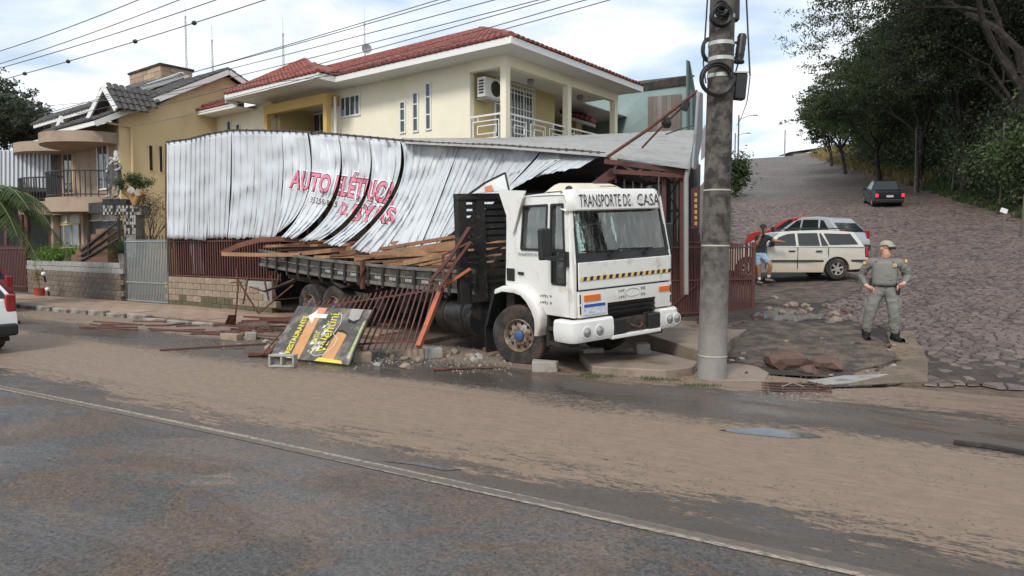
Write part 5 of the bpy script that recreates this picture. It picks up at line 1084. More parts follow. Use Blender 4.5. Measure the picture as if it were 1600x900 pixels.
# ================================================================ CARS
M_alloy = mat('alloy_rim', (.45, .42, .38), .4, .7, .2, 8, dirt=(.2, .15, .1), ds=5)
M_tail = mat('tail_lamp_red', (.28, .012, .016), .15, 0, .15, 20, coat=.5)
M_carwin = mat('car_window', (.018, .022, .024), .05, 0, .3, 2, spec=.6)
def paintm(name, c, mud=None, rough=.3): return mat(name, c, rough, 0, .05, 1.5, coat=.5, topdirt=mud)
def car_wheel(root, x, y, s, r=.3):
    w = MB().lathe([(r*.62, -.09), (r*.95, -.09), (r, -.06), (r, .06), (r*.95, .09), (r*.64, .1), (r*.62, .07)], (x, y, r), (0, s, 0), 28, False).build('wheel', M_rubber, root, smooth=True, ang=35)
    MB().lathe([(r*.63, .03), (.001, .03)], (x, y, r), (0, s, 0), 20, False).build('brake_disc', M_dark, w)
    b = MB(); b.lathe([(r*.63, .08), (r*.6, .1), (r*.55, .09), (r*.55, .05)], (x, y, r), (0, s, 0), 28, False)
    for k in range(6):
        t = k*math.pi/3+.3; b.bar((x, y+s*.075, r), (x+math.cos(t)*r*.58, y+s*.085, r+math.sin(t)*r*.58), .055, .03, up=(0, 1, 0))
    b.lathe([(r*.16, .06), (r*.15, .1), (.001, .1)], (x, y, r), (0, s, 0), 14, False); b.build('rim', M_alloy, w)
def car(name, label, loc, fwd, paint, L=4.1, Wd=1.65, H=1.46, kind_='wagon', cat='car', rack=False, mirror=True, tilt=0, trim=True):
    """x runs from the nose to the tail, y across, z up"""
    fwd = Vector(fwd).normalized(); root = thing(name, label, cat, loc); bk = -Vector((fwd.x, fwd.y, 0)).normalized()
    root.rotation_euler = (0, tilt, math.atan2(bk.y, bk.x)); hw = Wd/2; f = L/4.1; bump = M_black
    fa, ra = .78*f, 3.22*f; ar = .36
    def arch(c): return [(c-ar*math.cos(t), .28+ar*math.sin(t)) for t in [math.pi*i/10 for i in range(11)]]
    if kind_ == 'pickup': top = [(4.1, .5), (4.12, .98), (4.1, 1.04), (2.75, 1.04), (1.25, .98), (.5, .9), (.12, .78), (.02, .55), (.05, .26)]; gh = [(1.2, .96), (1.95, 1.6), (2.2, H), (2.75, H-.02), (2.95, 1.0)]
    elif kind_ == 'wagon': top = [(4.02, .3), (4.1, .42), (4.08, .62), (4.02, .92), (1.15, .92), (.4, .84), (.1, .72), (.0, .5), (.04, .26)]; gh = [(1.1, .9), (1.72, 1.33), (2.05, H-.03), (3.0, H), (3.6, H-.05), (3.74, 1.35), (4.0, .9)]
    else: top = [(4.02, .3), (4.1, .42), (4.08, .68), (4.0, .95), (1.15, .93), (.4, .84), (.1, .72), (.0, .5), (.04, .26)]; gh = [(1.0, .9), (1.75, 1.36), (2.15, H-.02), (2.8, H), (3.4, H-.07), (3.55, 1.33), (3.98, .93)]
    P = [(x*f, z) for x, z in top]; A1 = arch(fa); A2 = arch(ra); low = [(.05*f, .24)]+[(fa-ar, .24)]+A1+[(fa+ar, .22), (ra-ar, .22)]+A2+[(ra+ar, .26)]
    poly = [p for i, p in enumerate(P[:-1])]+low; b = MB(); b.prism([(x, -hw, z) for x, z in poly], (0, Wd, 0))
    b.v = [(x, y*(1-.05*max(0, (.45-z)/.25)-.035*max(0, (z-.62)/.3))*(1-.10*max(0, (.6*f-x)/(.6*f))**2-.06*max(0, (x-3.6*f)/(.5*f))), z) for x, y, z in b.v]
    body = b.build('body', paint, root, bevel=.045, seg=3, smooth=True)
    MB().bx(.3*f, 3.9*f, -hw+.12, hw-.12, .2, .8).build('underbody', M_dark, root)
    zb = .93; tum = lambda z: 1-.24*max(0, (z-zb)/(H-zb))
    G = [(x*f, z) for x, z in gh]; b = MB(); b.prism([(x, -hw*.97, z) for x, z in G], (0, Wd*.97, 0)); b.v = [(x, y*tum(z), z) for x, y, z in b.v]; cab = b.build('cabin', paint, root, bevel=.035, seg=2, smooth=True)
    def glass(pts, s, nm='window'): 
        b = MB(); b.prism([(x*f, s*(hw*.97*tum(z)+.001), z) for x, z in pts], (0, s*.008, 0)); return b.build(nm, M_carwin, root)
    zt = H-.1
    for s in (-1, 1):
        if kind_ == 'wagon': W = [[(1.42, .96), (2.1, .96), (2.1, zt), (1.9, zt-.02), (1.66, 1.2)], [(2.17, .96), (2.75, .96), (2.72, zt+.01), (2.17, zt)], [(2.8, .96), (2.98, .96), (2.82, zt), (2.77, zt)], [(3.02, .98), (3.8, 1.0), (3.62, 1.3), (3.5, zt-.02), (2.9, zt)]]
        elif kind_ == 'pickup': W = [[(1.5, 1.05), (2.1, 1.05), (2.1, zt), (1.98, zt-.03)], [(2.17, 1.05), (2.7, 1.05), (2.68, zt-.02), (2.17, zt)]]
        else: W = [[(1.4, .98), (2.2, .98), (2.2, zt), (2.0, zt-.03)], [(2.28, .98), (3.05, 1.0), (2.95, zt-.02), (2.28, zt)], [(3.12, 1.02), (3.5, 1.05), (3.2, zt-.06), (3.05, zt-.03)]]
        for w in W: glass(w, s)
        for x in ((1.28, 2.14, 2.98) if kind_ != 'hatch' else (1.28, 2.24)): MB().bx(x*f-.006, x*f+.006, s*hw*.985-.012, s*hw*.985+.012, .3, .92).build('door_seam', M_dark, root)
        for x in (1.98, 2.72): MB().bx(x*f-.09, x*f+.09, s*hw-.015 if s > 0 else -hw-.012, s*hw+.012 if s > 0 else -hw+.015, .78, .82).build('door_handle', M_black, root, bevel=.008)
        if trim: MB().bx(1.2*f, 2.84*f, min(s*(hw-.01), s*(hw+.016)), max(s*(hw-.01), s*(hw+.016)), .5, .55).build('side_moulding', M_black, root); MB().bx(3.6*f, 4.06*f, min(s*(hw-.06), s*(hw-.002)), max(s*(hw-.06), s*(hw-.002)), .5, .56).build('side_moulding', M_black, root)
        MB().bx(1.15*f, 2.85*f, min(s*(hw-.05), s*(hw-.018)), max(s*(hw-.05), s*(hw-.018)), .2, .28).build('sill', paint if trim else M_black, root)
        if mirror: MB().box((1.38*f, s*(hw+.1), 1.0), (.12, .2, .15)).build('mirror', M_black, root, bevel=.03, seg=3)
        for cx in (fa, ra): car_wheel(root, cx, s*(hw-.1), s)
        q = (3.98 if kind_ != 'pickup' else 4.06); z0, z1 = (.62, .93) if kind_ != 'hatch' else (.72, 1.05)
        b = MB(); b.box((q*f+(.06 if kind_ != 'hatch' else .035), s*(hw-.14), (z0+z1)/2), (.1, {'pickup': .15, 'hatch': .17}.get(kind_, .22), (z1-z0)*(1 if kind_ != 'pickup' else .7))); b.build('tail_lamp', M_tail, root, bevel=.03)
        MB().box((.16*f, s*(hw-.3), .66), (.14, .34, .16)).build('headlight', M_lamp, root, bevel=.04)
        if rack: MB().tube([(1.95*f, s*(hw*.74-.02), H-.03), (2.1*f, s*(hw*.74-.02), H+.05), (3.5*f, s*(hw*.74-.02), H+.04), (3.65*f, s*(hw*.74-.02), H-.04)], .016, 6).build('roof_rail', M_black, root)
    def across(p, q, nm, fr=.84, off=.012):
        b = MB(); (x0, z0), (x1, z1) = p, q; n_ = Vector((z1-z0, 0, -(x1-x0))).normalized()*off*(1 if x0 > 2 else -1)
        if n_.z < 0: n_ = -n_
        b.add([Vector((x0*f, -hw*fr*tum(z0), z0))+n_, Vector((x0*f, hw*fr*tum(z0), z0))+n_, Vector((x1*f, hw*fr*tum(z1), z1))+n_, Vector((x1*f, -hw*fr*tum(z1), z1))+n_], [(0, 1, 2, 3)]); b.build(nm, M_carwin, root)
    def lerp2(a, c, t): return (a[0]+(c[0]-a[0])*t, a[1]+(c[1]-a[1])*t)
    across(lerp2(gh[0], gh[1], .1), lerp2(gh[0], gh[1], .97), 'windscreen')
    a, c = gh[-1], gh[-2]; across(lerp2(a, c, .1), lerp2(a, c, .92), 'rear_window')
    MB().box((4.07*f, 0, .42), (.14, Wd*.93, .22)).build('rear_bumper', bump if kind_ != 'wagon' else paint, root, bevel=.05, seg=3); MB().box((.04*f, 0, .42), (.14, Wd*.9, .22)).build('front_bumper', bump if trim else paint, root, bevel=.05, seg=3)
    MB().box((4.13*f, 0, .62 if kind_ != 'pickup' else .72), (.02, .4, .13)).build('number_plate', mat('plate_grey', (.55, .55, .53), .5), root)
    return root
w0, w1 = onground(1305, 438), onground(1166, 444); d = (w1-w0); d.z = 0
fw = d.normalized(); nn = Vector((-fw.y, fw.x, 0)); nn = nn if nn.y > 0 else -nn; w0 += nn*.72; L = 4.1*d.length/2.44; ctr = w0-fw*(L*.215); h0 = hz(w0.x, w0.y)+.035
wag = car('station_wagon', 'pale muddy station wagon parked beside the gate with a man leaning on it', (w0+fw*(L*.785)).to_tuple()[:2]+(h0,), fw, paintm('wagon_white', (.52, .52, .475), (.25, 1.05, (.4, .32, .22))), L, 1.64, 1.41, 'wagon', rack=True)
p = onground(1362, 400); sv = car('hatchback', 'silver hatchback parked behind the pale station wagon', (0, 0, 0), (-.5, .866, 0), paintm('silver_paint', (.36, .385, .41)), 3.9, 1.68, 1.55, 'hatch', trim=False)
bk = Vector((.5, -.866, 0)); q = onground(1330, 404); sv.location = q-bk*3.7; sv.location.z = q.z+.02
rd = car('hatchback', 'red hatchback parked farthest back behind the silver car', (0, 0, 0), (-.78, .626, 0), paintm('red_paint', (.36, .03, .035)), 3.8, 1.64, 1.5, 'hatch', trim=False)
rd.location = at(1304, 395, 30.2)-Vector((.78, -.626, 0))*3.6; rd.location.z = at(1262, 336, 29).z-1.5
p = onground(1388, 323); fwd = Vector((SX, SY, 0)); fwd = Vector((SX, SY, 0)).normalized()
pk = car('pickup_truck', 'small dark pickup with lit red tail lamps driving up the cobbled street', p+fwd*4.3, fwd, mat('dark_blue_black', (.01, .011, .016), .4, 0, .05, 2, spec=.3), 4.6, 1.75, 1.62, 'pickup', cat='pickup', tilt=0, trim=False)
z1 = hz(p.x, p.y); q = p+fwd*4.3; z0 = hz(q.x, q.y); pk.location.z = z0; pk.rotation_euler[1] = math.atan2(z0-z1, 4.3)
M_lit = mat('lit_tail_lamp', (.5, .02, .03), .3, emit=(1, .03, .04, 1.1))
for o in pk.children:
    if o.name.startswith('tail_lamp'): o.data.materials[0] = M_lit; o['label'] = 'lit red tail lamp'
fwl = -EU
p = gz(18, 545, 0); wc = car('hatchback', 'white hatchback leaving the frame at the left edge with dark rear bumper', (0, 0, 0), fwl, paintm('left_white', (.7, .7, .69)), 3.9, 1.62, 1.42, 'hatch', trim=True)
wc.location = gz(-8, 545, 0)-EV*.72-EU*3.06; wc.location.z = 0
rc = car('hatchback', 'dark red hatchback parked by the kerb at the left edge behind the white one', (0, 0, 0), fwl, paintm('wine_paint', (.16, .012, .018)), 3.9, 1.62, 1.4, 'hatch', trim=True)
rc.location = gz(12, 487, 0)-EV*.75-EU*3.5; rc.location.z = 0
# ================================================================ PEOPLE
M_skin = mat('skin', (.58, .33, .24), .55, 0, .08, 12); M_skin2 = mat('tanned_skin', (.30, .155, .10), .55, 0, .08, 12)
M_uni = mat('olive_grey_uniform', (.2, .197, .178), .85, 0, .2, 9, .8, 14); M_vest = mat('grey_vest', (.21, .207, .188), .8, 0, .12, 10, .4, 20)
M_cap = mat('khaki_cap', (.34, .32, .25), .8, 0, .08, 10); M_boot = mat('black_boot', (.015, .015, .016), .45, 0, .2, 10)
M_tee = mat('black_shirt', (.015, .016, .02), .85, 0, .2, 10); M_jean = mat('light_denim', (.25, .36, .5), .85, 0, .12, 12, .2, 80); M_hair = mat('dark_hair', (.015, .012, .01), .7, 0, .2, 30)
M_sneak = mat('brown_trainer', (.2, .15, .11), .8, 0, .2, 20)
def skin_body(root, J, Ed, region, mats, name='body', lev=3, folds=None):
    """one continuous surface grown over a skeleton; region(segment name, point) picks the material"""
    me = bpy.data.meshes.new('s'); ks = list(J); me.from_pydata([J[k][0] for k in ks], [(ks.index(a), ks.index(b)) for a, b in Ed], [])
    o = bpy.data.objects.new('s', me); COL.objects.link(o); m = o.modifiers.new('k', 'SKIN'); m.use_smooth_shade = True; m.branch_smoothing = .3
    for i, k in enumerate(ks):
        r = J[k][1]; sv_ = me.skin_vertices[0].data[i]; sv_.radius = r if isinstance(r, tuple) else (r, r); sv_.use_root = (i == 0)
    s = o.modifiers.new('u', 'SUBSURF'); s.levels = s.render_levels = lev
    bpy.context.view_layer.update(); ev = o.evaluated_get(bpy.context.evaluated_depsgraph_get()); res = bpy.data.meshes.new_from_object(ev); bpy.data.objects.remove(o)
    res.name = name; res.materials.clear(); [res.materials.append(q) for q in mats]
    rd_ = lambda q: (sum(q)/2 if isinstance(q, tuple) else q)
    segs = [(a, b, Vector(J[a][0]), Vector(J[b][0]), rd_(J[a][1]), rd_(J[b][1])) for a, b in Ed]
    for p in res.polygons:
        c = p.center; best = None; bd = 1e9
        for a, b, A, B, ra_, rb_ in segs:
            d = B-A; t = max(0, min(1, (c-A).dot(d)/max(d.length_squared, 1e-9))); ds = (c-(A+d*t)).length/(ra_*(1-t)+rb_*t)-(0 if len(a) > 4 or True else 0)
            if ds < bd: bd = ds; best = (a, b, t)
        p.material_index = region(best, c); p.use_smooth = True
    if folds:
        cloth = set(i for p in res.polygons if p.material_index in folds for i in p.vertices); nrm = [v.normal.copy() for v in res.vertices]
        for i in cloth: c = res.vertices[i].co; res.vertices[i].co = c+nrm[i]*(.016*noise.noise(Vector((c.x*9, c.y*9, c.z*16)))+.012*noise.noise(Vector((c.x*22, c.y*22, c.z*34))))
    b = bpy.data.objects.new(name, res); COL.objects.link(b); b.parent = root; return b
def hand(J, Ed, wrist, palm, fdir, side, k, s=1.0, curl=.6):
    """palm and five bent fingers grown from the wrist joint"""
    w = Vector(J[wrist][0]); p = Vector(palm); f = Vector(fdir).normalized(); sd = Vector(side).normalized(); nrm = f.cross(sd).normalized()
    J[k+'palm'] = (p, (.034*s, .024*s)); Ed.append((wrist, k+'palm'))
    for i, ln in enumerate((.07, .08, .075, .058)):
        b = p+f*.035*s+sd*(i-1.5)*.02*s; J[f'{k}f{i}a'] = (b, .0105*s); m = b+f*ln*.5*s*(1-curl*.3)+nrm*ln*.35*curl*s; J[f'{k}f{i}b'] = (m, .0095*s); e = m+f*ln*.4*s*(1-curl)+nrm*ln*.5*curl*s; J[f'{k}f{i}c'] = (e, .008*s)
        Ed += [(k+'palm', f'{k}f{i}a'), (f'{k}f{i}a', f'{k}f{i}b'), (f'{k}f{i}b', f'{k}f{i}c')]
    t = p-sd*.035*s-f*.005*s; J[k+'t1'] = (t, .0125*s); J[k+'t2'] = (t-sd*.014*s+f*.04*s+nrm*.012*s, .0105*s); Ed += [(k+'palm', k+'t1'), (k+'t1', k+'t2')]
def head_parts(root, c, fwd, r, skin):
    """eyes, mouth line and ears on a head centred at c looking along fwd"""
    c = Vector(c); f = Vector(fwd).normalized(); s = Vector((-f.y, f.x, 0))
    for q in (-1, 1):
        MB().lathe([(.001, -.012), (.011, -.004), (.012, 0), (.001, .01)], c+f*r*.93+s*q*.033+UP*.012, f, 8, False).build('eye', M_hair, root)
        MB().lathe([(.001, -.008), (.03, 0), (.022, .012), (.001, .014)], c+s*q*r*.93-f*.005, s*q, 10, False).build('ear', skin, root, smooth=True)
    MB().bar(c+f*r*.95-UP*.055-s*.026, c+f*r*.95-UP*.055+s*.026, .008, .008).build('mouth', mat('lip', (.25, .09, .07), .6), root)
    b = MB(); b.add([c+f*r*.9+UP*.015-s*.008, c+f*r*.9+UP*.015+s*.008, c+f*(r+.028)-UP*.02, c+f*r*.93-UP*.028-s*.02, c+f*r*.93-UP*.028+s*.02], [(0, 1, 2), (0, 2, 3), (1, 4, 2), (3, 2, 4)]); b.build('nose', skin, root, smooth=True)
def policeman():
    g = onground(1380, 527); k = 1.78/157; D0 = g
    P = lambda px, py, y=0: ((px-1380)*k, y, (527-py)*k)
    root = thing('person', 'man in olive grey police uniform with vest and pale cap standing on the cobbles', 'person', g, math.atan2(-g.x, g.y)); bpy.context.view_layer.update()
    J = {'pelvis': (P(1379, 443), (.165, .125)), 'waist': (P(1379, 433), (.155, .12)), 'chest': (P(1379, 418), (.175, .135)), 'uchest': (P(1379, 408), (.165, .115)), 'neck': (P(1379, 400), .07), 'chin': (P(1381.5, 392.5, -.035), (.078, .085)), 'skull': (P(1380.5, 384), (.098, .105)), 'top': (P(1380, 377), (.085, .095))}
    Ed = [('pelvis', 'waist'), ('waist', 'chest'), ('chest', 'uchest'), ('uchest', 'neck'), ('neck', 'chin'), ('chin', 'skull'), ('skull', 'top')]
    for s, sh, el, wr, hp, kn, an in (('l', P(1358, 405), P(1346.5, 425, .08), P(1354.5, 441, -.05), P(1369, 448), P(1361, 482, -.05), P(1356.5, 513, .02)), ('r', P(1401, 405), P(1410.5, 425.5, .09), P(1405.5, 436.5, -.08), P(1389.5, 448), P(1393.5, 481, -.05), P(1396, 514, .02))):
        J['sh'+s] = (sh, .093); J['el'+s] = (el, .072); J['wr'+s] = (wr, .044); J['hp'+s] = (hp, .128); J['th'+s] = (tuple((Vector(hp)*.5+Vector(kn)*.5)), .124); J['kn'+s] = (kn, .1); J['ca'+s] = (tuple(Vector(kn)*.5+Vector(an)*.5), .098); J['an'+s] = (an, .082)
        Ed += [('uchest', 'sh'+s), ('sh'+s, 'el'+s), ('el'+s, 'wr'+s), ('pelvis', 'hp'+s), ('hp'+s, 'th'+s), ('th'+s, 'kn'+s), ('kn'+s, 'ca'+s), ('ca'+s, 'an'+s)]
    hand(J, Ed, 'wrl', P(1361.5, 444.5, -.1), (.8, -.3, -.5), (0, -.6, .6), 'L', 1.15, .7); hand(J, Ed, 'wrr', P(1400.5, 439.5, -.13), (-.75, -.25, -.5), (0, .5, -.7), 'R', 1.15, .7)
    def reg(b, c):
        a, e, t = b
        if e[0] in 'LR' or a[0] in 'LR': return 1
        if (a, e) in (('neck', 'chin'), ('chin', 'skull'), ('skull', 'top')) or (e == 'neck' and t > .75): return 1
        if e.startswith('wr') and t > .93: return 1
        return 0
    body = skin_body(root, J, Ed, reg, (M_uni, M_skin), folds=(0,))
    hf = Vector((.75, -.66, 0)); hc = Vector(P(1380.5, 384, -.01)); head_parts(root, hc, hf, .112, M_skin)
    b = MB(); sdv = Vector((.66, .75, 0))
    for q in (-1, 1): b.box(hc+hf*.118+sdv*q*.035+UP*.008, (.04, .055, .036), Matrix.Rotation(math.atan2(hf.y, hf.x), 3, 'Z'))
    b.bar(hc+sdv*.095+UP*.016-hf*.02, hc+sdv*.07+hf*.09+UP*.016, .008); b.bar(hc-sdv*.095+UP*.016-hf*.02, hc-sdv*.07+hf*.09+UP*.016, .008); b.build('glasses', M_black, root)
    b = MB(); b.grid(lambda a, c: tuple(hc+UP*.055+Vector((math.cos(2*math.pi*a)*.112*math.cos(c*1.5), math.sin(2*math.pi*a)*.112*math.cos(c*1.5), .085*math.sin(c*1.5)+.005))), 20, 6); cap = b.build('cap', M_cap, root, smooth=True)
    b = MB(); b.grid(lambda a, c: tuple(hc+UP*(.066-.02*c*c-.02*(2*a-1)**2*c)+hf*(.095+.085*c*(1-(2*a-1)**2*.6))+sdv*(2*a-1)*.085), 8, 3); o = b.build('cap_bill', M_cap, cap, smooth=True); o.modifiers.new('s', 'SOLIDIFY').thickness = .008
    # vest, belt, badge, boots
    def vest(a, c):
        z = 440-(440-403)*c; w = .178+.012*math.sin(math.pi*c)-.03*max(0, c-.75)*4*.5; d = .142+.012*math.sin(math.pi*c); t = 2*math.pi*a; e = 2.6
        cx, sx = math.cos(t), math.sin(t); return ((1379-1380)*k+w*math.copysign(abs(cx)**(2/e), cx), d*math.copysign(abs(sx)**(2/e), sx), (527-z)*k)
    b = MB(); b.grid(vest, 32, 8); v = b.build('vest', M_vest, root, smooth=True); v.modifiers.new('s', 'SOLIDIFY').thickness = -.012
    for sx in (-1, 1): b = MB(); b.tube([P(1379+sx*10, 404.5, -.13), P(1379+sx*12, 401, -.05), P(1379+sx*12.5, 402, .05), P(1379+sx*11, 405, .12)], .028, 8); b.build('vest_strap', M_vest, v, smooth=True)
    MB().box(P(1385, 426, -.157), (.11, .012, .12)).build('vest_pouch', M_uni, v, bevel=.006); MB().box(P(1385, 424, -.166), (.112, .008, .02)).build('pouch_flap', M_vest, v)
    MB().lathe([(.03, 0), (.028, .004), (.001, .005)], P(1392.5, 409, -.153), (0, -1, .1), 16, False).build('badge', M_yellow, v); MB().lathe([(.018, 0), (.001, .003)], P(1392.5, 409, -.159), (0, -1, .1), 12, False).build('badge_centre', M_vest, v)
    MB().box(P(1351.5, 405.5, -.06), (.045, .012, .055), Matrix.Rotation(R(-35), 3, 'Z')).build('shoulder_patch', M_yellow, root); MB().box(P(1407, 402, -.05), (.04, .012, .05), Matrix.Rotation(R(40), 3, 'Z')).build('shoulder_patch', M_yellow, root)
    for sx in (-1, 1): MB().box(P(1379+sx*8, 401, -.085), (.09, .02, .05), Matrix.Rotation(R(18*sx), 3, 'Y')).build('collar', M_uni, root, bevel=.006)
    b = MB(); b.grid(lambda a, c: (P(1379, 440)[0]+.178*math.cos(2*math.pi*a), .138*math.sin(2*math.pi*a), P(0, 441.5)[2]+.045*c), 28, 1); belt = b.build('belt', M_boot, root, smooth=True); belt.modifiers.new('s', 'SOLIDIFY').thickness = .012
    MB().box(P(1381, 440, -.147), (.05, .014, .045)).build('buckle', M_black, belt); MB().box(P(1398, 445, -.02), (.07, .1, .2)).build('holster', M_boot, belt, bevel=.02); MB().box(P(1360, 435, -.03), (.04, .06, .14)).build('radio', M_boot, belt, bevel=.01)
    for (an, toe, nm) in ((P(1356.5, 513, .02), P(1361, 528, -.17), 0), (P(1396, 514, .02), P(1406, 529, -.12), 0)):
        A = Vector(an); T_ = Vector((toe[0], toe[1], .05)); H_ = Vector((A.x, A.y+.03, .05)); bd = MB(); dirv = (T_-H_); dirv.z = 0
        bd.tube([A+UP*.07, A-UP*.02, Vector((A.x, A.y, .1))], [.078, .072, .07], 12); d = dirv.normalized(); s = Vector((-d.y, d.x, 0))
        bd.grid(lambda a, c: tuple(Vector((A.x, A.y, 0))+d*(-.08+.30*c)+s*(.052*math.cos(2*math.pi*a)*(1-.25*max(0, c-.8)*5*.6)*(.85+.15*math.sin(math.pi*c)))+UP*max(0.0, (.048+(.05-.045*min(1, c*1.4))*.5)+(.048+(.05-.045*min(1, c*1.4))*.5)*math.sin(2*math.pi*a))), 14, 8)
        bt = bd.build('boot', M_boot, root, smooth=True)
    for sx in ((1361, 468), (1396, 467)): MB().box(P(sx[0]+(-6 if sx[0] < 1380 else 5), sx[1], -.03), (.05, .13, .16)).build('cargo_pocket', M_uni, root, bevel=.015)
policeman()
def phone_man():
    g = onground(1189, 446); g.z += .075; k = 1.72/85.0; sc = 1
    P = lambda px, py, y=0: ((px-1189)*k, y, (441.5-py)*k)
    root = thing('person', 'man in black shirt and denim shorts on the phone leaning on the pale wagon', 'person', g, math.atan2(-g.x, g.y)*.6); bpy.context.view_layer.update()
    J = {'pelvis': (P(1187.5, 400), (.15, .12)), 'waist': (P(1187.5, 395), (.145, .12)), 'chest': (P(1188, 384), (.165, .125)), 'uchest': (P(1189, 377), (.15, .11)), 'neck': (P(1190, 372), .06), 'chin': (P(1191, 368, -.02), (.06, .07)), 'skull': (P(1190.5, 362.5), (.085, .095)), 'top': (P(1190, 359.5), (.08, .088))}
    Ed = [('pelvis', 'waist'), ('waist', 'chest'), ('chest', 'uchest'), ('uchest', 'neck'), ('neck', 'chin'), ('chin', 'skull'), ('skull', 'top')]
    for s, sh, el, wr, hp, kn, an in (('l', P(1181.5, 375), P(1182, 387, -.08), P(1186.5, 373.5, -.16), P(1183.5, 403), P(1185, 418, -.04), P(1187, 436, .02)), ('r', P(1197.5, 376), P(1206, 381.5, -.02), P(1213, 381.5, .02), P(1192.5, 403), P(1199.5, 414, -.22), P(1198, 432, -.1))):
        J['sh'+s] = (sh, .075); J['sl'+s] = (tuple(Vector(sh)*.5+Vector(el)*.5), .06); J['el'+s] = (el, .045); J['wr'+s] = (wr, .032); J['hp'+s] = (hp, .108); J['th'+s] = (tuple(Vector(hp)*.45+Vector(kn)*.55), .098); J['kn'+s] = (kn, .062); J['ca'+s] = (tuple(Vector(kn)*.65+Vector(an)*.35), .06); J['an'+s] = (an, .042)
        Ed += [('uchest', 'sh'+s), ('sh'+s, 'sl'+s), ('sl'+s, 'el'+s), ('el'+s, 'wr'+s), ('pelvis', 'hp'+s), ('hp'+s, 'th'+s), ('th'+s, 'kn'+s), ('kn'+s, 'ca'+s), ('ca'+s, 'an'+s)]
    hand(J, Ed, 'wrl', P(1188, 369.5, -.17), (.3, .1, .95), (.6, .5, -.1), 'L', 1.1, .8); hand(J, Ed, 'wrr', P(1217, 382, .03), (.9, .1, -.3), (.1, -.9, 0), 'R', 1.1, .3)
    def reg(b, c):
        a, e, t = b
        if e[0] in 'LR' or a[0] in 'LR': return 0
        if (a, e) in (('uchest', 'neck'),): return 0 if t > .75 else 1
        if a in ('neck', 'chin', 'skull'): return 0
        if e[:2] in ('el', 'wr'): return 0
        if e[:2] in ('kn',): return 2 if t < .35 else 0
        if e[:2] in ('hp', 'th'): return 2
        if e[:2] in ('ca',): return 0
        if e[:2] == 'an': return 3 if t > .6 else 0
        if c.z < (441.5-397.5)*k: return 2
        return 1
    skin_body(root, J, Ed, reg, (M_skin2, M_tee, M_jean, M_paper), folds=(1, 2))
    hc = Vector(P(1190.8, 364, -.01)); hf = Vector((.45, -.89, 0)); head_parts(root, hc, hf, .105, M_skin2)
    b = MB(); b.grid(lambda a, c: tuple(hc+UP*.03-hf*.012+Vector((math.cos(2*math.pi*a)*.1*math.cos(c*1.5), math.sin(2*math.pi*a)*.104*math.cos(c*1.5), .108*math.sin(c*1.5)+.0))), 18, 6); b.build('hair', M_hair, root, smooth=True)
    MB().box(P(1188.6, 367, -.2), (.03, .075, .15), Matrix.Rotation(R(25), 3, 'Z')).build('phone', M_black, root, bevel=.006)
    for s, an, toe in ((0, P(1187, 436, .02), P(1191.5, 441, -.16)), (1, P(1198, 432, -.1), P(1204, 437, -.26))):
        A = Vector((an[0], an[1], an[2]-.1)); d = Vector((toe[0]-an[0], toe[1]-an[1], 0)).normalized(); sd_ = Vector((-d.y, d.x, 0)); b = MB()
        b.grid(lambda a, c: tuple(A+d*(-.07+.28*c)+sd_*.05*math.cos(2*math.pi*a)+UP*(.045-.02*c+(.045-.02*c)*math.sin(2*math.pi*a))), 14, 7); b.build('shoe', M_sneak, root, smooth=True)
phone_man()
# ================================================================ TREES AND PLANTS
def leafmat(name, c1, c2, tr=.3):
    t = NT(name); g = t.n.new('ShaderNodeNewGeometry'); r = g.outputs['Random Per Island']; n1 = t.noise(t.obj, .5, 3)
    col = t.mix(r, c1, c2); col = t.mix(t.mr(n1, .35, .65), tuple(q*.7 for q in c1), col); t.fin(col, .55); t.p.inputs['Specular IOR Level'].default_value = .35
    tl_ = t.n.new('ShaderNodeBsdfTranslucent'); t.l.new(col, tl_.inputs[0]); mx = t.n.new('ShaderNodeMixShader'); mx.inputs[0].default_value = tr
    t.l.new(t.p.outputs[0], mx.inputs[1]); t.l.new(tl_.outputs[0], mx.inputs[2]); t.l.new(mx.outputs[0], t.n['Material Output'].inputs[0]); return t.m
M_lf = [leafmat('leaf_dark', (.05, .072, .03), (.13, .16, .07)), leafmat('leaf_mid', (.058, .092, .034), (.14, .185, .07)), leafmat('leaf_grey', (.06, .078, .05), (.135, .155, .10)), leafmat('leaf_bright', (.1, .2, .03), (.2, .32, .06)), leafmat('leaf_dry', (.11, .075, .05), (.2, .15, .1), .1), leafmat('leaf_palm', (.07, .105, .035), (.15, .19, .07)), leafmat('grass_dry', (.22, .17, .07), (.36, .29, .13)), leafmat('grass_green', (.05, .085, .025), (.12, .16, .05))]
M_bark = mat('dark_bark', (.032, .025, .021), .9, 0, .3, 6, .4, 30, dirt=(.075, .065, .055), ds=3); M_bark2 = mat('pale_bark', (.17, .14, .11), .9, 0, .3, 6, .4, 30)
def leaves(name, m, pts, size, parent, el=2.2, droop=.3, world=True):
    """rhombus leaves at the given points (n x 3), random orientation"""
    n = len(pts); d = rng.normal(size=(n, 3)); d[:, 2] -= droop; d /= np.linalg.norm(d, axis=1)[:, None]; e = np.cross(d, rng.normal(size=(n, 3))); e /= np.linalg.norm(e, axis=1)[:, None]
    s = size*(.6+.8*rng.random(n))[:, None]; a = pts; V = np.empty((n, 4, 3)); V[:, 0] = a-d*s*.5; V[:, 1] = a+e*s*.5/el; V[:, 2] = a+d*s*.5; V[:, 3] = a-e*s*.5/el
    if parent is not None: o_ = np.array(parent.location); V -= o_
    return raw(name, V.reshape(-1, 3), np.arange(n*4).reshape(n, 4), m, parent)
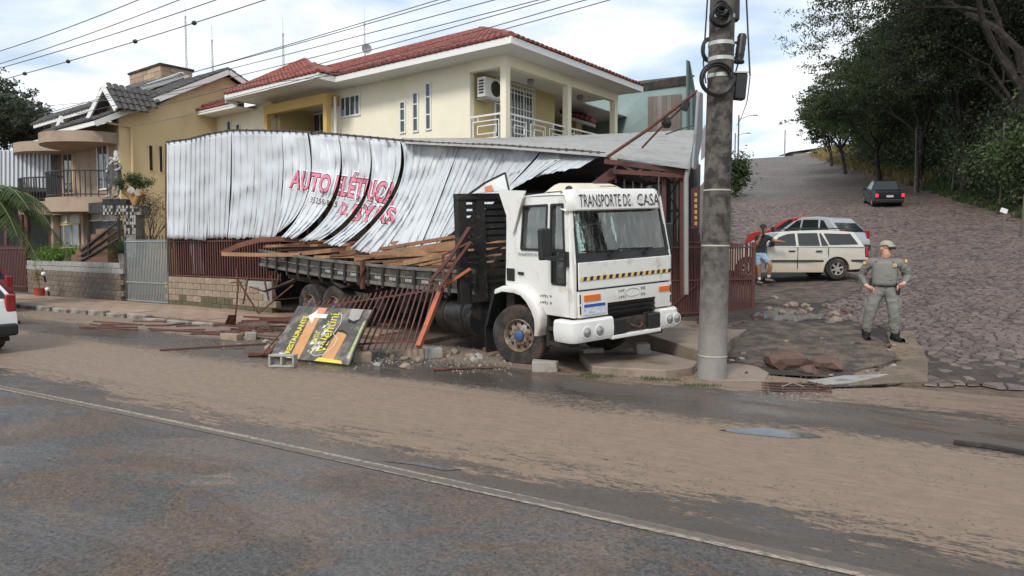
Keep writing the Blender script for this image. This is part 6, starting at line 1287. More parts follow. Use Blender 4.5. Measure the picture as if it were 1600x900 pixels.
def grow(b, p, d, r, L, depth, tips, spread=.6, up=.12, kids=3):
    pts = [p]; rr = [r]; q = p.copy(); dd = d.normalized()
    for i in range(4):
        dd = (dd+Vector((random.gauss(0, .13), random.gauss(0, .13), random.gauss(0, .1)+up*.3))).normalized(); q = q+dd*L/4; pts.append(q.copy()); rr.append(r*(1-.13*(i+1)))
    b.tube(pts, rr, 6 if r > .05 else 4, False)
    if depth <= 0: tips.append(pts[-1]); tips.append(pts[2]); return
    if depth <= 1: tips.append(pts[-1])
    for k in range(kids):
        t = random.uniform(.45, 1.0) if k else 1.0; i = min(3, int(t*4)); base = pts[i].lerp(pts[i+1], min(1, t*4-i)) if i < 4 else pts[-1]
        a = dd.orthogonal().normalized(); a.rotate(Matrix.Rotation(random.uniform(0, 6.283), 3, dd)); nd = (dd+a*random.uniform(.5, 1.2)*spread*1.3+UP*up).normalized()
        grow(b, base, nd, rr[i]*random.uniform(.5, .68), L*random.uniform(.62, .82), depth-1, tips, spread, up, kids)
def tree(name, lab, pos, H, cr, nl, mi, lean=(0, 0), leaf=.26, depth=3, trunk=.25, group=None, fork=.35, sp=.65, up=.12, lim=None, bark=None, clump=.16, kids=3, droop=.3):
    pos = Vector(pos); root = thing(name, lab, 'tree', pos, 0, group); b = MB(); tips = []; top = pos+Vector((lean[0], lean[1], H*fork)); pts = [pos-UP*.3, pos.lerp(top, .4)+Vector((random.uniform(-.2, .2), random.uniform(-.2, .2), 0)), top]
    b.tube(pts, [trunk*1.25, trunk, trunk*.85], 8, False); n0 = 5
    for k in range(n0):
        az = 2*math.pi*(k+random.uniform(-.3, .3))/n0; tilt = random.uniform(.35, .95)*sp*1.5; d = Vector((math.cos(az)*tilt+lean[0]*.05, math.sin(az)*tilt+lean[1]*.05, random.uniform(.7, 1)))
        grow(b, top-UP*random.uniform(0, H*.12), d, trunk*.55, cr*.62, depth-1, tips, sp, up, kids)
    b.v = [(p[0]-pos.x, p[1]-pos.y, p[2]-pos.z) for p in b.v]; b.build('trunk', bark or M_bark, root, smooth=True)
    tips = [t for t in tips if pos.x < 0 or t.x > t.y*.415] or tips; tp = np.array([tuple(t) for t in tips]); per = max(1, nl//len(tp)); rad = cr*clump
    K = 7; sub = np.repeat(tp, K, 0); sub = sub+rng.normal(size=sub.shape)*np.array([rad, rad, rad*.7]); per = max(1, nl//len(sub)); base = np.repeat(sub, per, 0); P = base+rng.normal(size=base.shape)*np.array([rad, rad, rad*.45])*.30; leaves('crown', M_lf[mi], P, leaf, root, droop=droop); return root
def gpt(px, Y):
    x = (px-800)/FPX*Y; return Vector((x, Y, hz(x, Y)))
G1 = 'trees along the right side of the cobbled street'
tree('spreading_tree', 'largest tree with long dark limbs reaching out over the cobbled street', gpt(1625, 38), 19, 13, 100000, 0, (-1.5, 0), .17, 4, .38, None, .42, .85, .05, clump=.07, droop=.7)
tree('tree', 'tall dark tree at the right edge of the frame behind the white post', gpt(1590, 41), 14, 7, 42000, 2, (0, 0), .18, 3, .26, G1)
tree('tree', 'round dark tree right of the pickup truck', gpt(1500, 47), 13, 7.5, 42000, 0, (0, 0), .2, 3, .25, G1)
tree('tree', 'dark tree directly above the pickup truck', gpt(1435, 56), 12.5, 7.5, 40000, 1, (0, 0), .22, 3, .24, G1)
tree('tree', 'slender tree left of the pickup truck beside the yellow grass', gpt(1372, 66), 11, 6.5, 28000, 0, (-.5, 0), .25, 3, .2, G1)
tree('tree', 'light green small tree near the crest of the street', gpt(1318, 80), 10, 5.5, 16000, 1, (-.8, 0), .32, 3, .18, G1)
tree('tree', 'leftmost small tree at the crest of the street', gpt(1296, 96), 8.5, 5, 14000, 1, (-.5, 0), .34, 3, .18, G1)
tree('tree', 'tall tree rising behind the row right of the pickup', gpt(1545, 58), 19, 9, 26000, 0, (0, 0), .3, 3, .3, G1)
tree('tree', 'tall tree rising behind the row above the pickup', gpt(1455, 74), 19, 9.5, 24000, 0, (0, 0), .34, 3, .3, G1)
tree('tree', 'tall tree behind the slender one left of the pickup', gpt(1390, 88), 16, 8, 18000, 2, (0, 0), .38, 3, .3, G1)
tree('tree', 'dark tree in the far right corner behind the biggest trunk', gpt(1660, 46), 19, 8, 24000, 0, (0, 0), .3, 3, .3, G1)
tree('tree', 'tall broad tree whose crown fills the sky right of the spreading limbs', gpt(1500, 50), 22, 9.5, 42000, 2, (-1, 0), .22, 4, .3, G1, .5, .75, .1, clump=.1)
tree('tree', 'tall broad tree overhanging the top right corner of the frame', gpt(1600, 44), 22, 9.5, 42000, 0, (-1, 0), .2, 4, .3, G1, .5, .75, .1, clump=.1)
def bush(lab, pos, r, h, nl, mi, leaf, cat='bush', group=None, name='bush'):
    pos = Vector(pos); root = thing(name, lab, cat, pos, 0, group); b = MB(); C_ = []
    for k in range(9):
        a = random.uniform(0, 6.28); rr = r*random.uniform(.2, .9); p = Vector((math.cos(a)*rr, math.sin(a)*rr, h*random.uniform(.3, .85))); b.tube([(0, 0, -.1), p*.5+Vector((0, 0, .1)), p], [.03, .02, .01], 4, False); C_.append(p)
    b.build('stem', M_bark2, root); C_ = np.array([tuple(p) for p in C_]); base = C_[rng.integers(0, len(C_), nl)]; P = base+rng.normal(size=(nl, 3))*np.array([r*.36, r*.36, h*.2]); P[:, 2] = np.abs(P[:, 2]); leaves('foliage', M_lf[mi], P+np.array(pos), leaf, root); return root
s = 5.0
while s < 78:
    w = 14.2+random.uniform(-.2, 1.6)+(1.5 if s > 30 else 0); x, y = W2(w, s); k = 1+s*.012
    if abs(x/y) < .78: bush('dense green shrub in the thicket at the foot of the trees', (x, y, hz(x, y)), 1.7*k, random.choice((1.8, 2.6, 3.6, 4.6))*k, int(7000/k), random.choice((0, 0, 1, 1, 2)), .16*k, group='shrubs at the foot of the street trees')
    x, y = W2(18.5+random.uniform(-1, 1.5), s+.7)
    if abs(x/y) < .78: bush('taller dense shrub behind the front row of the thicket', (x, y, hz(x, y)), 2.0*k, random.uniform(4, 6)*k, int(5200/k), random.choice((0, 1, 2)), .2*k, group='taller shrubs behind the thicket edge')
    s += 1.55*k
for i in range(9):                       # thin bare trunks in the thicket
    px = random.uniform(1385, 1600); Y = 30+(1600-px)*.11+random.uniform(0, 5); p = gpt(px+random.uniform(0, 30), Y); b = MB(); l = random.uniform(-.4, .4); b.tube([(0, 0, -.2), (l*.4, 0, 2), (l, .1, random.uniform(4, 6))], [.075, .06, .035], 6, False); o = b.build('bare_trunk', random.choice((M_bark2, M_bark)), None, smooth=True); o.location = p; tag(o, 'thin pale bare trunk standing in the thicket right of the street', 'tree trunk', 'thin trunks in the thicket')
def grass(name, poly, n, h, mi, kindw=.02):
    xs = [p[0] for p in poly]; ys = [p[1] for p in poly]; V = []; 
    while len(V) < n:
        x, y = random.uniform(min(xs), max(xs)), random.uniform(min(ys), max(ys))
        if not inpoly(x, y, poly) or noise.noise((x*(.8 if h > .2 else 2.2), y*(.8 if h > .2 else 2.2), 3)) < (-.15 if h > .2 else .08): continue
        z = hz(x, y)-.03; hh = h*random.uniform(.4, 1.1); a = random.uniform(0, 6.28); dx, dy = math.cos(a)*kindw, math.sin(a)*kindw; lx, ly = random.gauss(0, .3)*hh, random.gauss(0, .3)*hh
        V.append([(x-dx, y-dy, z), (x+dx, y+dy, z), (x+lx+dx*.2, y+ly+dy*.2, z+hh), (x+lx-dx*.2, y+ly-dy*.2, z+hh)])
    return kind(raw(name, np.array(V).reshape(-1, 3), np.arange(len(V)*4).reshape(-1, 4), M_lf[mi]), 'stuff')
tag(grass('dry_grass', [W2(13.4, 42), W2(18, 42), W2(18, 120), W2(12.8, 120)], 9000, 1.0, 6, .06), 'dry yellow grass on the bank at the top of the street', 'grass')
tag(grass('verge_grass', [W2(12.9, 8), W2(15.5, 8), W2(16, 45), W2(13.2, 45)], 9000, .45, 7, .03), 'green grass along the right edge of the cobbled street', 'grass')
tag(grass('weeds', [G(*p) for p in ((880, 578), (1000, 574), (1085, 586), (1130, 596), (1090, 598), (960, 592))], 1500, .07, 7, .006), 'small weeds under the broken slab and around the pole foot', 'weeds')
kind(drape('grassy_bank', [W2(13.2, 2), W2(70, 2), W2(70, 160), W2(13.2, 160)], M_grassy, .0, 4.0), 'structure')
bush('small bright green bush beside the street right of the utility pole', gpt(1146, 62), 1.1, 3.2, 2200, 1, .3)
# left edge of the picture
for px, Y, H, lab in ((12, 62, 11, 'dark tree behind the white corrugated fence, left one'), (42, 66, 11, 'dark tree behind the white corrugated fence, right one'), (-25, 58, 12, 'dark tree cut by the left edge of the frame')): 
    p = gpt(px, Y); p.z = 0; tree('tree', lab, p, H+3.5, 4.6, 12000, 2, (0, 0), .3, 3, .2, 'far trees at the left edge', .66)
def palm():
    c = at(-35, 322, 21.5); root = thing('palm_tree', 'green palm with drooping fronds at the left edge of the frame', 'palm', (c.x, c.y, 0)); bpy.context.view_layer.update(); o = Vector((0, 0, c.z))
    MB().tube([(0, 0, 0), (.05, 0, c.z*.5), (0, 0, c.z)], [.2, .15, .14], 10).build('trunk', M_bark2, root, smooth=True)
    for az, el, L in ((-5, .85, 2.9), (-30, .65, 2.8), (20, .55, 2.7), (-55, .8, 2.7), (-12, .3, 2.5), (60, .8, 2.5), (-80, .5, 2.5), (120, .8, 2.4), (200, .7, 2.4), (260, .8, 2.5), (-20, 1.1, 2.9), (10, 1.0, 2.7)):
        d = Vector((math.cos(R(az)), math.sin(R(az)), 0)); P = []
        for i in range(13):
            t = i/12; P.append(o+d*L*(t*.85)*(math.cos(el*.4))+UP*L*(math.sin(el)*t-.95*t*t))
        rb = MB(); rb.tube(P, [.03*(1-.8*i/12) for i in range(13)], 5); fr = rb.build('frond', mat('rachis_green', (.16, .19, .07), .6), root, smooth=True); lf = MB(); side = Vector((-d.y, d.x, 0))
        for i in range(46):
            t = .08+.9*i/46; k = t*12; j = min(11, int(k)); p = P[j].lerp(P[j+1], k-j); fwd = (P[j+1]-P[j]).normalized(); ll = .75*math.sin(math.pi*(.12+.8*t))
            for s_ in (-1, 1):
                e = p+side*s_*ll*.75+fwd*ll*.45-UP*ll*random.uniform(.35, .6); m = p.lerp(e, .5)+UP*ll*.12; w = fwd*.022; lf.add([p-w, p+w, m+w, e, m-w], [(0, 1, 2, 4), (4, 2, 3)])
        lf.build('leaflets', M_lf[5], fr)
palm()
for k, (px, lab) in enumerate(((76, 'bright green clipped hedge plant on the left wall, leftmost'), (93, 'bright green clipped hedge plant on the left wall, middle one'), (112, 'bright green hedge plant on the left wall, right one'))): p = at(px, 405, 27.3-k*.5); bush(lab, p-UP*.1, .45, .55, 900, 3, .08, 'hedge', None, 'hedge_plant')
def agave():
    c = at(194, 396, 24.3); root = thing('agave', 'spiky grey green agave in a pot beside the silver gate', 'plant', c); MB().lathe([(.16, -.35), (.2, 0), (.18, 0), (.001, -.02)], (0, 0, 0), (0, 0, 1), 16, False).build('pot', M_concrete, root)
    for k in range(34):
        a = random.uniform(0, 6.28); el = random.uniform(.1, 1.35); L = random.uniform(.6, .85); d = Vector((math.cos(a)*math.cos(el), math.sin(a)*math.cos(el), math.sin(el))); s_ = Vector((-math.sin(a), math.cos(a), 0)); b = MB(); m = d*L*.5+UP*.02; e = d*L-UP*.12*math.cos(el)
        b.add([s_*.03, -s_*.03, m-s_*.06, m+s_*.06, e, d*.02-UP*.02, m-UP*.03], [(0, 3, 6, 5), (1, 5, 6, 2), (3, 4, 6), (2, 6, 4), (0, 1, 2, 3), (3, 2, 4)]); b.build('leaf', mat('agave_green', (.13, .2, .1), .5, 0, .2, 3, rnd=.25), root)
agave()
def dryshrub():
    p = at(236, 378, 24.4); root = thing('dry_shrub', 'leafless brown twiggy shrub behind the silver gate', 'shrub', p); b = MB(); tips = []
    for k in range(9): a = random.uniform(0, 6.28); grow(b, p+Vector((math.cos(a)*.1, math.sin(a)*.1, 0)), Vector((math.cos(a)*.5, math.sin(a)*.5, 1)), .022, .75, 3, tips, .7, .06, 3)
    b.v = [(q[0]-p.x, q[1]-p.y, q[2]-p.z) for q in b.v]; b.build('branches', mat('twig_brown', (.13, .09, .07), .9), root); T_ = np.array([tuple(t) for t in tips]); P = np.repeat(T_, 3, 0)+rng.normal(size=(len(T_)*3, 3))*.08; leaves('dry_leaves', M_lf[4], P, .06, root)
dryshrub()
def bonsai():
    p = at(212, 320, 23.6); root = thing('bonsai_planter', 'small bonsai tree in a carved wooden stump planter next to the statue', 'plant', p); M_ = mat('carved_wood', (.38, .22, .09), .6, 0, .25, 6, .2)
    b = MB(); 
    for d in ((-.38, .1, .5), (.3, -.1, .42), (.0, .0, .3)): b.tube([(0, 0, 0), (d[0]*.4, d[1], d[2]*.5), d], [.1, .11, .16], 10)
    b.build('stump', M_, root, smooth=True)
    for q in ((-.04, -.18, .46), (.2, -.2, .38)): MB().lathe([(.12, 0), (.12, .03), (.001, .032)], q, (.1, -1, .3), 16, False).build('cut_end', M_block, root)
    b = MB(); tips = []
    for k in range(5): a = random.uniform(0, 6.28); grow(b, p+UP*.42, Vector((math.cos(a)*.9, math.sin(a)*.6, .8)), .025, .3, 2, tips, .7, .05, 3)
    b.v = [(q[0]-p.x, q[1]-p.y, q[2]-p.z) for q in b.v]; b.build('branches', M_bark, root); T_ = np.array([tuple(t) for t in tips]); P = np.repeat(T_, 22, 0)+rng.normal(size=(len(T_)*22, 3))*.07; leaves('foliage', M_lf[1], P, .06, root)
bonsai()
def pot():
    p = gz(62, 463, .1); root = thing('potted_plant', 'thin yellowing plant in a red pot against the garden wall', 'plant', p); MB().lathe([(.001, 0), (.14, 0), (.2, .28), (.215, .3), (.2, .3), (.18, .26), (.001, .25)], (0, 0, 0), (0, 0, 1), 18, False).build('pot', mat('red_pot', (.42, .07, .045), .5, 0, .1), root, smooth=True)
    b = MB(); C_ = []
    for k in range(7): x, y, z = random.gauss(0, .1), random.gauss(0, .06), random.uniform(.7, 1.35); b.tube([(0, 0, .25), (x*.5, y*.5, z*.6), (x, y, z)], .008, 4); C_ += [(x, y, z), (x*.8, y*.8, z*.85)]
    b.build('stem', M_bark2, root); C_ = np.array(C_); P = np.repeat(C_, 14, 0)+rng.normal(size=(len(C_)*14, 3))*np.array([.09, .06, .08]); leaves('foliage', leafmat('leaf_yellow', (.2, .2, .06), (.4, .36, .12)), P+np.array(p), .07, root)
pot()
# ================================================================ POLE, CABLES, ANTENNAS
M_pole = mat('stained_concrete_pole', (.125, .112, .098), .9, 0, .3, 5, .6, 50, dirt=(.036, .032, .029), ds=5.5, dpos=(.44, .58), topdirt=(.1, 1.9, (.3, .28, .25)))
M_cable = mat('black_cable', (.012, .012, .013), .5, 0, 0)
M_strap = mat('steel_strap', (.5, .5, .47), .35, .6, .1, 8)
pb = gz(1112, 591, 0); pole = thing('utility_pole', 'tall stained concrete utility pole at the street corner', 'utility pole', pb)
def prad(z): return .205-.0065*z
b = MB(); b.lathe([(prad(z), z) for z in (-.2, 0, .3, .8, 1.5, 2.5, 4, 6, 8.5)], (0, 0, 0), (.012, 0, 1), 28); b.build('shaft', M_pole, pole, smooth=True)
pc = lambda z: Vector((.012*z, 0, z)); pz = lambda y: at(1112, y, pb.y).z
for y in (555, 384, 298): MB().lathe([(prad(pz(y))+.004, -.012), (prad(pz(y))+.008, 0), (prad(pz(y))+.004, .012)], pc(pz(y)), (.012, 0, 1), 28, False).build('wire_tie', mat('pale_wire', (.42, .39, .34), .6), pole)
for y in (70, 94, 120, 28): MB().lathe([(prad(pz(y))+.003, -.028), (prad(pz(y))+.007, -.026), (prad(pz(y))+.007, .026), (prad(pz(y))+.003, .028)], pc(pz(y)), (.012, 0, 1), 28, False).build('steel_band', M_strap, pole)
def coil(px, y, r, n, lab, th=.011, back=0, tilt=0, sx=1.0):
    b = MB(); c = at(px, y, pb.y-prad(4)-.05+back)
    for k in range(n):
        r_ = r+random.uniform(-.02, .02); o = Vector((random.uniform(-.012, .012), random.uniform(-.03, .03), random.uniform(-.015, .015))); b.tube([c+o+Vector((math.cos(t)*r_*sx, tilt*math.cos(t), math.sin(t)*r_)) for t in [i*math.pi/18 for i in range(37)]], th, 5, False)
    o = b.build('cable_coil', M_cable, None, smooth=True); tag(o, lab, 'cable coil')
coil(1120, 124, .21, 10, 'large ring of black cable hanging on the pole below the steel bands')
coil(1108, 78, .15, 7, 'half hidden black cable loop behind the left side of the pole', back=.3, sx=.6)
coil(1127, 24, .13, 12, 'tight black cable bundle strapped at the top of the pole', .013)
coil(1127, 14, .08, 9, 'small inner cable roll at the very top of the pole', .013)
o = thing('junction_box', 'black ribbed cylinder splice closure mounted on the right of the pole', 'cable box', at(1154, 96, pb.y+.02)); b = MB(); b.lathe([(.02, 0), (.075, 0), (.08, .02), (.06, .05), (.062, .1), (.067, .12), (.062, .14), (.067, .2), (.062, .22), (.067, .28), (.062, .3), (.066, .36), (.05, .4), (.001, .41)], (0, 0, -.02), (.12, 0, 1), 18); b.build('closure', M_black, o, smooth=True, ang=30); b = MB(); b.bar((-.22, 0, .05), (0, 0, .05), .03); b.bar((-.2, 0, .26), (.03, 0, .26), .03); b.tube([(0, 0, 0), (-.03, 0, -.12), (-.1, -.02, -.25)], .012, 6); b.build('bracket', M_black, o)
o = thing('junction_box', 'black flat terminal box on the right of the pole under the cylinder', 'cable box', at(1156, 136, pb.y+.02)); MB().box((0, 0, 0), (.16, .14, .36), Matrix.Rotation(R(5), 3, 'Y')).build('casing', M_black, o, bevel=.02); MB().box((.0, 0, .19), (.19, .16, .02)).build('lid', M_strap, o); MB().bar((-.15, 0, .05), (-.05, 0, .05), .05).build('bracket', M_black, o)
o = MB().box(at(1149, 10, pb.y), (.1, .14, .42)).build('junction_box', M_black, None, bevel=.03); tag(o, 'black cable box cut by the top edge beside the pole', 'cable box')
def wire(pts, r, lab, sag=0, group=None, m=None, n=18, beads=0, ext=None):
    P = []
    for i in range(len(pts)-1):
        for k in range(n): t = k/n; P.append(pts[i].lerp(pts[i+1], t)-UP*sag*4*t*(1-t))
    P.append(pts[-1])
    if ext: a_ = (pts[0]-pts[-1]); P = [pts[0]+a_*ext[0]]+P+[pts[-1]-a_*ext[1]]
    o = MB().tube(P, r, 5, False).build('power_line', m or M_cable, None, smooth=True); tag(o, lab, 'cable', group)
    for k in range(beads): q = P[int(len(P)*(k+.5)/beads)]; MB().lathe([(.001, -.05), (.035, -.02), (.035, .02), (.001, .05)], q, EU, 8, False).build('spacer', M_black, o)
# lines along the main road
M_lw = mat('grey_line_wire', (.1, .1, .11), .6, 0, 0)
for k, (a, c, v, bd, lab) in enumerate((((-40, 92), (235, -8), 7.0, 0, 'highest overhead wire in the upper left corner'), ((-40, 117), (360, -8), 7.0, 0, 'second overhead wire in the upper left corner'), ((-40, 112), (300, -8), 7.4, 0, 'thin overhead wire between the two upper left ones'), ((-40, 136), (450, -12), 7.0, 6, 'lowest upper left overhead wire with black spacers'))):
    wire([atV(*a, v), atV(*c, v)], .008, lab, .05, m=M_lw, beads=bd, ext=(1.0, 1.2))
lines = [((60, 180), (700, -5)), ((150, 152), (720, -5)), ((150, 158), (790, -5)), ((120, 178), (860, -5)), ((200, 178), (900, -12)), ((330, 160), (900, 4)), ((420, 140), (980, -8))]
for k, (a, c) in enumerate(lines): wire([atV(*a, 9.6+.15*k), atV(*c, 9.6+.15*k)], .008, ('uppermost', 'second', 'third', 'fourth', 'fifth', 'sixth', 'lowest')[k]+' of the seven long overhead wires above the yellow house roof', .04, 'wires above the yellow house', M_lw, ext=(.0, 1.0))
for a, c, v, lab in (((40, 168), (520, 118), 12.4, 'service wire crossing the dormer of the tan house'), ((190, 200), (420, 150), 12.6, 'wire crossing the gable wall of the tan house')): wire([atV(*a, v), atV(*c, v)], .008, lab, .05, m=M_lw)
wire([at(1106, -10, pb.y), at(1099, 100, pb.y+.1), at(1103, 130, pb.y)], .012, 'twisted black cable running down the left of the pole')
wire([at(1166, -10, pb.y+.3), at(1171, 100, pb.y+.35), at(1172, 118, pb.y+.35)], .013, 'twisted black cable running down the right of the pole')
wire([at(1172, 118, pb.y+.35), at(1165, 165, 12.5), at(1150, 195, 30)], .008, 'thin wire leaving the pole towards the street lamps', .1)
for px, Y, y0, lab, dish in ((300, 60, 25, 'tall thin lattice antenna mast left of the gable', 0), (340, 58, 62, 'short antenna mast behind the tan gable', 0), (449, 55, 52, 'antenna mast with two dishes behind the red roof', 2), (574, 60, 36, 'antenna mast with one dish above the red ridge', 1)):
    zt = at(px, y0, Y).z; x = (px-800)/FPX*Y; o = thing('antenna_mast', lab, 'antenna', (x, Y, 0)); b = MB()
    for dx in (-.1, .1): b.tube([(dx, 0, 0), (dx*.4, 0, zt)], .03, 4)
    for k in range(40): z = zt*k/40; b.bar((-.1, 0, z), (.1, 0, z+zt/40), .02)
    b.tube([(0, 0, zt-.3), (0, 0, zt+1.2)], .015, 4); b.build('mast', mat('mast_steel', (.3, .31, .33), .5, .4, 0), o)
    for k in range(dish): MB().lathe([(.001, -.08), (.3, .02), (.42, .12), (.001, .0)], (.2-.9*(k % 2), -.2, zt-(2.2 if dish == 1 else 6.8)-k*1.2), (.3, -1, .1), 16, False).build('dish', mat('dish_grey', (.25, .26, .28), .5), o, smooth=True)
for px, Y, y0, y1, lab in ((1222, 140, 203, 246, 'thin pole on the crest of the street'), (1150, 95, 180, 250, 'street lamp with long arm, nearest one beyond the pole'), (1145, 120, 208, 250, 'street lamp with long arm, farther one beyond the pole')):
    p = gpt(px, Y); zt = at(px, y0, Y).z; o = thing('street_lamp' if 'lamp' in lab else 'pole', lab, 'street lamp' if 'lamp' in lab else 'pole', p); MB().tube([(0, 0, 0), (0, 0, zt-p.z)], .09, 6).build('shaft', M_pole, o)
    if 'lamp' in lab: MB().tube([(0, 0, zt-p.z-.6), (1.2, 0, zt-p.z-.1), (2.0, 0, zt-p.z)], .05, 6).build('arm', M_steel, o); MB().box((2.2, 0, zt-p.z), (.7, .2, .12)).build('lamp_head', M_bed, o, bevel=.03)
p = gpt(1243, 150); o = thing('far_house', 'low roofed building just showing over the crest of the street', 'building', p); MB().bx(-1, 6, 0, 5, -1.5, 1.0).build('wall', M_concrete, o); MB().prism([(-2, -.5, .9), (7, -.5, 2.2), (7, -.5, 2.35), (-2, -.5, 1.05)], (0, 6, 0)).build('roof', M_chassis, o)
o = thing('marker_post', 'white capped post at the foot of the thicket by the right edge', 'post', gpt(1565, 31)); MB().bar((0, 0, 0), (0, 0, .85), .07).build('post', M_bark2, o); MB().box((0, 0, .95), (.26, .1, .2), Matrix.Rotation(R(20), 3, 'Y')).build('white_cap', M_white, o)
o = MB().bar((0, 0, 0), (.05, 0, 1.7), .14).build('fence_post', M_bark2); o.location = gpt(1597, 30); tag(o, 'pale wooden fence post at the right edge of the frame', 'post')
# ================================================================ WRECKAGE IN FRONT OF THE SHED
# fallen panel of red bars leaning on the truck bed
fp = thing('fallen_fence_panel', 'fallen fence panel of reddish bars leaning against the truck bed', 'fence panel', gz(540, 565, 0)); bpy.context.view_layer.update()
A0, A1 = at(412, 552, 12.0), at(655, 540, 11.6); A0.z = max(.03, A0.z); B0, B1 = at(475, 478, 13.2), at(680, 447, 12.35); n = 26
for k in range(n):
    t = k/(n-1); a = A0.lerp(A1, t); c = B0.lerp(B1, t); d = c-a; MB().tube([a-d*.03, c+d*.05], .0165, 6).build('bar', M_redoxide, fp, world=True, smooth=True)
for q in (.08, .93): MB().bar(A0.lerp(B0, q), A1.lerp(B1, q), .05, .03).build('rail', M_redoxide, fp, world=True)
MB().bar(at(654, 542, 11.45), at(690, 450, 12.2), .085, .085).build('end_post', M_orangerust, fp, world=True)
MB().bar(at(690, 450, 12.2), at(735, 420, 12.0), .06, .05).build('end_post', M_orangerust, fp, world=True)
# twisted red frame above it
tf = thing('twisted_frame', 'twisted dark red steel frame beside the truck headboard', 'steel frame', gz(690, 545, 0)); bpy.context.view_layer.update()
for pts, w in ((((672, 440), (705, 400), (734, 355)), .08), (((688, 450), (712, 410), (736, 378)), .07), (((690, 400), (735, 378)), .05), (((693, 442), (692, 400)), .06), (((672, 440), (690, 452)), .06)):
    P = [at(x, y, 12.05-.002*(x-680)) for x, y in pts]
    for i in range(len(P)-1): MB().bar(P[i], P[i+1], w, w*.7).build('member', M_rust if w < .08 else M_redoxide, tf, world=True)
# broken restaurant sign
sg = thing('restaurant_sign', 'broken black and orange RESTAURANTE sign board lying against the fallen bars', 'sign', gz(490, 568, 0)); bpy.context.view_layer.update()
S0, S1, S3 = gz(422, 556, .05), gz(544, 570, .03), at(466, 478, 12.6)
sn = (S1-S0).cross(S3-S0); r_ = ray(581, 484); S2 = CP+r_*((S0-CP).dot(sn)/r_.dot(sn))
def sp(a, c): return (S0.lerp(S1, a)).lerp(S3.lerp(S2, a), c)
sn = (S1-S0).cross(S3-S0).normalized(); sn = sn if sn.y < 0 else -sn
def sq(pts, m, nm, off=.004): b = MB(); b.add([sp(a, c)+sn*off for a, c in pts], [tuple(range(len(pts)))]); return b.build(nm, m, sg, world=True)
M_sgn = mat('sign_black', (.065, .06, .055), .45, 0, .3, 4, dirt=(.26, .22, .18), ds=4, dpos=(.46, .7)); M_or = mat('sign_orange', (.55, .27, .1), .5, 0, .25, 4, dirt=(.5, .3, .2), ds=5); M_yel = mat('sign_yellow', (.6, .53, .06), .5, 0, .05); M_sw = mat('sign_white', (.68, .68, .65), .5, 0, .1, 5, dirt=(.5, .35, .28), ds=5); M_skel = mat('sign_pale_art', (.4, .42, .22), .5, 0, .4, 8)
b = MB(); bd = [sp(0, 0), sp(1, 0), sp(1, 1), sp(0, 1)]; b.prism(bd, -sn*.035); b.build('board', M_sgn, sg, world=True)
sq([(.26, .0), (.385, .0), (.38, .78), (.255, .78)], M_or, 'orange_stripe'); sq([(.24, .78), (.4, .78), (.42, .985), (.3, .985)], mat('sign_salmon', (.6, .27, .18), .5, 0, .2), 'salmon_patch', .005)
sq([(.64, .0), (.8, .0), (.83, .52), (.70, .55)], M_or, 'orange_stripe'); sq([(.1, .0), (.27, .0), (.27, .06), (.1, .08)], M_sw, 'torn_edge'); sq([(.58, .0), (.93, .0), (.9, .05), (.62, .07)], M_yel, 'torn_edge', .006); sq([(.95, .1), (.99, .1), (.985, .8), (.96, .75)], M_skel, 'torn_edge')
sq([(.215, .80), (.31, .93), (.315, .86), (.47, .86), (.47, .78), (.315, .78), (.32, .66)], M_sw, 'arrow', .008)
ex = (S1-S0).normalized(); ey = (S3-S0).normalized()
def stext(body, a0, c0, a1, c1, wd, m, sh=0, nm='lettering', bold=.02):
    p = sp(a0, c0)+sn*.007; d = sp(a1, c1)-sp(a0, c0); up = -(S1-S0).normalized(); up = (up-d.normalized()*up.dot(d.normalized())).normalized(); text_on(body, p, d.normalized(), up, d.length, wd, m, sg, nm, True, bold=bold, shear=sh)
stext('RESTAURANTE', .235, .085, .225, .81, .115, M_yel, 0, bold=.035)
stext('sonar', .50, .28, .49, .55, .11, M_yel, .15, bold=.0); stext('Valentini', .665, .2, .615, .92, .2, M_yel, .35, bold=.005)
b = MB(); b.tube([sp(a, c)+sn*.008 for a, c in ((.6, .9), (.66, .86), (.69, .7), (.66, .5), (.74, .42), (.735, .28), (.66, .12), (.56, .08), (.5, .12), (.5, .2))], .007, 5, False); b.build('white_outline', M_sw, sg, world=True)
for k in range(26):
    a, c = .42+random.random()*.14, .1+random.random()*.55; w = .02+.03*random.random(); sq([(a, c), (a+w, c+.01), (a+w*.8+.01, c+.06), (a+.005, c+.05)], M_skel if k % 3 else M_sw, 'art_stroke', .0045+k*.0003)
sq([(.745, .99), (.9, .99), (.9, .8), (.84, .76), (.76, .8)], M_concrete, 'torn_backing', .012); sq([(.755, .80), (.84, .755), (.9, .79), (.86, .72), (.77, .74)], M_dark, 'tear', .009); sq([(.68, .55), (.76, .56), (.83, .5), (.84, .52), (.76, .585), (.69, .575)], M_dark, 'tear', .01); sq([(.6, .16), (.66, .42), (.7, .54), (.67, .54), (.615, .4)], M_dark, 'tear', .009)
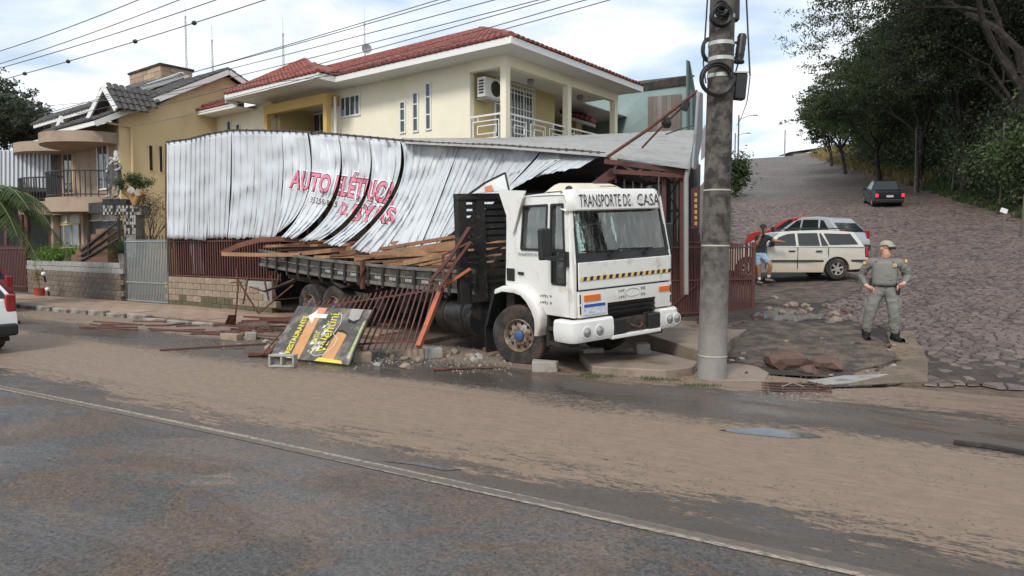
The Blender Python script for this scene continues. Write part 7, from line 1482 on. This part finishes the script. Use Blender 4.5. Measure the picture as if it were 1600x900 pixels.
# hollow blocks and lumps
def hollow(px, py, z, sz, rot, lab, m=None, hole=True):
    p = gz(px, py, z); b = MB(); x, y, h = sz
    if hole:
        t = .035; b.bx(-x/2, x/2, -y/2, -y/2+t, 0, h); b.bx(-x/2, x/2, y/2-t, y/2, 0, h)
        for q in (-x/2, -t/2, x/2-t): b.bx(q, q+t, -y/2+t, y/2-t, 0.002, h-.002)
    else: b.bx(-x/2, x/2, -y/2, y/2, 0, h); b.v = [(v[0]+random.uniform(-.015, .015), v[1]+random.uniform(-.015, .015), v[2]+random.uniform(-.012, .012)) for v in b.v]
    o = b.build('concrete_block', m or M_block, None, bevel=.012, seg=2); o.location = (p.x, p.y, z); o.rotation_euler = rot; tag(o, lab, 'concrete block'); return o
hollow(852, 580, 0, (.38, .19, .16), (0, 0, R(-8)), 'pale concrete block lying on the road in front of the truck wheel', hole=False)
hollow(1003, 552, .13, (.24, .19, .17), (0, 0, R(10)), 'square concrete block on the broken slab under the right bumper', hole=False)
hollow(925, 553, .1, (.36, .19, .1), (0, 0, R(12)), 'concrete block in the shadow under the truck bumper', hole=False)
o = hollow(446, 572, .0, (.42, .2, .17), (R(88), 0, R(-5)), 'hollow concrete block with open cells at the foot of the restaurant sign'); o.location.z = .1
hollow(362, 531, .0, (.42, .2, .13), (0, 0, R(-20)), 'tan block lying beside the kerb at the left of the wreckage', M_btan, False)
hollow(393, 531, .0, (.22, .2, .15), (0, 0, R(15)), 'broken grey block half next to the tan block', None, False)
hollow(565, 565, .0, (.3, .2, .16), (0, 0, R(20)), 'brown block behind the lower right corner of the sign', M_btan, False)
hollow(650, 560, .0, (.34, .2, .17), (0, 0, R(-12)), 'tan block half under the fallen bars', M_btan, False)
hollow(676, 560, .0, (.3, .22, .19), (0, 0, R(18)), 'grey block right of the tan block under the fallen bars', None, False)
def lump(px, py, z, r, lab, m, cat='rubble', sq_=.6, n=2, loc=None):
    bm = bmesh.new(); bmesh.ops.create_icosphere(bm, subdivisions=n, radius=1)
    for v in bm.verts: k = 1+.55*noise.noise(v.co*1.1+Vector((px, py, 0))); v.co = Vector((v.co.x*r*k, v.co.y*r*k*.8, v.co.z*r*sq_*k+r*sq_*.6))
    me = bpy.data.meshes.new('stone'); bm.to_mesh(me); bm.free(); me.materials.append(m); o = bpy.data.objects.new('stone', me); COL.objects.link(o); o.location = loc or gz(px, py, z); o.rotation_euler = (0, 0, random.uniform(0, 6)); tag(o, lab, cat); return o
lump(633, 576, 0, .085, 'small tan stone lying alone on the road', M_btan, 'stone')
def rock(pts, z, h, lab):
    P = [gz(px, py, z) for px, py in pts]; c = sum(P, Vector())/len(P); n = len(P); top = [c.lerp(p, .45)+UP*(h*random.uniform(.65, 1.05))-EV*-.05 for p in P]; b = MB(); b.add(P+top, [tuple(range(n, 2*n))]+[(i, (i+1) % n, n+(i+1) % n, n+i) for i in range(n)]); o = b.build('rock', M_rock, None, bevel=.015, seg=1); tag(o, lab, 'rock')
lump(1228, 577, .0, .36, 'larger angular red brown rock at the edge of the gravel patch', M_rock, 'rock', .5, 2); lump(1288, 580, .0, .3, 'smaller red brown rock right of the larger one', M_rock, 'rock', .5, 2); lump(1262, 584, .0, .16, 'small dark rock between the two red brown rocks', M_rock, 'rock', .5, 2); rock(((1180, 470), (1200, 476), (1222, 472), (1210, 462), (1186, 462)), .3, .12, 'dark broken asphalt lump at the foot of the red gate')
# rubble: the larger pieces singly, the grit as one mass
for k in range(46):
    px = random.choice((random.uniform(575, 790), random.uniform(590, 770), random.uniform(370, 470), random.uniform(540, 690))); py = 548+(px-480)*.055+random.gauss(0, 8)
    if px < 480: py = 533+random.gauss(0, 9)
    lump(px, py, .0, random.uniform(.03, .12), 'piece of grey rubble scattered under the fallen fence and truck', random.choice((M_rubble, M_block, M_btan, M_platform)), 'rubble', .55, 1)['group'] = 'rubble under the truck'
for k in range(28):
    px = random.uniform(1180, 1335); py = 462+random.uniform(0, 34)+(px-1180)*.06; x, y = G(px, py); lump(px, py, 0, random.uniform(.05, .15), 'broken paving stone in the dug up strip before the parked cars', random.choice((M_cob, M_rock, M_platform)), 'stone', .5, 1, loc=(x, y, hz(x, y)))['group'] = 'broken stones before the parked cars'
V = []; F = []
def grit(n, px0, px1, f, s0, s1, m, lab, seed, sy):
    b = MB(); rr = random.Random(seed)
    for k in range(n):
        px = rr.uniform(px0, px1); py = f(px)+rr.gauss(0, sy); p = gz(px, py, .0) if px < 1120 else onground(px, py); s = rr.uniform(s0, s1); q = [Vector((rr.gauss(0, s), rr.gauss(0, s), abs(rr.gauss(0, s*.5)))) for _ in range(3)]; a = [p+Vector((math.cos(t)*s, math.sin(t)*s, -.005)) for t in (rr.random(), 2.1, 4.2)]; b.add(a+[p+UP*s*rr.uniform(.5, 1)], [(0, 1, 3), (1, 2, 3), (2, 0, 3)])
    o = kind(b.build('grit', m), 'stuff'); tag(o, lab, 'grit')
grit(1500, 540, 800, lambda x: 552+(x-540)*.055, .008, .035, M_rubble, 'grey crumbs of rubble under the truck and fence', 1, 9); grit(500, 220, 560, lambda x: 520+(x-220)*.14, .006, .025, M_rubble, 'crumbs scattered on the road by the sign', 2, 14)
grit(700, 1130, 1400, lambda x: 540, .006, .02, M_rubble, 'pebbles on the dark gravel patch', 3, 18); grit(2600, -50, 1560, lambda x: 755+.06*x, .004, .012, mat('dark_chip', (.02, .02, .02), .8), 'dark asphalt chips on the near lane', 4, 75); grit(900, 860, 1110, lambda x: 583+(x-860)*.05, .006, .022, M_rock, 'dark crumbs along the broken slab edge', 5, 6)
# steel pipes and bars on the ground
def lying(pts, r, lab, m=M_rust, z=.03):
    P = [gz(px, py, z) for px, py in pts]; o = MB().tube(P, r, 7).build('steel_bar', m, None, smooth=True); tag(o, lab, 'steel bar', None); return o
lying(((677, 578), (720, 575), (785, 574)), .02, 'rusty bar lying on the road left of the truck wheel')
lying(((250, 547), (330, 542), (415, 537)), .018, 'long thin rusty bar on the road left of the sign')
lying(((388, 554), (445, 552)), .05, 'thick short pipe sticking out under the sign', M_rust, .05)
for k in range(20):
    x0 = random.uniform(120, 420); y0 = 503+(x0-120)*.058+random.uniform(-7, 9); ln = random.uniform(35, 110); sl = random.uniform(-.06, .09); lying(((x0, y0), (x0+ln*.5, y0+ln*.5*sl+random.uniform(-2, 2)), (x0+ln, y0+ln*sl)), random.uniform(.012, .022), 'thin rusty fence bar fallen on the road beside the kerb', random.choice((M_rust, M_redoxide)))['group'] = 'fallen bars along the kerb'
for k in range(7):
    x0 = random.uniform(320, 430); y0 = random.uniform(494, 512); a = at(x0, y0, 15.8-.004*(x0-320)); a.z = max(.12, a.z); c = at(x0+random.uniform(60, 130), y0+random.uniform(-6, 8), 14.8); c.z = max(.15, c.z); o = MB().bar(a, c, .05, .04).build('steel_bar', M_redoxide); tag(o, 'dark red bar lying across the kerb under the truck bed', 'steel bar', 'bars across the kerb')
# bent uprights of the torn fence
tu = thing('torn_fence', 'bent leftover uprights of the torn brown fence at the end of the block wall', 'fence', gz(395, 500, .1)); bpy.context.view_layer.update()
for pts in (((370, 420), (372, 450), (368, 494)), ((369, 432), (385, 460), (404, 490)), ((404, 490), (430, 468), (458, 445)), ((388, 430), (380, 475)), ((412, 432), (420, 470)), ((424, 430), (432, 468)), ((436, 430), (426, 466)), ((415, 455), (460, 436)), ((360, 442), (378, 441)), ((390, 448), (415, 456))):
    P = [at(x, y, 15.6-.003*(x-370)) for x, y in pts]
    for i in range(len(P)-1): MB().bar(P[i], P[i+1], .032, .028).build('upright', M_rust, tu, world=True)
MB().bar(at(414, 455, 15.2), at(458, 440, 14.8), .16, .02).build('bent_strip', M_chassis, tu, world=True)
o = MB().prism([gz(350, 510, .1), gz(364, 508, .1), at(365, 492, 15.4), at(357, 492, 15.5)], (.04, .06, 0)).build('wood_piece', M_timber[2]); tag(o, 'short dark wooden stub standing among the fallen bars', 'wood')
# storm drain with broken grate
dr = thing('storm_drain', 'broken storm drain grate at the corner right of the pole', 'drain', gz(1245, 604, 0)); bpy.context.view_layer.update()
for y in (598, 602, 606, 610): MB().tube([gz(1190, y, .03), gz(1240, y+1, .035), gz(1300, y+2, .03)], .009, 5).build('grate_bar', M_rust, dr, world=True)
for x in (1196, 1222, 1250, 1276, 1296): MB().tube([gz(x, 597, .03), gz(x+2, 612, .03)], .01, 5).build('grate_bar', M_rust, dr, world=True)
MB().tube([gz(1222, 604, .05), gz(1238, 598, .07), gz(1256, 604, .05)], .008, 5).build('pale_hose', M_block, dr, world=True); MB().prism([gz(1200, 597, .012), gz(1296, 600, .012), gz(1290, 612, .012), gz(1204, 611, .012)], (0, 0, .004)).build('drain_pit', M_joint, dr, world=True)
o = MB().prism([gz(1262, 594, .04), gz(1320, 586, .05), gz(1392, 584, .05), (gz(1330, 597, .045)), gz(1290, 600, .04)], (0, 0, -.06)).build('kerb_slab', M_concrete, None, bevel=.01); tag(o, 'flat grey kerb slab beside the storm drain', 'slab')
o = MB().tube([gz(1490, 692, .02), gz(1540, 697, .025), gz(1600, 708, .02), gz(1660, 716, .02)], .03, 7).build('branch', M_bark, None, smooth=True); tag(o, 'dark stick lying on the road at the right edge', 'stick')
# ================================================================ STATUE, PEDESTAL, WALL LAMPS
M_marble = mat('weathered_marble', (.55, .53, .5), .6, 0, .3, 6, .1, dirt=(.1, .09, .085), ds=5, dpos=(.45, .6)); M_bronze = mat('dark_drapery', (.075, .068, .066), .6, 0, .3, 8, .1, dirt=(.3, .28, .26), ds=8, dpos=(.55, .7))
def statue():
    g = at(180, 309, 24.0); k = 24.0/FPX; P = lambda px, py, y=0: ((px-180)*k, y, (309-py)*k); root = thing('statue', 'marble statue of a draped figure carrying a child on a tiled pedestal', 'statue', g)
    J = {'pelvis': (P(180, 275), .13), 'chest': (P(180, 260), .15), 'neck': (P(177, 253), .06), 'head': (P(175, 247, -.08), .095), 'lsh': (P(173, 258), .07), 'lel': (P(171, 266, -.1), .05), 'lwr': (P(173, 271, -.2), .04), 'rsh': (P(187, 257), .07), 'rel': (P(191, 263), .055), 'rwr': (P(184, 268, -.15), .045), 'lhp': (P(176, 280), .1), 'lkn': (P(174, 293, -.1), .08), 'lan': (P(172, 306), .05), 'lto': (P(168, 308, -.12), .04), 'rhp': (P(184, 280), .1), 'rkn': (P(186, 293, -.05), .08), 'ran': (P(184, 305), .05), 'rto': (P(180, 308, -.12), .04)}
    E_ = [('pelvis', 'chest'), ('chest', 'neck'), ('neck', 'head'), ('chest', 'lsh'), ('lsh', 'lel'), ('lel', 'lwr'), ('chest', 'rsh'), ('rsh', 'rel'), ('rel', 'rwr'), ('pelvis', 'lhp'), ('lhp', 'lkn'), ('lkn', 'lan'), ('lan', 'lto'), ('pelvis', 'rhp'), ('rhp', 'rkn'), ('rkn', 'ran'), ('ran', 'rto')]
    skin_body(root, J, E_, lambda b, c: 0, (M_marble,), 'figure')
    J = {'b': (P(183, 252, .02), .09), 'c': (P(184, 246), .08), 'h': (P(184, 239), .085), 't': (P(184, 236), .06), 'a1': (P(188, 247), .04), 'a2': (P(187, 254, -.1), .035), 'l1': (P(179, 254, -.1), .05), 'l2': (P(177, 260, -.16), .04)}
    skin_body(root, J, [('b', 'c'), ('c', 'h'), ('h', 't'), ('c', 'a1'), ('a1', 'a2'), ('b', 'l1'), ('l1', 'l2')], lambda b, c: 0, (M_marble,), 'child_figure')
    b = MB(); b.grid(lambda a, c: ((180-180)*k+(.17+.10*c+.02*math.sin(a*6.283*7+c*2))*math.cos(6.283*a)+.02*c, (.15+.05*c+.02*math.sin(a*6.283*7))*math.sin(6.283*a), (309-258)*k-(.75+.12*math.sin(a*6.283*2))*c), 42, 10); b.build('drapery', M_bronze, root, smooth=True)
    MB().tube([P(171, 245, -.2), P(172, 306, -.15)], .018, 6).build('staff', M_bronze, root)
    pd = thing('pedestal', 'black slab pedestal on a cross shaped wall of black and white tiles', 'pedestal', at(185, 402, 24.1)); bpy.context.view_layer.update(); f = lambda px, py: at(px, py, 24.05)
    b = MB(); b.prism([f(160, 320), f(197, 320), f(197, 311), f(160, 311)], (.1, .6, 0)); b.build('slab', M_black, pd, world=True)
    b = MB(); b.prism([f(161, 336), f(221, 336), f(221, 321), f(161, 321)], (.1, .4, 0)); b.prism([f(194, 402), f(212, 402), f(212, 336.2), f(194, 336.2)], (.1, .4, 0)); b.build('core', M_concrete, pd, world=True); tm = [mat('tile_black', (.03, .03, .03), .35), mat('tile_pale', (.42, .41, .38), .4), mat('tile_grey', (.2, .19, .18), .4)]; F2 = lambda px, py: at(px, py, 24.03); pr = {}
    for (xa, xb, ya, yb) in ((161, 221, 321, 336), (194, 212, 336.3, 366)):
        y = ya; j = 0
        while y < yb-1:
            x = xa
            while x < xb-1:
                m = tm[(int(x)//3+j+random.choice((0, 0, 0, 1))) % 2 if random.random() < .85 else 2]; b = MB(); b.prism([F2(x, y+4.6), F2(x+2.7, y+4.6), F2(x+2.7, y), F2(x, y)], (0, .02, 0)); b.build('tile', m, pd, world=True); x += 3
            y += 5; j += 1
statue()
for px, py, lab in ((68, 428, 'round white wall lamp on the garden wall, upper one'), (74, 452, 'round white wall lamp on the garden wall, lower one')):
    p = at(px, py, gz(px, 463, .1).y-.1); o = thing('wall_lamp', lab, 'lamp', p); MB().lathe([(.001, -.08), (.05, -.06), (.08, 0), (.05, .06), (.001, .08)], (0, 0, 0), (0, -1, .3), 14, False).build('globe', M_white, o, smooth=True); MB().bar((0, .02, -.02), (0, .1, -.3), .05).build('bracket', M_black, o)

grit(500, 1140, 1400, lambda x: 574-.0*(x-1140), .008, .03, M_rock, 'crumbled edge of the gravel patch near the rocks', 6, 7); grit(500, 1180, 1340, lambda x: 478+.1*(x-1180), .01, .04, M_rock, 'broken crumbs before the parked cars', 7, 10); grit(350, 1190, 1330, lambda x: 605, .006, .025, M_rubble, 'litter of crumbs around the storm drain', 8, 5)

for k in range(34):                       # broken edge of the gravel patch and the slabs
    px, py = random.choice(((random.uniform(1140, 1400), 574+random.gauss(0, 4)), (1390+random.gauss(0, 8), random.uniform(525, 570)), (random.uniform(1130, 1180), random.uniform(500, 560)), (random.uniform(1150, 1400), random.uniform(505, 570))))
    p = onground(px, py); lump(px, py, 0, random.uniform(.02, .075), 'small broken lump of asphalt on the gravel patch', random.choice((M_rock, M_gravel, M_platform, M_rubble)), 'rubble', .5, 1, loc=p+UP*.03)['group'] = 'lumps on the gravel patch'
